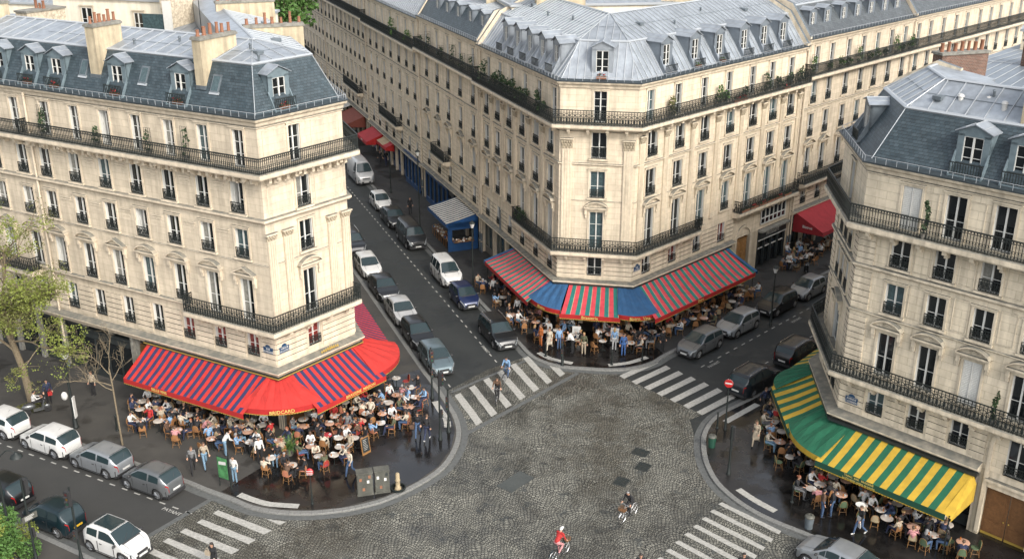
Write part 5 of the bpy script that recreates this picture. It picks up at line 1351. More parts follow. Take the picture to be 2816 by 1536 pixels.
shopfront(fR, 8.5, 16, 3.6, 'shop_black', 'black shopfront right of the crimson awning')
f_ = A.fr[0]; shopfront(f_, 2.2, 6.8, 3.35, 'shop_black', 'dark shopfront window with pale flowers left of the red awning', d=.1)
arch_s = La-11.6
g = MB(); g.fbox(f_, 7.0, 8.35, -.3, -.2, .12, 3.2, 0)
for za, zb in ((.3, 1.3), (1.5, 3.0)): g.fbox(f_, 7.15, 7.6, -.2, -.17, za, zb); g.fbox(f_, 7.75, 8.2, -.2, -.17, za, zb)
g.build('door', ['oak'], A.root)
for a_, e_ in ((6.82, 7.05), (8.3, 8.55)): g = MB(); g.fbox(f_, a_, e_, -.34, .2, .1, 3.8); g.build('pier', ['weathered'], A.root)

# street name plates
def plate(b, i, s, z, t1, t2, label):
    f = b.fr[i]; o = f.P(s, .05, z); r = empty('street_sign', o, 0, label, 'street sign'); g = MB()
    g.fbox(f, s-.36, s+.36, .05, .075, z-.2, z+.2, 0); q = [f.P(s+.2*cos(pi*k/8), .075, z+.2+.16*sin(pi*k/8)) for k in range(9)]
    g.face(q, 0); g.fbox(f, s-.34, s+.34, .075, .08, z-.185, z-.175, 1); g.fbox(f, s-.34, s+.34, .075, .08, z+.175, z+.185, 1)
    g.build('enamel_plate', ['enamel_blue', 'letter_white'], r, o)
    for tt, zz, sz in ((t1, z+.07, .15), (t2, z-.09, .13)):
        x = text(tt, sz, 'letter_white', (0, 0, 0), (*f.n, 0), r); p = f.P(s, .085, zz); x.location = Vector(p)-Vector(o)
plate(A, 0, La-.55, 5.35, 'RUE', 'DU MARCHE', 'blue street name plate left of the corner above the red awning')
plate(A, 1, .55, 5.35, 'AVENUE', 'DE LA PAIX', 'blue and white street name plate right of the corner above the red awning')
plate(B, 2, .55, 4.6, 'RUE', 'DES ARTS', 'blue street name plate on the chamfered corner above the pink and teal awning')
plate(C, 2, .75, 4.95, 'AVENUE', 'DU COMMERCE', 'dark blue street name plate above the green and yellow awning')
# ------------------------------------------------------------------ vehicles
def paint(n, c, metal=0., rough=.32): mat(n, c, rough, metal, coat=.35, noise=.08, nscale=2.5)
paint('car_white', (0.4488, 0.4454, 0.4284)); paint('car_silver', (0.2448, 0.2584, 0.2686), .5); paint('car_grey', (0.1292, 0.136, 0.1394), .5); paint('car_black', (.004, .005, .006)); paint('car_blue', (.006, .014, .055), .3)
paint('car_teal', (.005, .016, .021), .3); paint('car_greyblue', (0.1088, 0.1462, 0.1598), .5); paint('car_pearl', (0.3604, 0.3604, 0.3536), .2); paint('car_anthracite', (.014, .019, .024), .4)
mat('car_glass', (.018, .030, .033), .06, spec=.45); mat('tyre', (.014, .014, .014), .85); mat('rim', (0.2856, 0.2924, 0.2992), .35, .8); mat('car_trim', (.02, .02, .021), .6)
mat('head_lamp', (.34, .36, .37), .12, .3, spec=.8); mat('tail_lamp', (0.2584, 0.00816, 0.00816), .2); mat('chrome', (.6, .6, .6), .2, .9); mat('plate_white', (0.476, 0.476, 0.4488), .5); mat('plate_yellow', (0.476, 0.2856, 0.0204), .5)

def lerp_prof(pr, x):
    if x <= pr[0][0]: return pr[0][1]
    for (a, za), (b, zb) in zip(pr, pr[1:]):
        if x <= b: return za+(zb-za)*(x-a)/(b-a)
    return pr[-1][1]
CARS = dict(
 hatch=dict(L=3.95, W=1.70, belt=.92, wb=(1.25, -1.22), top=[(-1.97, .62), (-1.95, .90), (-1.88, 1.00), (-1.55, 1.36), (-1.35, 1.43), (-.2, 1.47), (.25, 1.44), (1.05, .96), (1.55, .84), (1.85, .70), (1.96, .52)], ws=(.28, 1.0), rw=(-1.86, -1.42), pil=(-.55,), fr=.5),
 small=dict(L=3.55, W=1.64, belt=.93, wb=(1.15, -1.1), top=[(-1.77, .60), (-1.75, .92), (-1.66, 1.04), (-1.30, 1.40), (-1.05, 1.47), (0, 1.50), (.30, 1.46), (1.08, .98), (1.42, .84), (1.66, .68), (1.76, .5)], ws=(.32, 1.02), rw=(-1.66, -1.18), pil=(-.45,), fr=.45),
 sedan=dict(L=4.35, W=1.74, belt=.93, wb=(1.36, -1.32), top=[(-2.17, .62), (-2.14, .96), (-1.95, 1.04), (-1.55, 1.10), (-.95, 1.40), (-.6, 1.45), (.1, 1.46), (.45, 1.42), (1.15, .97), (1.75, .85), (2.05, .70), (2.16, .5)], ws=(.45, 1.1), rw=(-1.55, -.98), pil=(-.25,), fr=.5),
 estate=dict(L=4.45, W=1.78, belt=.96, wb=(1.38, -1.35), top=[(-2.22, .62), (-2.2, 1.0), (-2.1, 1.12), (-1.82, 1.46), (-1.6, 1.54), (-.1, 1.58), (.4, 1.53), (1.15, 1.02), (1.75, .90), (2.08, .74), (2.2, .52)], ws=(.42, 1.1), rw=(-2.08, -1.84), pil=(-.35, -1.2), fr=.5, rails=True),
 suv=dict(L=4.25, W=1.84, belt=1.05, wb=(1.3, -1.28), top=[(-2.12, .70), (-2.1, 1.1), (-2.02, 1.2), (-1.82, 1.62), (-1.6, 1.70), (-.1, 1.74), (.4, 1.69), (.98, 1.14), (1.7, 1.04), (2.0, .88), (2.1, .6)], ws=(.42, .94), rw=(-2.0, -1.84), pil=(-.35, -1.2), fr=.5, rails=True),
 mpv=dict(L=4.15, W=1.80, belt=1.0, wb=(1.3, -1.25), top=[(-2.06, .66), (-2.04, 1.1), (-1.98, 1.2), (-1.85, 1.70), (-1.7, 1.78), (-.1, 1.82), (.55, 1.74), (1.35, 1.10), (1.75, .95), (1.98, .78), (2.05, .55)], ws=(.6, 1.3), rw=(-1.96, -1.86), pil=(-.3, -1.15), fr=.4),
 van=dict(L=5.3, W=1.98, belt=1.25, wb=(1.75, -1.6), top=[(-2.64, .8), (-2.62, 1.4), (-2.58, 2.2), (-2.45, 2.32), (-.1, 2.36), (1.05, 2.28), (1.30, 2.15), (1.95, 1.32), (2.35, 1.12), (2.58, .9), (2.64, .6)], ws=(1.32, 1.92), rw=(-2.62, -2.55), pil=(.75, -5), fr=.5, sidemin=.62),
 dark_van=dict(L=4.7, W=1.86, belt=1.1, wb=(1.5, -1.45), top=[(-2.34, .75), (-2.32, 1.3), (-2.27, 1.8), (-2.1, 1.90), (-.1, 1.93), (.8, 1.86), (1.0, 1.8), (1.55, 1.18), (2.0, 1.02), (2.28, .82), (2.33, .6)], ws=(1.02, 1.5), rw=(-2.28, -2.2), pil=(.4, -.8), fr=.5))
CM = {}
def car_parts(kind):
    """returns list of (name, mesh, material slots that take the paint, children)"""
    if kind in CM: return CM[kind]
    c = CARS[kind]; L, W, belt = c['L'], c['W'], c['belt']; tp = c['top']; R = .34 if kind != 'van' else .37; zc = R*.94
    xs = {-L/2, L/2}
    x = -L/2
    while x < L/2: xs.add(round(x, 3)); x += .14
    for a, _ in tp: xs.add(a)
    for a in c['ws']+c['rw']: xs.add(a)
    for a in c['pil']: xs.add(a-.05); xs.add(a+.05)
    for w in c['wb']:
        for k in range(13): xs.add(round(w+(R+.06)*cos(pi*k/12), 3))
    xs = sorted(v for v in xs if -L/2 <= v <= L/2); q = [xs[0]]
    for v in xs[1:]:
        if v-q[-1] > .02: q.append(v)
    xs = q
    rows_ = []
    for x in xs:
        zt = lerp_prof(tp, x); e = max(0, abs(x)-(L/2-.55))/.55; w = W/2*(1-.30*e**2.2) - (.05*e if x < 0 else .08*e)
        zb = min(zt-.03, belt+(.04 if x < 0 else 0)*min(1, abs(x))); zs = .20+(.10*e)
        for wc in c['wb']:
            d = abs(x-wc)
            if d < R+.06: zs = max(zs, zc+math.sqrt(max(0, (R+.06)**2-d*d)))
        zs = min(zs, zb-.16)
        zm = max(zs+.03, min(.55, zb-.12)); h = max(0, zt-zb); wr = w*.95-h*.30
        gl, gh = zb+min(.06, h*.2), zt-min(.10, h*.35)
        def wy(z): return w*.955-(z-zb)*.30
        rows_.append([(x, w*.94, zs), (x, w, zs+.02), (x, w*1.0, zm), (x, w*.99, zb-.07), (x, w*.955, zb), (x, wy(gl), gl), (x, wy(gh), gh), (x, wr*.93, zt-min(.03, h*.12)), (x, wr*.80, zt), (x, wr*.4, zt+.012), (x, 0, zt+.016)])
    body, gs, gw, gr_, hl, tl = MB(), MB(), MB(), MB(), MB(), MB()
    K = len(rows_[0])
    ws0, ws1 = c['ws']; rw0, rw1 = c['rw']
    def outp(p, sgn, o): 
        return (p[0]+(o*.6 if p[0] > 0 else -o*.6), sgn*(p[1]+(o if p[1] > .001 else 0)), p[2]+o*.9)
    for i in range(len(rows_)-1):
        a, b = rows_[i], rows_[i+1]; xm = (a[0][0]+b[0][0])/2
        for sgn in (1, -1):
            for j in range(K-1):
                P4 = [a[j], b[j], b[j+1], a[j+1]]
                body.face([(p[0], sgn*p[1], p[2]) for p in P4], 0)
                hh = a[6][2]-a[5][2] > .12 and b[6][2]-b[5][2] > .10
                if j == 5 and hh and rw1-.05 < xm < ws1-.22 and not any(abs(xm-p) < .05 for p in c['pil']) and xm > (c.get('sidemin', -9)) and not (ws0 < xm < ws0+.06):
                    gs.face([outp(p, sgn, .006) for p in P4])
                if j >= 7 and ws0 <= xm <= ws1: gw.face([outp(p, sgn, .006) for p in P4])
                if j >= 7 and rw0 <= xm <= rw1: gr_.face([outp(p, sgn, .006) for p in P4])
                if j in (2, 3) and xm > L/2-.42 and j == 3 or (j == 2 and xm > L/2-.25): hl.face([outp(p, sgn, .008) for p in P4]) if (j == 3 or xm > L/2-.2) else None
                if (j == 3 and xm < -L/2+.20): tl.face([outp(p, sgn, .008) for p in P4])
    for r in (rows_[0], rows_[-1]):
        pts = [(p[0], p[1], p[2]) for p in r]+[(p[0], -p[1], p[2]) for p in reversed(r[:-1])]; body.face(pts, 0)
    # dark underside + arches
    body.box(-L/2+.12, L/2-.12, -W/2+.16, W/2-.16, .16, .62, 1); body.box(L/2-.12, L/2+.006, -W*.38, W*.38, .21, .30, 1); body.box(-L/2-.006, -L/2+.12, -W*.38, W*.38, .21, .32, 1)
    for wc in c['wb']: body.box(wc-R-.04, wc+R+.04, -W/2+.10, W/2-.10, .2, zc+R*.8, 1)
    zf = lerp_prof(tp, L/2-.05)
    body.box(L/2-.10, L/2+.015, -W*.26, W*.26, .26, .44, 1); body.box(L/2-.14, L/2+.008, -W*.2, W*.2, zf-.09, zf+.02, 1)
    body.box(-L/2-.03, -L/2+.1, -W*.36, W*.36, .28, .42, 1)
    T_ = lambda x: lerp_prof(tp, x)+.014
    def strip_(x0, x1, y0, y1, n=6):    # thin dark line lying on the upper surface
        for k in range(n):
            a, b_ = x0+(x1-x0)*k/n, x0+(x1-x0)*(k+1)/n
            body.face([(a, y0, T_(a)+.004), (b_, y0, T_(b_)+.004), (b_, y1, T_(b_)+.004), (a, y1, T_(a)+.004)], 1)
    for sgn in (1, -1): strip_(c['ws'][1]+.05, L/2-.34, *(sorted((sgn*W*.30, sgn*(W*.30+.018)))))
    strip_(c['ws'][1]+.0, c['ws'][1]+.07, -W*.34, W*.34, 2)                       # cowl
    for y0 in (-.35, .12): body.tube((c['ws'][1]-.03, y0, T_(c['ws'][1]-.03)+.01), (c['ws'][1]-.30, y0+.45, T_(c['ws'][1]-.30)+.01), .010, n=3, m=1)
    strip_(c['rw'][1]+.02, c['rw'][1]+.05, -W*.30, W*.30, 1); strip_(c['ws'][0]-.05, c['ws'][0]-.02, -W*.30, W*.30, 1)
    body.tube((-.9, 0, T_(-.9)), (-1.12, 0, T_(-.9)+.22), .008, n=3, m=1)         # aerial
    body.tube((c['rw'][0]+.02, .02, T_(c['rw'][0]+.02)), ((c['rw'][0]+c['rw'][1])/2, -.25, T_((c['rw'][0]+c['rw'][1])/2)+.01), .010, n=3, m=1)
    for sgn in (1, -1): body.box(L/2-.16, L/2-.02, *(sorted((sgn*W*.31, sgn*W*.40))), .30, .37, 1)
    for sgn in (1, -1):     # door seams and handles
        for p in [ws0+.35]+[v for v in c['pil'] if v > -4]+([-1.0] if kind in ('hatch',) else []): body.box(p-.014, p+.014, sgn*W/2-.02, sgn*W/2+.004, .32, belt-.05, 1)
        for p in ([c['pil'][0]+.15] if c['pil'] else []): body.box(p, p+.16, *(sorted((sgn*(W/2-.01), sgn*(W/2+.025)))), belt-.17, belt-.14, 1)
        body.box(-L/2+.5, L/2-.5, *(sorted((sgn*(W/2-.02), sgn*(W/2+.006)))), .245, .30, 1)
    parts = [('body', body.mesh('body', ['car_white', 'car_trim'], smooth=38))]
    for nm, m_, mt in (('side_windows', gs, 'car_glass'), ('windscreen', gw, 'car_glass'), ('rear_window', gr_, 'car_glass'), ('headlights', hl, 'head_lamp'), ('tail_lights', tl, 'tail_lamp')):
        if m_.f: parts.append((nm, m_.mesh(nm, [mt], smooth=40)))
    # wheels
    wh = MB(); wh.lathe((0, 0, 0), [(0, -.10), (R*.62, -.10), (R*.93, -.09), (R, -.06), (R, .06), (R*.93, .09), (R*.62, .10), (0, .10)], 20)
    rm = MB(); rm.lathe((0, 0, 0), [(0, .115), (.05, .12), (.06, .105), (R*.60, .108), (R*.66, .10)], 16)
    for k in range(7): a = 2*pi*k/7; rm.tube((0, 0, .112), (R*.6*cos(a), R*.6*sin(a), .112), .022, n=4)
    wm, rmm = wh.mesh('wheel', ['tyre'], smooth=40), rm.mesh('rim', ['rim'], smooth=40)
    mir = MB(); mir.ell((0, 0, 0), (.07, .12, .075), 8, 5)
    mm = mir.mesh('mirror', ['car_trim'], smooth=60)
    pl = MB(); pl.box(0, .012, -.26, .26, 0, .11); pf = pl.mesh('number_plate', ['plate_white'])
    CM[kind] = (parts, wm, rmm, mm, pf, R, zc); return CM[kind]
CARN = []
def car(kind, col, x, y, a, label, roof=None, plate='plate_white', group='cars parked along the kerbs', cat='car', sunroof=False):
    parts, wm, rmm, mm, pf, R, zc = car_parts(kind); c = CARS[kind]
    h = az(a); r = empty('parked_car' if cat == 'car' else 'parked_van', (x, y, .012), math.atan2(h[1], h[0]), label, cat, group)
    for nm, me in parts:
        def addp(n2, me2):
            o = link(n2, me2, r)
            if n2 == 'body': o.material_slots[0].link = 'OBJECT'; o.material_slots[0].material = M[col]
            return o
        if nm in ('headlights', 'tail_lights', 'side_windows'):
            for sgn, key in ((1, 'L'), (-1, 'R')):
                k = (kind, nm, sgn)
                if k not in CM:
                    bm = bmesh.new(); bm.from_mesh(me); bmesh.ops.delete(bm, geom=[f for f in bm.faces if f.calc_center_median().y*sgn < 0], context='FACES')
                    m2 = D.meshes.new(nm); bm.to_mesh(m2); bm.free(); m2.materials.append(me.materials[0]); CM[k] = m2
                addp({'headlights': 'headlight', 'tail_lights': 'tail_light', 'side_windows': 'side_window'}[nm], CM[k])
        else: addp(nm, me)
    for wx in c['wb']:
        for sgn in (1, -1):
            w = link('wheel', wm, r, (wx, sgn*(c['W']/2-.12), R)); w.rotation_euler = (-sgn*pi/2, 0, 0); link('rim', rmm, w)
    for sgn in (1, -1): link('mirror', mm, r, (c['ws'][1]-.22, sgn*(c['W']/2+.05), c['belt']+.06))
    for xx, zz, ry in ((c['L']/2+.012, .34, 0), (-c['L']/2-.03, .55 if kind not in ('van',) else .7, pi)):
        p = link('number_plate', pf, r, (xx, 0, zz), ry)
        if ry and plate != 'plate_white': p.material_slots[0].link = 'OBJECT'; p.material_slots[0].material = M[plate]
    if c.get('rails'):
        g = MB()
        for sgn in (1, -1): g.path([(-1.6, sgn*c['W']*.34, c['top'][5][1]-.02), (-1.5, sgn*c['W']*.34, c['top'][5][1]+.06), (.1, sgn*c['W']*.34, c['top'][5][1]+.06), (.25, sgn*c['W']*.34, c['top'][5][1]-.03)], .018)
        g.build('roof_rails', ['chrome'], r, (0, 0, 0))
    if sunroof:
        g = MB(); zt = 1.50; g.face([(-.95, -.45, 1.478), (.25, -.47, 1.492), (.25, .47, 1.492), (-.95, .45, 1.478)]); g.face([(-.98, -.45, 1.53), (.28, -.47, 1.535), (.28, .47, 1.535), (-.98, .45, 1.53)]); g.build('glass_roof', ['car_glass'], r, (0, 0, 0))
    return r
F1, F2, BV = 158.8, 224.5, -61.5
# left street, kerb of the red awning
LK = off((-6.0, 64.5), 68.8, .95)
def slot(t, base=LK, a=-21.2): return off(base, a, t)
for kd, cl, t, lb in (('hatch', 'car_greyblue', .3, 'grey-blue hatchback nearest the crossing on the left street, nose to the cobbles'),
                      ('hatch', 'car_black', 4.75, 'black hatchback right behind the grey-blue one beside the red awning'),
                      ('sedan', 'car_pearl', 9.2, 'light silver saloon third from the crossing beside the red awning'),
                      ('sedan', 'car_black', 14.3, 'black saloon between the light silver saloon and the white hatchback'),
                      ('hatch', 'car_white', 19.4, 'white hatchback fifth from the crossing in the row behind the red awning'),
                      ('suv', 'car_black', 25.2, 'black off-roader half hidden behind the left corner building'),
                      ('hatch', 'car_greyblue', 30.3, 'pale blue car mostly hidden by the left corner building')):
    car(kd, cl, *slot(t), F1, lb)
RK = (-1.15, 69.9)
for kd, cl, p, lb, ct in (('estate', 'car_black', (-1.05, 69.4), 'black estate car nearest the pink and teal awning', 'car'),
                          ('small', 'car_blue', (-3.75, 76.2), 'small deep blue car in front of the white people carrier', 'car'),
                          ('mpv', 'car_white', (-5.45, 81.2), 'white people carrier behind the blue car', 'car'),
                          ('dark_van', 'car_black', (-9.15, 90.3), 'black van with its long bonnet beside the striped stall awning', 'van'),
                          ('sedan', 'car_black', (-11.4, 96.1), 'black car between the black van and the small white car', 'car'),
                          ('small', 'car_white', (-13.2, 101.1), 'small white car behind the black car on the left street', 'car'),
                          ('van', 'car_pearl', (-16.5, 111.0), 'tall white delivery van farthest up the left street', 'van')):
    car(kd, cl, *p, F1, lb, cat=ct)
for kd, cl, p, lb in (('hatch', 'car_grey', (13.3, 67.6), 'grey hatchback nearest the crossing on the right street'),
                      ('hatch', 'car_silver', (16.65, 71.0), 'light silver hatchback second from the crossing on the right street'),
                      ('hatch', 'car_black', (20.45, 74.9), 'black hatchback between two silver cars on the right street'),
                      ('small', 'car_silver', (23.6, 77.9), 'small silver car farthest up the right street')):
    car(kd, cl, *p, F2, lb)
car('estate', 'car_black', 19.9, 66.2, 44.5, 'black estate car seen from behind beyond the green and yellow awning')
car('estate', 'car_anthracite', 15.9, 61.9, 44.5, 'dark grey-blue estate car parked behind the no-entry sign')
for kd, cl, p, lb in (('hatch', 'car_white', (-31.0, 56.3), 'white hatchback cut off by the left edge of the photo'),
                      ('hatch', 'car_white', (-27.1, 54.1), 'white hatchback with dark bumper strip, second from the left'),
                      ('hatch', 'car_silver', (-23.35, 52.0), 'silver hatchback between the white and the grey car'),
                      ('small', 'car_grey', (-19.75, 49.85), 'small rounded grey car nearest the zebra crossing on the far kerb')):
    car(kd, cl, *p, BV, lb)
car('hatch', 'car_black', -27.7, 48.9, BV, 'black car cut off by the left edge on the near kerb')
car('small', 'car_teal', -23.75, 46.35, BV, 'dark teal hatchback with a yellow number plate', plate='plate_yellow')
car('small', 'car_white', -19.75, 44.25, 118.5, 'small white car with a black glass roof at the bottom left', sunroof=True)
car('sedan', 'car_silver', 15.95, 42.55, -46, 'silver coupe cut off by the bottom edge near the green awning')

# scooters, bicycles
def wheelmesh(r, t=.018, spokes=10):
    g = MB(); n = 20
    for k in range(n):
        a, b = 2*pi*k/n, 2*pi*(k+1)/n; g.tube((r*cos(a), 0, r*sin(a)), (r*cos(b), 0, r*sin(b)), t, n=5, m=0, cap=False)
    for k in range(n): a, b = 2*pi*k/n, 2*pi*(k+1)/n; q = r-.028; g.tube((q*cos(a), 0, q*sin(a)), (q*cos(b), 0, q*sin(b)), .012, n=4, m=1, cap=False)
    for k in range(spokes): a = 2*pi*k/spokes; g.tube((0, 0, 0), ((r-t)*cos(a), 0, (r-t)*sin(a)), .004, n=3, m=1)
    g.tube((0, -.04, 0), (0, .04, 0), .025, n=6, m=1); return g.mesh('wheel', ['tyre', 'chrome'])
BW_ = wheelmesh(.34)
def bicycle(x, y, a, label, frame='car_black', basket=False, step=True):
    h = az(a); r = empty('bicycle', (x, y, .012), math.atan2(h[1], h[0]), label, 'bicycle')
    for sx in (.52, -.52): link('wheel', BW_, r, (sx, 0, .35))
    g = MB(); T = lambda a, b, q=.018: g.tube(a, b, q, n=6)
    T((-.08, 0, .30), (-.22, 0, .82)); T((-.08, 0, .30), (.36, 0, .74)); T((-.2, 0, .74), (.33, 0, .86)); T((.32, 0, .95), (.52, 0, .35)); T((-.08, 0, .30), (-.52, 0, .35)); T((-.2, 0, .76), (-.52, 0, .35), .012)
    T((-.22, 0, .8), (-.24, 0, .92), .014); T((.32, 0, .9), (.30, 0, 1.04), .015)
    g.build('frame', [frame], r, (0, 0, 0))
    g = MB(); g.path([(.16, .27, 1.04), (.30, .22, 1.05), (.32, 0, 1.05), (.30, -.22, 1.05), (.16, -.27, 1.04)], .014); g.build('handlebar', ['chrome'], r, (0, 0, 0))
    g = MB(); g.ell((-.26, 0, .95), (.14, .085, .04), 10, 6); g.build('saddle', ['car_trim'], r, (0, 0, 0))
    g = MB(); g.tube((-.08, -.02, .30), (-.08, .02, .30), .08, n=12); g.tube((-.08, .0, .30), (.06, .08, .24), .012, n=4); g.tube((-.08, 0, .30), (-.22, -.08, .36), .012, n=4); g.box(.0, .1, .06, .14, .22, .245); g.box(-.27, -.17, -.14, -.06, .35, .375); g.build('pedals', ['chrome'], r, (0, 0, 0))
    if basket:
        g = MB(); g.box(.40, .66, -.16, .16, .78, .80)
        for z in (.84, .90, .98): 
            g.path([(.40, -.17, z), (.68, -.18, z), (.68, .18, z), (.40, .17, z), (.40, -.17, z)], .008)
        for k in range(7): y_ = -.17+.34*k/6; g.tube((.68, y_, .78), (.68, y_, .98), .006, n=3); g.tube((.40, y_, .78), (.40, y_, .98), .006, n=3)
        g.build('basket', ['oak'], r, (0, 0, 0))
    g = MB()
    for sx in (.52, -.52):
        for k in range(8):
            a0, a1 = pi*(.15+.7*k/8), pi*(.15+.7*(k+1)/8); g.hexa([(sx+.37*cos(a0),-.025,.35+.37*sin(a0)),(sx+.37*cos(a1),-.025,.35+.37*sin(a1)),(sx+.37*cos(a1),.025,.35+.37*sin(a1)),(sx+.37*cos(a0),.025,.35+.37*sin(a0)),(sx+.375*cos(a0),-.025,.355+.37*sin(a0)),(sx+.375*cos(a1),-.025,.355+.37*sin(a1)),(sx+.375*cos(a1),.025,.355+.37*sin(a1)),(sx+.375*cos(a0),.025,.355+.37*sin(a0))])
    g.build('mudguards', [frame], r, (0, 0, 0))
    return r
def scooter(x, y, a, label, col='car_black'):
    h = az(a); r = empty('scooter', (x, y, KZ), math.atan2(h[1], h[0]), label, 'scooter', 'parked scooters and motorcycles')
    wm = MB(); wm.lathe((0, 0, 0), [(0, -.05), (.16, -.05), (.24, -.04), (.25, 0), (.24, .04), (.16, .05), (0, .05)], 16); wme = wm.mesh('wheel', ['tyre'], smooth=40)
    for sx in (.62, -.58): w = link('wheel', wme, r, (sx, 0, .25)); w.rotation_euler = (pi/2, 0, 0)
    g = MB(); g.ell((-.45, 0, .58), (.42, .17, .20), 12, 8); g.hexa([(-.2,-.16,.26),(.30,-.16,.26),(.30,.16,.26),(-.2,.16,.26),(-.2,-.16,.33),(.30,-.16,.33),(.30,.16,.33),(-.2,.16,.33)]); g.hexa([(.28,-.2,.28),(.40,-.16,.28),(.40,.16,.28),(.28,.2,.28),(.42,-.2,.92),(.5,-.16,.9),(.5,.16,.9),(.42,.2,.92)]); g.ell((.60, 0, .42), (.20, .09, .13), 10, 6)
    g.build('body', [col], r, (0, 0, 0), smooth=40)
    g = MB(); g.ell((-.38, 0, .79), (.36, .13, .07), 10, 6); g.build('seat', ['car_trim'], r, (0, 0, 0), smooth=60)
    g = MB(); g.tube((.60, 0, .3), (.44, 0, 1.0), .025); g.path([(.34, .32, 1.03), (.44, .12, 1.02), (.44, -.12, 1.02), (.34, -.32, 1.03)], .018); g.ell((.47, 0, .98), (.09, .12, .09), 8, 5); g.build('handlebar', ['car_trim'], r, (0, 0, 0))
    g = MB(); g.ell((.54, 0, .97), (.04, .07, .06), 8, 5); g.build('headlight', ['head_lamp'], r, (0, 0, 0))
    return r
scooter(-17.9, 105.2, 158, 'scooter beside the tall white van, nearer one'); scooter(-18.8, 107.0, 150, 'scooter beside the tall white van, farther one', 'car_silver')
scooter(24.6, 82.2, 200, 'black scooter on the pavement by the crimson awning'); scooter(-29.6, 58.1, 60, 'small dark moped under the seated rider by the tree', 'car_grey')
# ------------------------------------------------------------------ people: one continuous body per pose
mat('skin', (0.345, 0.195, 0.1275), .6); mat('skin_dark', (0.12, 0.06, 0.0375), .6)
for n, c in dict(white=(.66, .65, .62), cream=(.56, .49, .38), black=(.013, .013, .015), navy=(.018, .026, .065), blue=(.05, .13, .33), lightblue=(.22, .36, .55), denim=(.055, .10, .19), palejeans=(.17, .28, .38), red=(.42, .022, .02), grey=(.17, .17, .17), beige=(.40, .33, .24), olive=(.09, .095, .05), brown=(.11, .06, .035), pink=(.52, .24, .24), teal=(.04, .2, .2), orange=(.48, .14, .03)).items(): mat('cloth_'+n, tuple(v*.68 for v in c), .85, noise=.12, nscale=12)
for n, c in dict(dark=(.014, .010, .008), brown=(.065, .035, .018), blond=(.24, .15, .06), grey=(.17, .165, .16), auburn=(.16, .05, .02)).items(): mat('hair_'+n, c, .6)
V = Vector
def capsule(mb, a, b, r0, r1, n=10, m=0):
    a, b = V(a), V(b); d = (b-a)
    if d.length < 1e-5: d = V((0, 0, 1e-3))
    L = d.length; d.normalize(); t = V((0, 0, 1)) if abs(d.z) < .9 else V((1, 0, 0)); u = d.cross(t).normalized(); w = d.cross(u)
    prof = [(-1, 0), (-.7, .7), (0, 1)]; i = len(mb.v); rings = []
    for q, rr in prof: rings.append((a+d*(q*r0), r0*rr if rr else .0001))
    for q, rr in reversed(prof): rings.append((b-d*(q*r1), r1*rr if rr else .0001))
    for c, r in rings:
        for k in range(n): mb.v.append(tuple(c+(u*cos(2*pi*k/n)+w*sin(2*pi*k/n))*r))
    for j in range(len(rings)-1):
        for k in range(n):
            e = (k+1) % n; mb.f.append((i+j*n+k, i+(j+1)*n+k, i+(j+1)*n+e, i+j*n+e)); mb.m.append(m); mb.uv.append([(0, 0)]*4)
    mb.f.append(tuple(i+k for k in reversed(range(n)))); mb.m.append(m); mb.uv.append([(0, 0)]*n)
    e = i+(len(rings)-1)*n; mb.f.append(tuple(e+k for k in range(n))); mb.m.append(m); mb.uv.append([(0, 0)]*n)
def hand(prims, wr, d, side, curl=.5):
    """palm, four unequal bent fingers and a thumb leaving the side of the palm"""
    d = V(d).normalized(); side = (V(side)-d*V(side).dot(d)).normalized(); nrm = d.cross(side)
    pc = V(wr)+d*.075
    prims.append((V(wr)+d*.015, V(wr)+d*.045, .027, .030, 0)); prims.append((V(wr)+d*.04-side*.018, pc-side*.024, .020, .018, 0)); prims.append((V(wr)+d*.04+side*.018, pc+side*.024, .020, .018, 0))
    for k, (o, l) in enumerate(((-.033, .062), (-.011, .075), (.011, .070), (.033, .055))):
        b = pc+side*o+d*.010; m_ = b+d*l*.5+nrm*l*.18*curl; t = m_+d*l*.42*(1-.5*curl)+nrm*l*.45*curl
        prims.append((b, m_, .0118, .0110, 0)); prims.append((m_, t, .0110, .0095, 0))
    b = V(wr)+d*.035-side*.028; m_ = b+d*.028-side*.028; prims.append((b, m_, .0135, .012, 0)); prims.append((m_, m_+d*.030-side*.004+nrm*.008, .012, .010, 0))
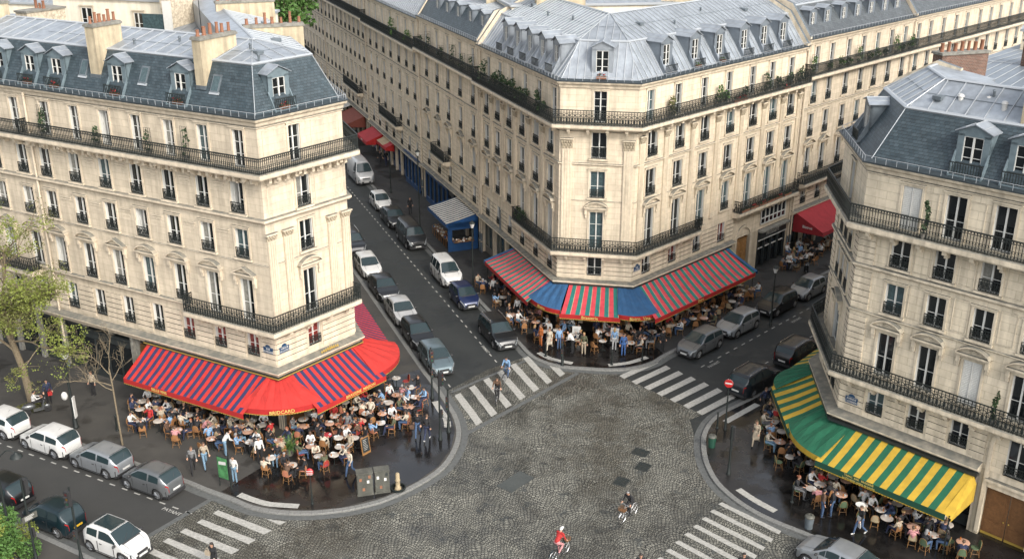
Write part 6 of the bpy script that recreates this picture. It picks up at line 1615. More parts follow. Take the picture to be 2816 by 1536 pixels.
def body(pose, sit=False, coat=False, lean=0., fem=False):
    P = []   # (a,b,r0,r1,tag) tag: 0 skin 1 top 2 bottom 3 shoe
    pv, ch, nk, hd = V(pose['pelvis']), V(pose['chest']), V(pose['neck']), V(pose['head'])
    sw = .175 if not fem else .155
    rt = V(pose.get('right', (0, -1, 0))).normalized()
    P.append((pv+rt*.075, pv-rt*.075, .118, .118, 2)); P.append((pv+V((0, 0, .08)), ch, .125 if not fem else .105, .135, 1)); P.append((ch+rt*.07, ch-rt*.07, .115, .115, 1))
    P.append((ch+(nk-ch)*.75+rt*(sw-.03), ch+(nk-ch)*.75-rt*(sw-.03), .062, .062, 1)); P.append((nk-(nk-ch)*.25, nk+(hd-nk)*.5, .058, .050, 0))
    fw = V(pose.get('face', (1, 0, 0))).normalized(); up = (hd-nk).normalized()
    P.append((hd+up*.035, hd-up*.035+fw*.015, .084, .070, 0)); P.append((hd-up*.055+fw*.03, hd-up*.075+fw*.045, .048, .036, 0))
    sd = fw.cross(up)
    P.append((hd+fw*.080+up*.005, hd+fw*.100-up*.022, .010, .014, 0)); P.append((hd+fw*.084-up*.052+sd*.014, hd+fw*.084-up*.052-sd*.014, .009, .009, 5))
    for q in (1, -1):
        P.append((hd+sd*q*.080-up*.005, hd+sd*q*.083-up*.028, .014, .011, 0)); P.append((hd+sd*q*.028+fw*.083+up*.006, hd+sd*q*.034+fw*.082+up*.006, .010, .009, 4))
    for nm, s in (('R', 1), ('L', -1)):
        sh = ch+(nk-ch)*.75+rt*s*sw; el, wr = V(pose['elbow'+nm]), V(pose['wrist'+nm])
        P.append((sh, el, .056, .043, 1)); P.append((el, el+(wr-el)*.85, .043, .033, 1)); P.append((el+(wr-el)*.8, wr, .028, .025, 0))
        hand(P, wr, pose.get('hd'+nm, wr-el), rt*s*-1 if not sit else V((0, 0, 1)) if False else rt*s*-1, pose.get('curl', .5))
        hp = pv+rt*s*.085; kn, an = V(pose['knee'+nm]), V(pose['ankle'+nm])
        P.append((hp, kn, .088 if not fem else .080, .062, 2)); P.append((kn, kn+(an-kn)*.4, .060, .058, 2)); P.append((kn+(an-kn)*.4, an, .058, .042, 2))
        ft = V(pose.get('toe'+nm, (1, 0, 0))).normalized(); P.append((an-ft*.04-V((0, 0, .035)), an+ft*.13-V((0, 0, .045)), .040, .035, 3)); P.append((an, an-V((0, 0, .03)), .04, .04, 3))
    if coat:
        kk = (V(pose['kneeR'])+V(pose['kneeL']))/2
        P.append((pv+rt*.06, kk+rt*.12+V((0, 0, .06)), .13, .12, 1)); P.append((pv-rt*.06, kk-rt*.12+V((0, 0, .06)), .13, .12, 1)); P.append((pv, kk+V((0, 0, .06)), .14, .15, 1))
    return P, hd, up, fw
BODY = {}
def make_body(name, P, hd, up, fw, voxel=.0115):
    g = MB()
    for a, b, r0, r1, t in P: capsule(g, a, b, r0, r1)
    me = g.mesh('tmp', ['skin'])
    o = link('tmp', me); md = o.modifiers.new('r', 'REMESH'); md.mode = 'VOXEL'; md.voxel_size = voxel; md.use_smooth_shade = True
    dg = bpy.context.evaluated_depsgraph_get(); ev = o.evaluated_get(dg); m2 = D.meshes.new_from_object(ev); D.objects.remove(o)
    n = len(m2.polygons); C = np.zeros(n*3); m2.polygons.foreach_get('center', C); C = C.reshape(-1, 3); best = np.full(n, 1e9); tg = np.zeros(n, int)
    for a, b, r0, r1, t in P:
        a, b = np.array(a), np.array(b); d = b-a; l = max(1e-9, d@d); q = np.clip((C-a)@d/l, 0, 1); ds = np.linalg.norm(C-(a+q[:, None]*d), axis=1)-(r0+(r1-r0)*q)
        if t in (4, 5): ds = ds-.004
        k = ds < best; best[k] = ds[k]; tg[k] = t
    m2.materials.clear()
    for x in ('skin', 'cloth_white', 'cloth_denim', 'cloth_black', 'hair_dark', 'cloth_pink'): m2.materials.append(M[x])
    m2.polygons.foreach_set('material_index', tg.astype(np.int32)); m2.name = 'body_'+name; m2.update()
    hairs = {}
    for hn in ('short', 'long', 'bun', 'cap'):
        h = MB(); u = V(up); f = V(fw); hh = V(hd)
        Rm = Matrix((f, u.cross(f), u)).transposed()
        h.ell(tuple(hh+u*.038-f*.020), (.098, .094, .092), 12, 8, R=Rm)
        if hn == 'long': h.ell(tuple(hh-u*.05-f*.06), (.055, .092, .14), 10, 7, R=Rm)
        if hn == 'bun': h.ell(tuple(hh+u*.05-f*.12), (.045, .045, .045), 8, 6, R=Rm)
        if hn == 'cap': h.ell(tuple(hh+u*.062+f*.02), (.125, .10, .065), 12, 6, R=Rm)
        hairs[hn] = h.mesh('hair', ['hair_dark'], smooth=80)
    BODY[name] = (m2, hairs)
ST_ = dict(pelvis=(0, 0, .93), chest=(0, 0, 1.26), neck=(0, 0, 1.46), head=(.02, 0, 1.60), elbowR=(-.03, -.23, 1.14), elbowL=(-.03, .23, 1.14), wristR=(.06, -.25, .90), wristL=(.06, .25, .90), kneeR=(.02, -.10, .50), kneeL=(.02, .10, .50), ankleR=(0, -.10, .08), ankleL=(0, .11, .08))
poses = {}
poses['stand'] = ST_
poses['stand2'] = dict(ST_, wristR=(.25, -.12, 1.18), elbowR=(.02, -.24, 1.10), elbowL=(0, .24, 1.12), wristL=(.22, .14, 1.12), hdR=(.8, .3, .2), hdL=(.8, -.4, .1), head=(.04, 0, 1.60))
poses['walk'] = dict(ST_, kneeR=(.20, -.09, .52), ankleR=(.30, -.09, .09), kneeL=(-.04, .09, .50), ankleL=(-.34, .09, .17), toeL=(.8, 0, -.6), elbowR=(-.14, -.22, 1.16), wristR=(-.12, -.24, .92), elbowL=(.08, .22, 1.14), wristL=(.24, .22, .96), chest=(.03, 0, 1.26), neck=(.05, 0, 1.46), head=(.08, 0, 1.60))
SI = dict(pelvis=(-.08, 0, .56), chest=(-.06, 0, .88), neck=(-.02, 0, 1.07), head=(.02, 0, 1.215), kneeR=(.40, -.12, .53), kneeL=(.40, .13, .53), ankleR=(.42, -.11, .09), ankleL=(.36, .14, .09), elbowR=(.10, -.25, .80), elbowL=(.10, .25, .80), wristR=(.33, -.14, .80), wristL=(.33, .14, .80), hdR=(1, .3, 0), hdL=(1, -.3, 0))
poses['sit'] = SI
poses['sit2'] = dict(SI, chest=(-.14, .02, .88), neck=(-.13, .02, 1.08), head=(-.10, .04, 1.22), face=(.9, .5, 0), elbowL=(-.05, .27, .78), wristL=(.22, .20, .68), hdL=(1, -.2, -.2), elbowR=(.02, -.28, .86), wristR=(.20, -.14, 1.04), hdR=(.5, .3, .7), ankleL=(.5, .16, .09))
poses['sit3'] = dict(SI, chest=(.04, 0, .87), neck=(.12, 0, 1.05), head=(.18, 0, 1.17), elbowR=(.28, -.2, .80), elbowL=(.28, .2, .80), wristR=(.42, -.04, .84), wristL=(.42, .06, .84), hdR=(.6, .6, .3), hdL=(.6, -.6, .3), ankleR=(.2, -.1, .09), ankleL=(.22, .1, .09))
poses['ride'] = dict(pelvis=(-.22, 0, 1.04), chest=(-.02, 0, 1.33), neck=(.06, 0, 1.51), head=(.12, 0, 1.63), elbowR=(.10, -.24, 1.20), elbowL=(.10, .24, 1.20), wristR=(.20, -.25, 1.08), wristL=(.20, .25, 1.08), kneeR=(.14, -.11, .78), kneeL=(.02, .10, .64), ankleR=(-.18, -.11, .47), ankleL=(.04, .10, .33), curl=.9)
poses['lean'] = dict(ST_, chest=(.16, 0, 1.22), neck=(.28, 0, 1.36), head=(.38, 0, 1.45), elbowR=(.28, -.22, 1.08), wristR=(.46, -.16, .96), elbowL=(.24, .22, 1.06), wristL=(.42, .16, .94))
for nm, po in poses.items():
    for fem in ((False, True) if nm in ('walk', 'sit', 'stand') else (False,)):
        P, hd, up, fw = body(po, nm.startswith('sit'), False, fem=fem); make_body(nm+('_f' if fem else ''), P, hd, up, fw)
P, hd, up, fw = body(poses['walk'], coat=True, fem=True); make_body('coat', P, hd, up, fw)
WORD = dict(lightblue='light blue', palejeans='pale jeans', denim='blue jeans')
PEOPLE = []
def person(pose, x, y, z, a, top='white', bot='denim', hair='dark', cut='short', skin='skin', label=None, group=None, shoe='black', scale=1.0, area=None):
    me, hs = BODY[pose]; h = az(a); rz = math.atan2(h[1], h[0])
    r = link('person', me, None, (x, y, z), rz); r.scale = (scale,)*3
    for i, m_ in ((0, skin), (1, 'cloth_'+top), (2, 'cloth_'+bot), (3, 'cloth_'+shoe)):
        r.material_slots[i].link = 'OBJECT'; r.material_slots[i].material = M[m_]
    hh = link('hair', hs[cut], r)
    hh.material_slots[0].link = 'OBJECT'; hh.material_slots[0].material = M['hair_'+hair] if cut != 'cap' else M['cloth_'+hair] if 'cloth_'+hair in M else M['hair_'+hair]
    tag(r, label, 'person', group)
    PEOPLE.append(dict(o=r, pose=pose, top=top, bot=bot, hair=hair, cut=cut, area=area, label=label))
    return r
def bag(parent, p, m, w=.26):
    g = MB(); g.box(p[0]-.06, p[0]+.06, p[1]-w/2, p[1]+w/2, p[2]-.14, p[2]+.10); g.path([(p[0], p[1]-.1, p[2]+.1), (p[0], p[1], p[2]+.32), (p[0], p[1]+.1, p[2]+.1)], .01)
    return g
def held_bag(x, y, z, a, m, label):
    h = az(a); r = empty('bag', (x, y, z), math.atan2(h[1], h[0]), label, 'bag'); g = bag(r, (0, 0, .16), m); g.build('pouch', [m], r, (0, 0, 0)); return r

person('walk_f', -5.62, 55.24, KZ, 185, 'black', 'denim', 'dark', 'long', label='woman in black jacket walking away, carrying a tan handbag, near the round pavement tip')
held_bag(-5.95, 55.1, KZ+.62, 185, 'cloth_brown', 'tan handbag carried by the woman in the black jacket')
person('walk', -5.05, 54.84, KZ, 10, 'black', 'navy', 'brown', 'short', label='man in black sweater and dark trousers walking at the round pavement tip', shoe='white')
person('walk_f', -9.03, 50.95, KZ, 215, 'cream', 'denim', 'brown', 'long', label='person in cream top and blue jeans walking beside the grey street cabinets')
person('walk_f', -17.95, 51.3, KZ, 160, 'grey', 'black', 'brown', 'long', label='woman in grey jacket, left one of the pair by the small parked grey car')
person('walk_f', -17.40, 51.75, KZ, 150, 'beige', 'palejeans', 'brown', 'long', label='woman in beige jumper, right one of the pair by the small parked grey car')
person('stand_f', -15.35, 50.25, KZ, 200, 'white', 'palejeans', 'dark', 'long', label='woman in a white blouse and pale jeans beside the green advertising board')
person('stand', -14.4, 52.3, KZ, 150, 'white', 'black', 'dark', 'short', label='waiter in white shirt and black trousers standing left of the terrace palm')
person('lean', -16.6, 53.1, KZ, 60, 'white', 'palejeans', 'dark', 'short', label='person in a white shirt leaning over a table at the left terrace')
person('stand', -29.4, 59.45, KZ, 150, 'navy', 'black', 'dark', 'short', label='man in a blue striped jacket holding something red near the budding tree')
held_bag(-29.15, 59.2, KZ+.7, 150, 'cloth_red', 'red bag held by the man near the budding tree')
person('sit', -29.65, 58.15, KZ+.28, 60, 'white', 'black', 'dark', 'short', label='rider in a white shirt sitting on the moped under the budding tree')
person('stand', -27.0, 60.6, KZ, 200, 'beige', 'black', 'brown', 'short', label='person in beige standing by the house wall left of the bare young tree')
person('walk_f', -14.42, 42.5, .016, 200, 'black', 'black', 'dark', 'long', label='woman in black with a tan shoulder bag on the zebra crossing at the bottom edge')
held_bag(-14.7, 42.5, .95, 200, 'cloth_beige', 'tan shoulder bag of the woman on the bottom zebra crossing')
person('coat', 14.36, 54.21, KZ, 215, 'beige', 'beige', 'brown', 'short', label='woman in a long beige coat walking past the green awning terrace')
person('walk', 15.76, 58.4, KZ, 150, 'navy', 'black', 'brown', 'short', label='man in dark clothes walking toward the green awning from the parked estate car')
person('stand', 16.25, 46.92, KZ, 100, 'brown', 'denim', 'dark', 'short', label='person in brown top, left of the pair standing in front of the green-awning terrace')
person('stand', 16.76, 46.99, KZ, 290, 'black', 'denim', 'dark', 'long', label='person in black top, right of the pair standing in front of the green-awning terrace')
wt = person('walk', 17.78, 45.42, KZ, 250, 'black', 'denim', 'brown', 'short', label='waiter in a long white apron carrying a round tray below the green awning', shoe='white')
g = MB(); g.lathe((0, 0, 0), [(0, 0), (.24, .0), (.25, .02), (.24, .025), (0, .012)], 20)
o = g.build('serving_tray', ['white_paint'], None, (0, 0, 0), loc=(17.78, 45.8, 1.62)); tag(o, 'round white tray held up by the waiter below the green awning', 'tray')
g = MB(); g.hexa([(.10,-.16,.45),(.13,-.16,.45),(.13,.16,.45),(.10,.16,.45),(.13,-.13,1.1),(.155,-.13,1.1),(.155,.13,1.1),(.13,.13,1.1)]); g.build('apron', ['cloth_white'], wt, (0, 0, 0))
person('stand', -16.3, 109.6, KZ, 180, 'black', 'black', 'dark', 'short', label='person in black beside the tall white van')
person('stand', -9.98, 98.5, KZ, 150, 'black', 'black', 'dark', 'short', label='lone person in black on the left street pavement near the street lamp')
person('walk', -15.0, 116.5, KZ, 160, 'black', 'black', 'dark', 'short', label='left walker of the pair in black far up the left street'); person('walk', -14.3, 116.2, KZ, 160, 'black', 'navy', 'grey', 'short', label='right walker of the pair in black far up the left street')
for (x, y, a, po, tp, bt, hr, lb) in ((-1.43, 77.0, 200, 'stand', 'white', 'black', 'dark', 'person in white shirt facing the one in black, far left of the pink-awning terrace'),
    (-1.16, 76.4, 20, 'stand', 'black', 'black', 'dark', 'person in black facing the one in white, far left of the pink-awning terrace'),
    (2.05, 68.0, 240, 'stand_f', 'orange', 'orange', 'brown', 'woman in an orange-brown dress at the pavement edge of the pink and teal terrace'),
    (2.65, 67.4, 200, 'coat', 'cream', 'cream', 'brown', 'woman in a long cream coat left of the two traffic posts'),
    (3.32, 67.45, 160, 'stand', 'lightblue', 'denim', 'dark', 'person in a light blue shirt and jeans beside the woman in the cream coat'),
    (4.25, 66.9, 300, 'lean', 'white', 'black', 'dark', 'person in white leaning over a table by the traffic posts'),
    (5.0, 66.6, 200, 'stand_f', 'olive', 'beige', 'blond', 'blond woman in olive right of the traffic posts'),
    (7.75, 66.4, 180, 'stand_f', 'blue', 'blue', 'dark', 'woman in a bright blue dress in front of the terrace door'),
    (7.2, 67.3, 20, 'stand_f', 'lightblue', 'white', 'blond', 'woman in pale blue and white left of the one in bright blue'),
    (10.56, 67.12, 150, 'stand', 'black', 'black', 'dark', 'tall person in black at the right corner of the pink and teal terrace'),
    (-.24, 74.1, 240, 'stand', 'black', 'black', 'dark', 'person in black standing by the left side of the pink and teal awning'),
    (.4, 73.0, 210, 'stand_f', 'white', 'black', 'brown', 'woman in white standing under the left side of the pink and teal awning')):
    person(po, x, y, KZ, a, tp, bt, hr, 'long' if '_f' in po or po == 'coat' else 'short', label=lb)
# cyclists
def cyclist(x, y, a, top, bot, hair, cut, frame, lp, lbk, basket=False):
    bicycle(x, y, a, lbk, frame, basket); person('ride', x, y, .03, a, top, bot, hair, cut, label=lp)
cyclist(-.95, 59.9, 185, 'brown', 'black', 'brown', 'long', 'car_black', 'cyclist in a brown jacket riding over the zebra crossing', 'black bicycle under the cyclist in brown')
cyclist(-.35, 62.9, 200, 'lightblue', 'denim', 'dark', 'short', 'car_black', 'cyclist in blue riding behind the one in brown on the zebra crossing', 'bicycle under the cyclist in blue')
cyclist(6.1, 46.9, 222, 'black', 'black', 'grey', 'short', 'car_pearl', 'grey-haired cyclist in black riding over the cobbles', 'pale bicycle with a basket under the grey-haired cyclist', True)
cyclist(2.35, 43.55, 40, 'red', 'pink', 'white', 'cap', 'car_teal', 'cyclist in a red jacket and white cap riding away over the cobbles', 'dark teal bicycle under the cyclist in red', True)
person('walk', 6.1, 41.65, .016, 180, 'black', 'black', 'dark', 'short', label='head of a person in black at the bottom edge, below the grey-haired cyclist')
person('walk', 11.0, 41.7, .016, 180, 'black', 'black', 'dark', 'short', label='head of a person in black at the bottom edge on the right zebra crossing')
# ------------------------------------------------------------------ cafe terraces
mat('rattan', (0.2312, 0.1054, 0.0374), .7, noise=.25, nscale=40); mat('rattan_red', (0.2448, 0.0238, 0.017), .7, noise=.2, nscale=40); mat('rattan_beige', (0.2856, 0.2244, 0.136), .7, noise=.2, nscale=40); mat('rattan_green', (0.068, 0.102, 0.051), .7, noise=.25, nscale=40); mat('rattan_coral', (0.34, 0.1292, 0.0748), .7, noise=.2, nscale=40)
mat('table_white', (.37, .33, .285), .35, noise=.06, nscale=8); mat('table_pink', (.40, .24, .17), .4, noise=.1, nscale=8); mat('cane', (0.204, 0.102, 0.034), .5); mat('porcelain', (0.476, 0.4692, 0.4488), .25); mat('coffee', (.05, .02, .01), .2); mat('drink', (.35, .12, .02), .1)
def chairmeshes():
    s = MB(); s.lathe((0, 0, .44), [(0, 0), (.20, 0), (.215, .015), (.20, .035), (0, .03)], 16)
    b = MB(); n = 10
    for k in range(n):     # rounded, slightly curved back
        t0, t1 = k/n*2-1, (k+1)/n*2-1
        def q(t, z, o=0): a = t*.9; return (-.17-.04*z-(.035*(1-t*t))-o, .205*math.sin(a)/math.sin(.9), .47+z)
        def top(t): return .16+.26*math.sqrt(max(0, 1-abs(t)**2.4))
        b.hexa([q(t0, 0), q(t1, 0), q(t1, 0, .02), q(t0, 0, .02), q(t0, top(t0)), q(t1, top(t1)), q(t1, top(t1), .02), q(t0, top(t0), .02)])
    f = MB()
    for sx, sy in ((1, 1), (1, -1), (-1, 1), (-1, -1)): f.tube((sx*.15, sy*.15, .44), (sx*.20, sy*.19, 0), .015, n=5)
    for z in (.18,): f.path([(.18, .17, z), (-.18, .17, z), (-.18, -.17, z), (.18, -.17, z), (.18, .17, z)], .009)
    f.path([(-.17, .2, .45), (-.22, .2, .66), (-.235, .14, .84), (-.24, 0, .90), (-.235, -.14, .84), (-.22, -.2, .66), (-.17, -.2, .45)], .014)
    return s.mesh('seat', ['rattan'], smooth=50), b.mesh('backrest', ['rattan'], smooth=50), f.mesh('frame', ['cane'])
CS, CB, CF = chairmeshes()
tb = MB(); tb.lathe((0, 0, .72), [(0, 0), (.285, 0), (.30, .012), (.30, .028), (.285, .036), (0, .036)], 24); TT = tb.mesh('table_top', ['table_white'], smooth=40)
tb = MB(); tb.tube((0, 0, .05), (0, 0, .72), .025, n=8); tb.box(-.16, .16, -.16, .16, .69, .715); TL = tb.mesh('pedestal', ['iron'])
tb = MB()
for k in range(4): a = pi/4+pi/2*k; tb.tube((0, 0, .09), (.24*cos(a), .24*sin(a), .015), .02, n=5)
TF = tb.mesh('foot', ['iron'])
cp = MB(); cp.lathe((0, 0, 0), [(0, 0), (.075, 0), (.085, .012), (.04, .008), (.03, .012), (.04, .065), (.034, .065), (.03, .05), (0, .045)], 14); CUP = cp.mesh('coffee_cup', ['porcelain'], smooth=50)
cp = MB(); cp.lathe((0, 0, 0), [(0, 0), (.10, 0), (.13, .018), (.125, .022), (.09, .01), (0, .01)], 18); PLT = cp.mesh('plate', ['porcelain'], smooth=50)
cp = MB(); cp.lathe((0, 0, 0), [(0, 0), (.03, 0), (.035, .13), (.03, .13), (.026, .02), (0, .02)], 12); GLS = cp.mesh('drinking_glass', ['drink'], smooth=50)
ITEMS = []
def chair(x, y, a, m, area):
    h = az(a); r = empty('bistro_chair', (x, y, KZ), math.atan2(h[1], h[0]), None, 'chair'); 
    for nm, me in (('seat', CS), ('backrest', CB)):
        o = link(nm, me, r); o.material_slots[0].link = 'OBJECT'; o.material_slots[0].material = M[m]
    link('frame', CF, r); ITEMS.append(dict(o=r, k='chair', m=m, area=area, x=x, y=y)); return r
def table(x, y, area, s=1.0, m=None):
    r = empty('cafe_table', (x, y, KZ), random.uniform(0, 6), None, 'table'); t = link('table_top', TT, r); t.scale = (s, s, 1)
    if m: t.material_slots[0].link = 'OBJECT'; t.material_slots[0].material = M[m]
    link('pedestal', TL, r); link('foot', TF, r); ITEMS.append(dict(o=r, k='table', m=m or 'white', area=area, x=x, y=y)); return r
PLACED = []
BLOCK = []      # keep-outs: (x, y, r)
for p in PEOPLE:
    l = p['o'].location; BLOCK.append((l.x, l.y, .45))
def free(x, y, r):
    return all(math.hypot(x-a, y-b) > r+c for a, b, c in PLACED+BLOCK)
def inside(x, y, area):
    # stay out of the buildings and off the carriageway
    for b in (A, B, C):
        dm = []
        ok = True
        for f in b.fr:
            d = (x-f.O[0])*f.n[0]+(y-f.O[1])*f.n[1]; s = (x-f.O[0])*f.u[0]+(y-f.O[1])*f.u[1]
            if -9 < d < .55 and -.2 < s < f.L+.2: return False
    return True
TOPS = ['white', 'white', 'black', 'black', 'navy', 'grey', 'cream', 'black', 'black', 'lightblue', 'beige', 'brown', 'red', 'black', 'olive', 'white', 'pink', 'black', 'cream', 'navy', 'black']
BOTS = ['denim', 'black', 'black', 'black', 'navy', 'navy', 'palejeans', 'beige', 'denim', 'grey']
HAIRS = ['dark', 'brown', 'dark', 'brown', 'blond', 'grey', 'auburn', 'dark']
def group_at(x, y, area, cm, nch=3, occ=.75, a0=None, tm=None):
    if not inside(x, y, area) or not free(x, y, .34): return False
    table(x, y, area, random.choice((.95, 1.0, 1.08)), tm or random.choice((None, None, 'table_pink'))); PLACED.append((x, y, .34))
    a0 = random.uniform(0, 360) if a0 is None else a0
    for k in range(nch):
        a = a0+k*360/nch+random.uniform(-14, 14); dd = .60+random.uniform(0, .08); h = az(a); cx, cy = x+h[0]*dd, y+h[1]*dd
        if not inside(cx, cy, area) or not free(cx, cy, .19): continue
        PLACED.append((cx, cy, .19)); face = a+180+random.uniform(-12, 12); chair(cx, cy, face, random.choice(cm), area)
        if random.random() < occ:
            fem = random.random() < .45; po = random.choice(('sit', 'sit2', 'sit3')) if not fem else random.choice(('sit_f', 'sit2', 'sit_f'))
            hf = az(face); top = random.choice(TOPS)
            person(po, cx-hf[0]*.03, cy-hf[1]*.03, KZ, face, top, random.choice(BOTS), random.choice(HAIRS), random.choice(('long', 'bun')) if fem else 'short', 'skin_dark' if random.random() < .1 else 'skin', area=area, scale=random.uniform(.95, 1.03))
    for k in range(random.choice((1, 2, 3))):
        a = random.uniform(0, 6.28); q = random.choice((CUP, PLT, GLS, CUP)); o = link(q.name.split('.')[0], q, None, (x+.19*cos(a), y+.19*sin(a), KZ+.757))
        ITEMS.append(dict(o=o, k=o.name.split('.')[0], m='', area=area, x=x, y=y))
    return True
TA = [(-23.06, 58.37), (-22.33, 55.87), (-21.27, 55.87), (-21.64, 57.31), (-19.81, 54.81), (-19.61, 56.63), (-17.53, 53.78), (-14.44, 52.33), (-13.6, 51.6), (-12.3, 50.87), (-10.95, 51.81), (-10.1, 51.95), (-10.88, 54.17), (-9.87, 55.13), (-12.42, 55.21), (-13.53, 53.55), (-16.22, 55.21), (-18.15, 54.02), (-20.59, 57.14), (-10.45, 54.73), (-9.9, 52.85), (-8.91, 56.8), (-8.46, 57.6), (-7.87, 55.62), (-7.0, 56.3), (-6.38, 57.58), (-6.53, 60.2), (-7.54, 61.54), (-9.21, 53.86), (-7.7, 58.19), (-8.8, 58.91), (-7.3, 59.2), (-11.6, 52.9), (-6.1, 58.9), (-15.2, 53.4)]
for x, y in TA: group_at(x, y, 'red', ['rattan_coral', 'rattan_coral', 'rattan_red', 'rattan'] if x > -13 else ['rattan', 'rattan', 'rattan_beige'], random.choice((2, 3, 3)), .88, tm='aw_crimson' if abs(x+10.88) < .01 and abs(y-54.17) < .01 else None)
for i in range(400):
    s = random.uniform(.2, 9.3); d = random.uniform(.9, 3.3); p = A.fr[0].P(La-s, d, 0); group_at(p[0], p[1], 'red', ['rattan', 'rattan_beige'], 3, .9) if len(PLACED) < 9999 and i % 2 else None
    s = random.uniform(.3, 6); d = random.uniform(.9, 4.3); p = A.fr[1].P(s, d, 0); group_at(p[0], p[1], 'red', ['rattan', 'rattan_coral'], 3, .8) if i % 3 == 0 else None
TB_ = [(4.09, 67.76), (2.4, 68.93), (6.38, 67.3), (9.21, 67.76), (.1, 71.9), (.9, 70.9), (1.75, 70.61), (3.4, 68.3), (8.3, 67.0), (10.08, 68.93), (8.76, 68.8)]
for x, y in TB_: group_at(x, y, 'pink', ['rattan', 'rattan_coral', 'rattan'], random.choice((2, 3, 3)), .8)
for i in range(260):
    s = random.uniform(.6, 8); d = random.uniform(.8, 3.3); p = B.fr[0].P(LBl-s, d, 0); group_at(p[0], p[1], 'pink', ['rattan'], 3, .8) if i % 2 else None
    s = random.uniform(.1, 5.3); d = random.uniform(1.6, 4.4); p = B.fr[1].P(s, d, 0); 
    if not 2.0 < s < 3.5: group_at(p[0], p[1], 'pink', ['rattan'], 3, .8) if i % 3 == 0 else None
    s = random.uniform(.3, 11.6); d = random.uniform(.9, 4.0); p = B.fr[2].P(s, d, 0); group_at(p[0], p[1], 'pink', ['rattan', 'rattan_beige'], 3, .6) if i % 2 == 0 else None
for x, y in [(24.42, 85.72), (24.45, 84.0), (25.58, 84.9), (26.2, 86.3), (27.26, 87.6), (23.4, 83.2), (28.3, 88.6), (25.9, 87.5)]: group_at(x, y, 'crimson', ['rattan_beige', 'rattan'], 3, .7)
TCs = [(15.72, 51.74), (16.64, 48.9), (17.51, 47.9), (18.31, 46.95), (19.12, 46.5), (21.01, 44.3), (20.3, 45.0), (18.19, 49.3), (16.7, 51.09), (18.9, 48.1), (19.67, 47.3), (21.43, 45.64), (15.55, 53.4), (15.38, 55.1), (16.09, 49.9), (20.5, 46.4), (22.08, 45.2), (16.2, 57.0), (16.9, 54.9), (22.3, 43.7)]
for x, y in TCs: group_at(x, y, 'green', ['rattan_green', 'rattan_green', 'rattan', 'rattan_beige'], random.choice((2, 3, 3)), .72)
for i in range(200):
    s = random.uniform(.3, 7.4); d = random.uniform(.9, 3.4); p = C.fr[2].P(s, d, 0); group_at(p[0], p[1], 'green', ['rattan_green', 'rattan'], 3, .6) if i % 2 else None
    s = random.uniform(.4, 5.6); d = random.uniform(.9, 2.9); p = C.fr[1].P(s, d, 0); group_at(p[0], p[1], 'green', ['rattan_green'], 3, .7) if i % 2 == 0 else None

# captions built from what is visible: place, colour, neighbours, order along the terrace
AREA = dict(red='the red-awning terrace', pink='the pink-awning terrace', green='the green-awning terrace', crimson='the crimson-awning cafe')
AN = dict(red=('left wing', 'corner', 'right wing'), pink=('left wing', 'chamfer', 'right wing'), green=('left wing', 'corner', 'right wing'), crimson=('', '', ''))
def ordw(k): return ['first', 'second', 'third', 'fourth', 'fifth', 'sixth', 'seventh', 'eighth', 'ninth', 'tenth', 'eleventh', 'twelfth'][k] if k < 12 else '%dth' % (k+1)
def sx_(x, y, z=1.): # order of things as seen from the street, left to right
    c_, s_ = cos(rad(21.5)), sin(rad(21.5)); return x/(y*c_-(z-32)*s_)
def name_all():
    G = {}
    for p in PEOPLE:
        if p['label']: continue
        k = '%s-haired person in %s top seated at %s' % (dict(dark='dark', brown='brown', blond='fair', grey='grey', auburn='auburn')[p['hair']], WORD.get(p['top'], p['top']).replace('blue jeans', 'blue'), AREA[p['area']])
        G.setdefault(k, []).append(p['o']); p['o']['group'] = 'people seated at the cafe terraces'
    for it in ITEMS:
        k = it['k']; mw = dict(rattan='brown', rattan_red='red', rattan_beige='beige', rattan_green='green', rattan_coral='coral', white='white', aw_crimson='red', table_pink='pinkish').get(it['m'], '')
        if k == 'chair': t = '%s cane bistro chair at %s' % (mw, AREA[it['area']]); gp_ = 'bistro chairs on the cafe terraces'
        elif k == 'table': t = '%s round-topped table at %s' % (mw, AREA[it['area']]); gp_ = 'round tables on the cafe terraces'
        else:
            w = dict(coffee_cup='white coffee cup', plate='white plate', drinking_glass='amber drinking glass')[k]; t = '%s on a table at %s' % (w, AREA[it['area']]); gp_ = 'tableware on the terrace tables'; it['o']['category'] = w.split(' ', 1)[1]
        it['o']['group'] = gp_; G.setdefault(t, []).append(it['o'])
    for k, os_ in G.items():
        os_.sort(key=lambda o: sx_(o.location.x, o.location.y))
        if len(os_) == 1: os_[0]['label'] = k; continue
        for i, o in enumerate(os_): o['label'] = ('leftmost ' if i == 0 else 'rightmost ' if i == len(os_)-1 else ordw(i)+' from left, ')+k
name_all()

# palm by the corner of the red awning, waiters' boards
root = empty('potted_palm', (-12.9, 53.2, KZ), 0, 'leafy green potted palm on the terrace corner under the red awning', 'plant')
g = MB(); g.lathe((0, 0, 0), [(0, 0), (.20, 0), (.27, .42), (.29, .45), (.24, .45), (0, .40)], 12); g.build('pot', ['darkstone'], root, (0, 0, 0))
g = MB()
for k in range(26):
    a = random.uniform(0, 6.28); el = random.uniform(.5, 1.4); L_ = random.uniform(.7, 1.25); pr = V((0, 0, .45)); d = V((cos(a)*cos(el), sin(a)*cos(el), sin(el)))
    for j in range(7):
        nx = pr+d*L_/7; d.z -= .17; d.normalize(); w = .05*(1-abs(j-3)/5)
        sd = V((-sin(a), cos(a), 0))
        for s_ in (-1, 1):
            for q in (0, .5): p = pr.lerp(nx, q); g.face([p, p+sd*s_*.20*(1-j/8)+d*.08-V((0, 0, .04)), p+d*.035])
        g.tube(tuple(pr), tuple(nx), .008, n=3); pr = nx
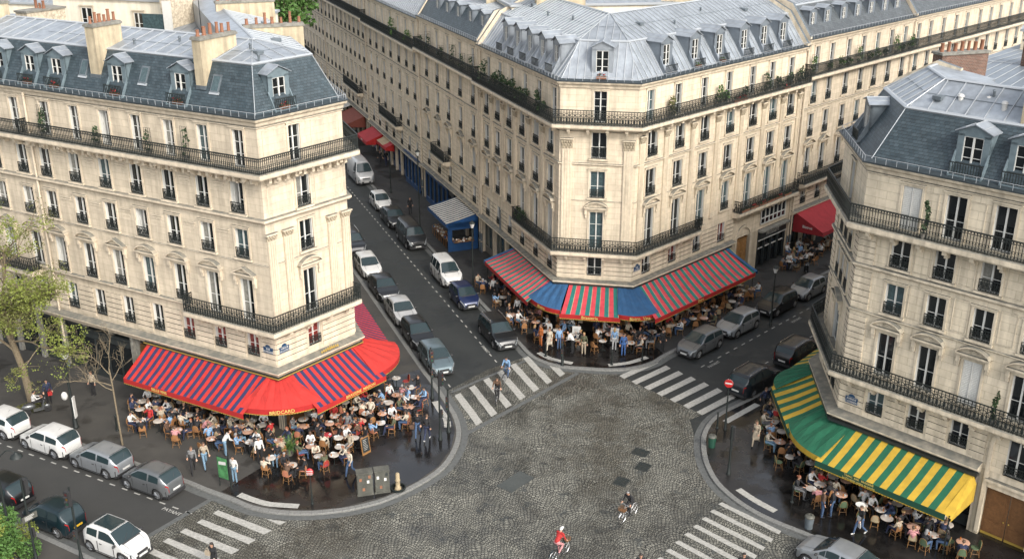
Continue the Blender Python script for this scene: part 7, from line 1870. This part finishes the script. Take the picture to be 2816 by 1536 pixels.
g.build('foliage', ['leaf_mid'], root, (0, 0, 0))
root = empty('chalkboard', (-8.45, 53.3, KZ), rad(-40), 'framed menu chalkboard standing at the pavement side of the red terrace', 'chalkboard')
g = MB(); g.hexa([(-.02,-.32,0),(.02,-.32,0),(.02,.32,0),(-.02,.32,0),(-.16,-.32,1.05),(-.12,-.32,1.05),(-.12,.32,1.05),(-.16,.32,1.05)]); g.build('board', ['cane'], root, (0, 0, 0))
g = MB(); g.face([(.018,-.26,.15),(.018,.26,.15),(-.112,.26,1.0),(-.112,-.26,1.0)]); 
g2 = MB()
for k in range(7): z = .3+.1*k; x = .03-.13*z/1.0; g2.box(x, x+.006, -.18, random.uniform(.0, .2), z, z+.02)
g.build('slate_panel', ['shop_black'], root, (0, 0, 0)); g2.build('chalk_writing', ['letter_white'], root, (0, 0, 0))
for (x, y, a, lb) in ((4.6, 68.6, 190, 'white menu board by the door under the pink and teal awning, left one'), (7.3, 68.3, 200, 'white menu board by the door under the pink and teal awning, right one')):
    h = az(a); root = empty('menu_board', (x, y, KZ), math.atan2(h[1], h[0]), lb, 'menu board')
    g = MB(); g.hexa([(-.02,-.3,.2),(.02,-.3,.2),(.02,.3,.2),(-.02,.3,.2),(-.10,-.3,1.25),(-.06,-.3,1.25),(-.06,.3,1.25),(-.10,.3,1.25)]); g.build('board', ['letter_white'], root, (0, 0, 0))
    g = MB(); g.tube((0, .25, 0), (0, .25, .3), .02); g.tube((0, -.25, 0), (0, -.25, .3), .02); g.tube((-.35, 0, 0), (-.08, 0, 1.1), .015)
    for k in range(8): z = .35+.1*k; x_ = .028-.08*(z-.2)/1.05; g.box(x_, x_+.005, -.2, random.uniform(0, .22), z, z+.015)
    g.build('legs', ['iron'], root, (0, 0, 0))
# ------------------------------------------------------------------ street furniture
def pole(mb, h, r=.055, m=0): mb.lathe((0, 0, 0), [(0, 0), (r*2.2, 0), (r*2.2, .08), (r*1.6, .14), (r*1.5, .6), (r*1.1, .7), (r, .8), (r*.8, h), (0, h)], 10, m)
def street_lamp(x, y, label, h=6.2, a=0, kind='lantern'):
    r = empty('street_lamp', (x, y, KZ), 0, label, 'street lamp'); g = MB(); pole(g, h, .06); g.build('post', ['iron'], r, (0, 0, 0), smooth=40)
    if kind == 'lantern':
        g = MB(); g.lathe((0, 0, h), [(0, -.05), (.10, 0), (.21, .38), (.19, .38), (.09, .02), (0, .02)], 8); g.build('lamp_glass', ['porcelain'], r, (0, 0, 0))
        g = MB(); g.lathe((0, 0, h), [(.24, .37), (.25, .40), (.12, .52), (.05, .56), (.03, .66), (0, .68)], 8); g.build('lamp_cap', ['iron'], r, (0, 0, 0))
    return r
def bollard(x, y, label, h=1.05):
    r = empty('bollard', (x, y, KZ), 0, label, 'bollard', 'black posts along the rounded pavements'); g = MB()
    g.lathe((0, 0, 0), [(0, 0), (.10, 0), (.10, .05), (.055, .09), (.045, h-.15), (.06, h-.13), (.06, h-.09), (.045, h-.07), (.065, h-.02), (.04, h+.05), (0, h+.07)], 12); g.build('shaft', ['iron'], r, (0, 0, 0), smooth=40); return r
def traffic_light(x, y, a, label, h=3.2, base=False):
    hd = az(a); r = empty('traffic_light', (x, y, KZ), math.atan2(hd[1], hd[0]), label, 'traffic light'); g = MB(); pole(g, h, .06); g.build('post', ['iron'], r, (0, 0, 0), smooth=40)
    for z in ((h-.95), 1.55):
        s = 1 if z > 2 else .6
        g = MB(); g.box(.06, .06+.20*s, -.13*s, .13*s, z, z+.82*s); 
        for k in range(3): g.hexa([(.06+.2*s,-.09*s,z+(.06+.26*k)*s),(.30*s+.06,-.09*s,z+(.02+.26*k)*s),(.30*s+.06,.09*s,z+(.02+.26*k)*s),(.06+.2*s,.09*s,z+(.06+.26*k)*s),(.06+.2*s,-.09*s,z+(.08+.26*k)*s),(.30*s+.06,-.09*s,z+(.04+.26*k)*s),(.30*s+.06,.09*s,z+(.04+.26*k)*s),(.06+.2*s,.09*s,z+(.08+.26*k)*s)])
        hs = g.build('signal_head', ['car_trim'], r, (0, 0, 0))
        for k, m_ in enumerate(('sig_green', 'sig_amber', 'sig_red')): g = MB(); g.ell((.06+.2*s, 0, z+(.15+.26*k)*s), (.012, .075*s, .075*s), 10, 6); link('lens', g.mesh('lens', [m_]), hs)
    return r
mat('sig_green', (.01, .05, .03), .3); mat('sig_amber', (.10, .05, .01), .3); mat('sig_red', (.05, .01, .01), .3); mat('sign_red', (.33, .012, .012), .4); mat('bin_green', (.012, .055, .035), .45, noise=.2, nscale=5); mat('cab_grey', (.075, .075, .062), .55, noise=.2, nscale=6, streak=.3); mat('poster_green', (.05, .16, .06), .4, noise=.6, nscale=3)
street_lamp(-12.63, 105.59, 'black street lamp on the left street beside the dark blue shopfront', 4.2, kind='post')
street_lamp(-8.6, 93.35, 'tall slim street lamp left of the striped stall awning', 7.2)
street_lamp(-3.17, 79.4, 'street lamp with white lantern behind the white people carrier', 5.0)
street_lamp(19.2, 71.6, 'slim lamp post by the silver car on the right street', 4.2)
traffic_light(-4.27, 54.92, 115, 'tall dark traffic light at the rounded pavement tip', 4.6)
traffic_light(-3.83, 55.85, 200, 'shorter traffic signal with push box beside the tall one', 2.9)
traffic_light(-5.12, 60.14, 160, 'traffic light by the crossing next to the parked grey-blue hatchback', 3.6)
traffic_light(3.45, 64.95, 200, 'black signal post in front of the pink and teal terrace', 1.7)
for x, y, lb in ((2.33, 66.35, 'black post left of the curved white band in front of the pink and teal terrace'), (6.83, 65.0, 'black post between the two curved white bands, middle pavement'), (9.0, 65.75, 'black post at the right curved white band, middle pavement'), (9.73, 67.6, 'black post nearest the parked grey hatchback, middle pavement'),
                 (-3.9, 57.2, 'black post beside the curved white band on the left pavement'), (15.04, 48.3, 'short black post at the front edge of the green awning terrace'), (12.47, 56.3, 'black post just left of the no-entry sign')):
    bollard(x, y, lb)
# no-entry sign
r = empty('no_entry_sign', (12.93, 56.13, KZ), 0, 'round red no-entry sign on a dark post by the right crossing', 'road sign'); g = MB(); pole(g, 3.4, .05); g.build('post', ['iron'], r, (0, 0, 0), smooth=40)
n_ = V((-.35, -.94, 0)).normalized(); Rm = n_.to_track_quat('Z', 'Y').to_matrix()
g = MB(); q = [tuple(V((0, 0, 3.15))+n_*.07+Rm @ V((.27*cos(2*pi*k/24), .27*sin(2*pi*k/24), 0))) for k in range(24)]; g.face(q, 0); q2 = [tuple(V(p)-n_*.02) for p in q]; g.face(q2, 1); [g.face([q[k], q[(k+1) % 24], q2[(k+1) % 24], q2[k]], 1) for k in range(24)]
xa = V((0, 0, 1)).cross(n_); c0 = V((0, 0, 3.15))+n_*.076
g.face([tuple(c0-xa*.21-V((0, 0, .045))), tuple(c0+xa*.21-V((0, 0, .045))), tuple(c0+xa*.21+V((0, 0, .045))), tuple(c0-xa*.21+V((0, 0, .045)))], 1); g.build('disc', ['sign_red', 'letter_white'], r, (0, 0, 0))
traffic_light(12.17, 51.09, 30, 'tall black signal post standing alone on the wet right pavement', 3.1)
# small red-white sign on the left tip
r = empty('round_sign', (-10.7, 48.12, KZ), 0, 'low post with a red and white round head at the left pavement tip', 'road sign'); g = MB(); pole(g, 1.9, .035); g.build('post', ['iron'], r, (0, 0, 0))
g = MB(); g.ell((0, 0, 2.0), (.20, .10, .22), 14, 10); g.build('head', ['sign_red'], r, (0, 0, 0), smooth=60)
g = MB(); [g.box(-.17+.0*k, .17, -.108, -.09, 1.88+.1*k, 1.91+.1*k) for k in range(3)]; g.build('stripe', ['letter_white'], r, (0, 0, 0))
# green advertising board
r = empty('advertising_board', (-15.75, 49.75, KZ), rad(62), 'green poster board on a dark post by the rounded left pavement', 'advertising board')
g = MB(); g.tube((0, -.42, 0), (0, -.42, 2.2), .045, n=8); g.tube((0, .40, 0), (0, .40, .7), .03, n=8); g.build('post', ['iron'], r, (0, 0, 0))
g = MB(); g.box(-.05, .05, -.37, .40, .55, 1.95); g.build('frame', ['shop_black'], r, (0, 0, 0)); g = MB(); 
for sx in (-.055, .055): g.face([(sx, -.34, .6), (sx, .37, .6), (sx, .37, 1.9), (sx, -.34, 1.9)], 0); g.face([(sx*1.06, -.25, 1.5), (sx*1.06, .28, 1.42), (sx*1.06, .28, 1.62), (sx*1.06, -.25, 1.7)], 1)
g.build('poster', ['poster_green', 'letter_white'], r, (0, 0, 0))
# electricity cabinets
for (x, y, w, lb) in ((-8.0, 49.2, .84, 'grey street cabinet with peeling posters, left one of the pair on the wet tip'), (-7.1, 49.45, .78, 'grey street cabinet, right one of the pair on the wet tip')):
    r = empty('street_cabinet', (x, y, KZ), rad(14), lb, 'street cabinet'); g = MB(); g.box(-w/2, w/2, -.24, .24, .08, 1.32); g.box(-w/2-.03, w/2+.03, -.27, .27, 1.32, 1.40); g.box(-w/2-.04, w/2+.04, -.28, .28, 0, .08); g.build('body', ['cab_grey'], r, (0, 0, 0))
    g = MB(); g.box(-w/2+.04, -.01, -.255, -.24, .14, 1.27); g.box(.01, w/2-.04, -.255, -.24, .14, 1.27); g.box(-w/2, w/2, -.262, -.25, .62, .66); g.build('door', ['cab_grey'], r, (0, 0, 0))
    for a, b in ((-.3, .9), (.1, .75), (-.15, .3), (.18, 1.05)): g = MB(); g.box(a, a+.13, -.266, -.257, b, b+.18); g.build('sticker', [random.choice(('letter_white', 'shop_black', 'terracotta'))], r, (0, 0, 0))
# fountain-like hydrant and green bins
r = empty('street_pump', (-6.25, 49.55, KZ), 0, 'small beige pump with a dark basin beside the grey cabinets', 'pump'); g = MB(); g.lathe((0, 0, 0), [(0, 0), (.20, 0), (.18, .14), (.13, .2), (.12, .55), (.15, .6), (.12, .66), (.12, .95), (.09, 1.03), (0, 1.06)], 12); g.build('column', ['rattan_beige'], r, (0, 0, 0), smooth=40)
g = MB(); g.lathe((0, 0, 0), [(.30, .02), (.42, .05), (.44, .18), (.38, .18), (.36, .1)], 14); g.build('basin', ['iron'], r, (0, 0, 0), smooth=40)
def bin_(x, y, lb, m='bin_green'):
    r = empty('litter_bin', (x, y, KZ), 0, lb, 'litter bin'); g = MB(); g.lathe((0, 0, 0), [(0, 0), (.20, 0), (.24, .65), (.20, .65), (.17, .3), (0, .3)], 14); g.build('drum', [m], r, (0, 0, 0), smooth=40)
    g = MB(); g.lathe((0, 0, .66), [(.26, 0), (.26, .05), (.2, .12), (.10, .14), (.09, .10), (0, .10)], 14); g.build('lid', ['cab_grey'], r, (0, 0, 0), smooth=40)
bin_(15.32, 45.95, 'grey-green litter bin at the front of the green awning terrace', 'lead'); bin_(11.75, 54.1, 'bright green litter bin at the kerb left of the beige coat')
# left pavement: tall sign mast with parcels, near masts with signals
r = empty('sign_mast', (-26.55, 56.38, KZ), 0, 'tall dark mast with a white lamp bowl and notices left of the terrace', 'mast'); g = MB(); pole(g, 4.6, .09); g.build('post', ['iron'], r, (0, 0, 0), smooth=40)
g = MB(); g.lathe((.05, 0, 4.6), [(0, 0), (.16, .05), (.26, .28), (.2, .34), (0, .30)], 12); g.build('lamp_bowl', ['porcelain'], r, (0, 0, 0), smooth=40)
g = MB(); g.box(.10, .16, -.16, .16, .7, 2.1); g.build('notice_panel', ['letter_white'], r, (0, 0, 0)); g = MB(); g.ell((-.32, -.1, 2.2), (.2, .16, .28), 10, 7); g.build('parcel', ['letter_white'], r, (0, 0, 0), smooth=60)
r = empty('gooseneck_lamp', (-24.5, 43.3, KZ), 0, 'curved-arm lamp with a dark dish shade at the lower left', 'street lamp'); g = MB(); pole(g, 6.0, .07)
g.path([(0, 0, 5.3), (.08, 0, 5.55), (.28, .05, 5.85), (.55, .08, 6.1), (.80, .1, 6.12), (.95, .1, 6.0)], .028, n=6); g.build('post', ['iron'], r, (0, 0, 0))
g = MB(); g.lathe((1.0, .1, 5.75), [(0, .28), (.07, .26), (.12, .18), (.26, .10), (.30, 0), (.26, -.02), (0, -.04)], 14); g.build('lamp_shade', ['iron'], r, (0, 0, 0), smooth=40)
traffic_light(-23.25, 42.9, 25, 'near traffic light mast with an amber glow and a curled notice at the lower left', 4.9)
r = empty('notice_plate', (-23.25, 42.9, KZ+2.75), rad(-30), 'pale curled notice plate fixed to the near traffic mast', 'notice'); g = MB()
for k in range(8): a0, a1 = -.4+.8*k/8, -.4+.8*(k+1)/8; g.hexa([(.1+.1*a0*a0,a0,-.15),(.1+.1*a1*a1,a1,-.15),(.13+.1*a1*a1,a1,-.15),(.13+.1*a0*a0,a0,-.15),(.1+.1*a0*a0,a0,.17),(.1+.1*a1*a1,a1,.17),(.13+.1*a1*a1,a1,.17),(.13+.1*a0*a0,a0,.17)])
g.build('panel', ['cab_grey'], r, (0, 0, 0))
g = MB(); [g.box(.135, .145, -.26, random.uniform(.05, .25), z, z+.02) for z in (-.08, -.02, .04, .10)]; g.build('writing', ['letter_white'], r, (0, 0, 0))
traffic_light(-21.05, 42.9, 200, 'near traffic light mast left of the small white car with black roof', 4.4)
# leaning post lamp etc on the boulevard pavement
bollard(-23.9, 56.0, 'short black post at the kerb between the mast and the bare young tree')

# ------------------------------------------------------------------ trees and hedge
def tree(name, label, x, y, base_r, trunk, limbs, crown, leafm, nleaf, size, bark='bark', seed=1, z=KZ, twigs=0):
    rnd = random.Random(seed); st = random.getstate(); random.seed(seed)
    r = empty(name, (x, y, z), 0, label, 'tree'); g = MB(); tips = []
    for (a, b, ra, rb) in zip(trunk, trunk[1:], base_r, base_r[1:]): g.tube(a, b, ra, rb, 10)
    def branch(p, d, L_, rr, dep):
        n = 4; q = V(p); d = V(d).normalized()
        for k in range(n):
            d = (d+V((random.gauss(0, .16), random.gauss(0, .16), random.gauss(.03, .12)))).normalized(); e = q+d*L_/n
            g.tube(tuple(q), tuple(e), rr*(1-k/n*.5), rr*(1-(k+1)/n*.5), 5, cap=False); q = e
            if dep > 0 and k >= 1:
                for _ in range(2): branch(q, d+V((random.gauss(0, .7), random.gauss(0, .7), random.gauss(.1, .4))), L_*.55, rr*.5, dep-1)
        tips.append(q)
    for (p, d, L_, rr) in limbs: branch(p, d, L_, rr, 2)
    g.build('trunk', [bark], r, (0, 0, 0))
    if nleaf:
        g = MB(); per = max(1, nleaf//max(1, len(tips)))
        for t in tips:
            rr = random.uniform(.25, .6)*crown; leafball(g, t, (rr, rr, rr*.8), int(per*random.uniform(.3, 1.7)), size, 0 if random.random() < .6 else 1)
        g.build('crown', [leafm[0], leafm[1]], r, (0, 0, 0))
    random.setstate(st); return r
tree('budding_tree', 'tall tree with fresh yellow-green leaves leaning in from the left edge', -30.47, 59.39, (.26, .2, .18, .15), [(0, 0, 0), (-.15, -.1, 2.6), (-.5, -.1, 4.4), (-.9, -.2, 6.3)],
     [((-.5, -.1, 4.4), (.7, -.3, .9), 3.2, .085), ((-.3, -.1, 3.6), (-.9, -.2, .7), 3.2, .09), ((-.7, -.15, 5.4), (.9, .1, .9), 3.1, .08), ((-.9, -.2, 6.3), (.3, .2, 1), 4.2, .10), ((-.9, -.2, 6.3), (-.8, -.3, .9), 3.6, .09), ((-.6, -.1, 5), (.2, -.9, .6), 2.8, .07), ((-.9, -.2, 6.0), (.9, -.5, .5), 3.3, .07), ((-.9, -.2, 6.3), (.1, -.4, 1), 5.2, .09), ((-.5, -.1, 4.4), (1, -.2, .3), 3.6, .07), ((-.9, -.2, 6.3), (-.5, .3, 1), 4.6, .08)], 1.25, ('leaf_lime', 'leaf_olive'), 27000, .10, seed=5)
tree('bare_young_tree', 'slender bare young tree in front of the left end of the red awning', -23.0, 54.3, (.06, .05, .045, .04), [(0, 0, 0), (-.05, .05, 2.0), (-.05, 0, 4.0), (-.1, 0, 5.0)],
     [((-.05, 0, 3.6), (-1, -.3, .5), 1.8, .03), ((-.05, 0, 4.2), (.6, .3, .8), 1.6, .028), ((-.08, 0, 4.6), (-.7, .2, .8), 1.6, .028), ((-.1, 0, 5.0), (.2, 0, 1), 1.7, .03), ((-.05, 0, 3.9), (-1, .1, .3), 1.9, .03)], .3, ('leaf_olive', 'leaf_olive'), 0, .1, bark='bark', seed=9)
tree('green_tree', 'bright green tree between the rear chimneys at the top of the photo', -31.0, 128.0, (.4, .35, .3), [(0, 0, 0), (0, 0, 8), (0, 0, 13)],
     [((0, 0, 12), (sx, sy, .9), 5.2, .2) for sx, sy in ((1, 0), (-1, 0), (0, 1), (0, -1), (.7, .7), (-.7, -.7), (.1, .1))], 1.9, ('leaf_mid', 'leaf_mid'), 9000, .42, seed=3)
# hedge at the lower left
r = empty('hedge_shrub', (-24.95, 43.35, KZ), 0, 'dense bright green shrub in the bottom left corner', 'shrub'); g = MB(); g.tube((0, 0, 0), (.1, 0, 1.2), .08, .05); g.tube((.3, .3, 0), (.2, .2, 1.3), .05, .04); g.build('stem', ['iron'], r, (0, 0, 0))
g = MB()
for k in range(26): a = random.uniform(0, 6.28); d = random.uniform(0, 1.35); leafball(g, (d*cos(a)*1.0-.1, d*sin(a)*1.2-.2, random.uniform(.4, 2.9-.6*d)), (.62, .62, .55), 520, .10, random.choice((0, 0, 0, 1)))
g.build('foliage', ['leaf_mid', 'leaf_lime'], r, (0, 0, 0))
# low kerbside weeds round the tree base
g = MB(); leafball(g, (-30.2, 58.9, KZ+.05), (1.1, .7, .10), 900, .08); o = g.build('grass', ['leaf_olive'], None, (0, 0, 0)); o['kind'] = 'stuff'

# ------------------------------------------------------------------ balcony plants
def plant_on(b, i, s, d, z, kind, w, lb, **k):
    f = b.fr[i]; p = f.P(s, d, z)
    if kind in ('box', 'red', 'mix', 'lime'):
        r = planter(p, f.rz, w, 'green' if kind == 'box' else kind)
    else: r = pot_shrub(p, w, k.get('r', .3), k.get('m', 'leaf_dark'), k.get('trellis', False), k.get('n', 150)); r.rotation_euler[2] = f.rz
    return tag(r, lb, 'plant', 'plants on balconies and sills')
zB = 15.30
for k, (s, h, tr) in enumerate(((2.1, 1.0, False), (3.0, 1.7, True), (5.6, 1.3, False), (6.7, 1.2, False), (8.0, 1.6, False), (9.1, 1.4, False), (10.2, 1.5, False), (11.3, 1.7, False), (12.3, 1.3, False), (14.6, 2.0, False))):
    plant_on(B, 0, LBl-s, .42, zB, 'shrub', h, '%s shrub from the chamfer along the upper balcony facing the left street' % ordw(k), r=.42 if not tr else .28, trellis=tr, n=260, m='leaf_dark')
for k, (s, h, mm_) in enumerate(((3.3, 1.5, 'leaf_olive'), (9.3, 1.5, 'leaf_mid'), (10.0, 1.0, 'leaf_mid'), (12.5, .9, 'leaf_dark'), (15.7, 1.6, 'leaf_dark'), (17.6, 1.0, 'leaf_dark'), (19.2, 1.1, 'leaf_dark'), (20.8, 1.4, 'leaf_dark'))):
    plant_on(B, 2, s, .42, zB, 'shrub', h, '%s shrub from the chamfer along the sunlit upper balcony' % ordw(k), r=.34, trellis=k in (0, 4), n=200, m=mm_)
for k, s in enumerate((11.3, 12.2, 18.4)): plant_on(B, 2, s, .6, zB, 'mix', .9, 'flower box with red blooms on the sunlit upper balcony, %s from corner' % ordw(k))
for k, s in enumerate((13.8, 15.1, 16.4, 17.6, 18.8, 20.2)): plant_on(B, 2, s, .58, 6.02, 'red' if k in (1, 2, 4) else 'box', 1.1, '%s flower box from left on the balcony over the carriage door' % ordw(k))
for k, s in enumerate((6.0, 6.9)): plant_on(B, 0, LBl-s, .45, 5.97, 'shrub', 1.1, '%s leafy pot from corner on the first balcony facing the left street' % ordw(k), r=.4, n=260)
for k, s in enumerate((5.0, 7.9)): plant_on(A, 0, La-s, .42, 16.32, 'shrub', (1.9, 1.5)[k], ('trellis with a climber on the long balcony of the slate-roofed left corner', 'dark potted shrub on the long balcony of the slate-roofed left corner')[k], r=.26, trellis=True, n=70)
plant_on(A, 0, La-12.2, .42, 16.32, 'shrub', 1.2, 'potted shrub with dark leaves farther left on the long upper balcony', r=.25, n=120); plant_on(A, 0, La-16.9, .42, 16.32, 'shrub', 1.9, 'tall trellised climber at the far left of the long upper balcony', r=.3, trellis=True, n=160)
plant_on(C, 2, 3.55, .6, 15.04, 'shrub', 2.0, 'slim cypress-like shrub on the upper balcony above the green awning', r=.13, n=200, m='leaf_dark'); plant_on(C, 2, 8.3, .55, 6.64, 'shrub', 1.9, 'slim dark shrub on the lower balcony near the right edge', r=.13, n=200)
R1 = [b for b in D.objects if b.get('label', '').startswith('sunlit stone house with slate')][0]
fR_ = Fr(pBr, r1); zz = LVR['f6'][0]-.06
for k, (s, h) in enumerate(((.8, 1.6), (3.4, .9), (5.3, 1.0), (6.6, .7), (8.5, 1.5), (10.4, .8), (12.0, .9), (13.6, .7), (15.6, 1.7), (17.0, .8), (18.4, 1.3), (19.0, 1.5))):
    p = fR_.P(s, .42, zz); tag(pot_shrub(p, h, .3, 'leaf_dark' if k % 2 else 'leaf_mid', k in (0, 4, 8), 150), '%s potted plant from left on the balcony of the sunlit slate-roofed house' % ordw(k), 'plant', 'plants on balconies and sills')
for k, s in enumerate((1.0, 3.5, 6.0, 9.5, 13.5, 15.8)):
    p = f1_.P(L1_-s, .42, LV1['f6'][0]-.06); tag(pot_shrub(p, (1.7, 1.4, 1.8, 1.2, 1.9, 1.3)[k], .26, 'leaf_dark', True, 90), '%s trellised plant from right on the slate-roofed house up the left street' % ordw(k), 'plant', 'plants on balconies and sills')
for k, s in enumerate((3.0, 8.0, 9.2)):
    p = f2_.P(L1_*0+22-s, .42, LV2['f6'][0]-.06); tag(pot_shrub(p, (1.5, 1.0, 2.0)[k], .45, 'leaf_mid', False, 200), '%s leafy plant from right on the long balcony far up the left street' % ordw(k), 'plant', 'plants on balconies and sills')
n_ = 0
for o in D.objects:
    if o.parent is None and o.name.startswith('flower_box') and 'label' not in o:
        P_ = o.location; n_ += 1; bl = 'the slate-roofed left corner' if P_.x < -5 else 'the zinc-roofed corner'
        side = 'street-end' if (P_.x > -13 and P_.x < -5) or (3 < P_.x < 8.8) else 'long'
        tag(o, 'flower box on the sill of %s dormer on %s' % ('the corner-face' if side == 'street-end' else ordw(n_-1)+' counted', bl), 'plant', 'plants on balconies and sills')
# ------------------------------------------------------------------ courtyard houses and roofs behind the left block
w1 = block('courtyard_house', 'pale rendered rear house with a white window behind the left roofs', [(-36.5, 86), (-26.0, 82.5), (-23, 92), (-34, 95)], 22.3, None, 'render_wall', 'zinc', wins=((0, 3.2, 20.0, 21.5, 1.0), (0, 8.0, 19.9, 21.3, .8)))
w2 = block('courtyard_house', 'low zinc-roofed rear house at the top left', [(-52, 86), (-39.5, 82), (-37.5, 90), (-50, 94)], 19.6, None, 'render_wall', 'zinc', rh=1.2)
w3 = block('courtyard_house', 'rear house with grey zinc roof along the top left edge', [(-54, 100), (-37.5, 95.5), (-34, 106), (-50, 112)], 20.4, None, 'render_wall', 'zinc', rh=2.2)
w4 = block('courtyard_house', 'small low rear building with zinc roof between the left chimneys', [(-39.5, 80.5), (-34.5, 79), (-32.5, 84.5), (-38, 86.5)], 18.6, None, 'render_wall', 'zinc', rh=.8)
stack(w4, (-35.6, 80.5), 118, 1.2, 3.4, 15, 21.9, 'rubble', 3); stack(w4, (-37.5, 79.8), 110, 2.4, .7, 15, 20.4, 'chimney_render', 3)
stack(w2, (-46, 80.5), 118, 3.6, .8, 15, 20.6, 'chimney_render', 8); stack(w1, (-25.6, 82.3), 118, .9, 3.2, 15, 24.2, 'rubble', 0)
w5 = block('courtyard_house', 'rear wing with a zinc roof joining the street side of the left block', [(-25.5, 80), (-21.5, 79), (-20, 92), (-25, 93)], 20.4, None, 'render_wall', 'zinc', rh=.6)
g = MB(); g.hexa([(-25.9,79.9,18),(-25.2,79.7,18),(-25.2,79.8,18),(-25.9,80,18),(-25.9,79.9,22.6),(-25.2,79.7,22.6),(-25.2,79.8,22.6),(-25.9,80,22.6)]); 
g.hexa([(-27.7,80.6,18.6),(-25.3,79.9,18.6),(-25.3,80.0,18.6),(-27.7,80.7,18.6),(-27.7,80.6,21.6),(-25.3,79.9,21.6),(-25.3,80.0,21.6),(-27.7,80.7,21.6)], 1); g.build('glazed_bay', ['white_paint', 'glass_sheer'], w1)
root = empty('television_aerial', (-21.6, 74.5, 20.5), 0, 'dark television aerial on the rear roof of the left block', 'aerial'); g = MB(); g.tube((0, 0, 0), (0, 0, 4.2), .03, n=5); g.tube((-.5, 0, 3.9), (.5, 0, 3.9), .015, n=4)
for k in range(6): g.tube((-.45+.18*k, -.25, 3.9), (-.45+.18*k, .25, 3.9), .01, n=3)
g.build('mast', ['iron'], root, (0, 0, 0))
# rear block behind the zinc corner: chimney walls over the low roof
s1 = off(B1, 11.6, 14); 
w6 = block('rear_building', 'rear zinc-roofed wing behind the zinc corner roof with long rows of chimney pots', [(.0, 88), (15.5, 90), (15, 104), (-4, 103)], 21.3, None, 'render_wall', 'zinc', rh=.9)
stack(w6, (1.9, 86.6), 80, 4.0, .8, 15, 23.1, 'chimney_render', 10); stack(w6, (12.5, 90.5), 100, 3.4, .8, 15, 23.0, 'chimney_render', 9); stack(w6, (-2.2, 93.5), 90, 1.2, 1.0, 15, 23.6, 'chimney_render', 2)
# beyond the right corner block
w7 = block('rear_building', 'low zinc-roofed neighbour behind the right corner block', [(20.45, 59.65), (27.2, 53.8), (45.6, 74.9), (38.8, 80.8)], 19.3, None, 'limestone_grey', 'zinc_dark', rh=.8)
stack(w7, (24.3, 60.6), 72, 3.2, .8, 18.0, 21.9, 'brick', 7); stack(w7, (32.5, 67.0), 66, 3.0, .8, 18.0, 21.6, 'brick', 4)
g = MB()
w8 = block('rear_building', 'tall house cut off by the right edge with a small window over brick chimneys', [(36.5, 76.5), (44.5, 70), (52, 82), (44, 90)], 21.0, None, 'limestone_grey', 'zinc', wins=((3, 7.5, 17.0, 18.9, 1.1),), rh=1.5)

# ------------------------------------------------------------------ camera, light, render
cam = D.cameras.new('camera'); cam.sensor_width = 36; cam.lens = 36*2650/2576; cam.clip_end = 5000; cam.clip_start = .5
co = D.objects.new('camera', cam); COL.objects.link(co); co.location = (0, 0, 32); co.rotation_euler = (rad(90-21.5), 0, 0); SC.camera = co
SUN_AZ, SUN_EL = 146, 38          # azimuth clockwise from the view direction
d = V((sin(rad(SUN_AZ))*cos(rad(SUN_EL)), cos(rad(SUN_AZ))*cos(rad(SUN_EL)), sin(rad(SUN_EL))))
sl = D.lights.new('sun', 'SUN'); sl.energy = .66; sl.angle = rad(7); sl.color = (1, .93, .82)
so = D.objects.new('sun', sl); COL.objects.link(so); so.rotation_euler = d.to_track_quat('Z', 'Y').to_euler(); so.location = (40, -20, 60)
w = D.worlds.new('World'); SC.world = w; w.use_nodes = True; nt = w.node_tree; bg = nt.nodes['Background']
sk = nt.nodes.new('ShaderNodeTexSky'); sk.sky_type = 'NISHITA'; sk.sun_disc = False; sk.sun_elevation = rad(SUN_EL); sk.sun_rotation = rad(SUN_AZ); sk.dust_density = 4; sk.air_density = 1.0; sk.ozone_density = 1.0; sk.altitude = 50
hs = nt.nodes.new('ShaderNodeHueSaturation'); hs.inputs['Saturation'].default_value = .32; nt.links.new(sk.outputs[0], hs.inputs['Color']); nt.links.new(hs.outputs[0], bg.inputs[0]); bg.inputs[1].default_value = .15
SC.view_settings.view_transform = 'Standard'; SC.view_settings.look = 'None'; SC.view_settings.exposure = 1.43; SC.view_settings.gamma = 1
SC.render.engine = 'CYCLES'; SC.cycles.max_bounces = 6; SC.cycles.transparent_max_bounces = 4
SC.render.resolution_x = 1024; SC.render.resolution_y = 558
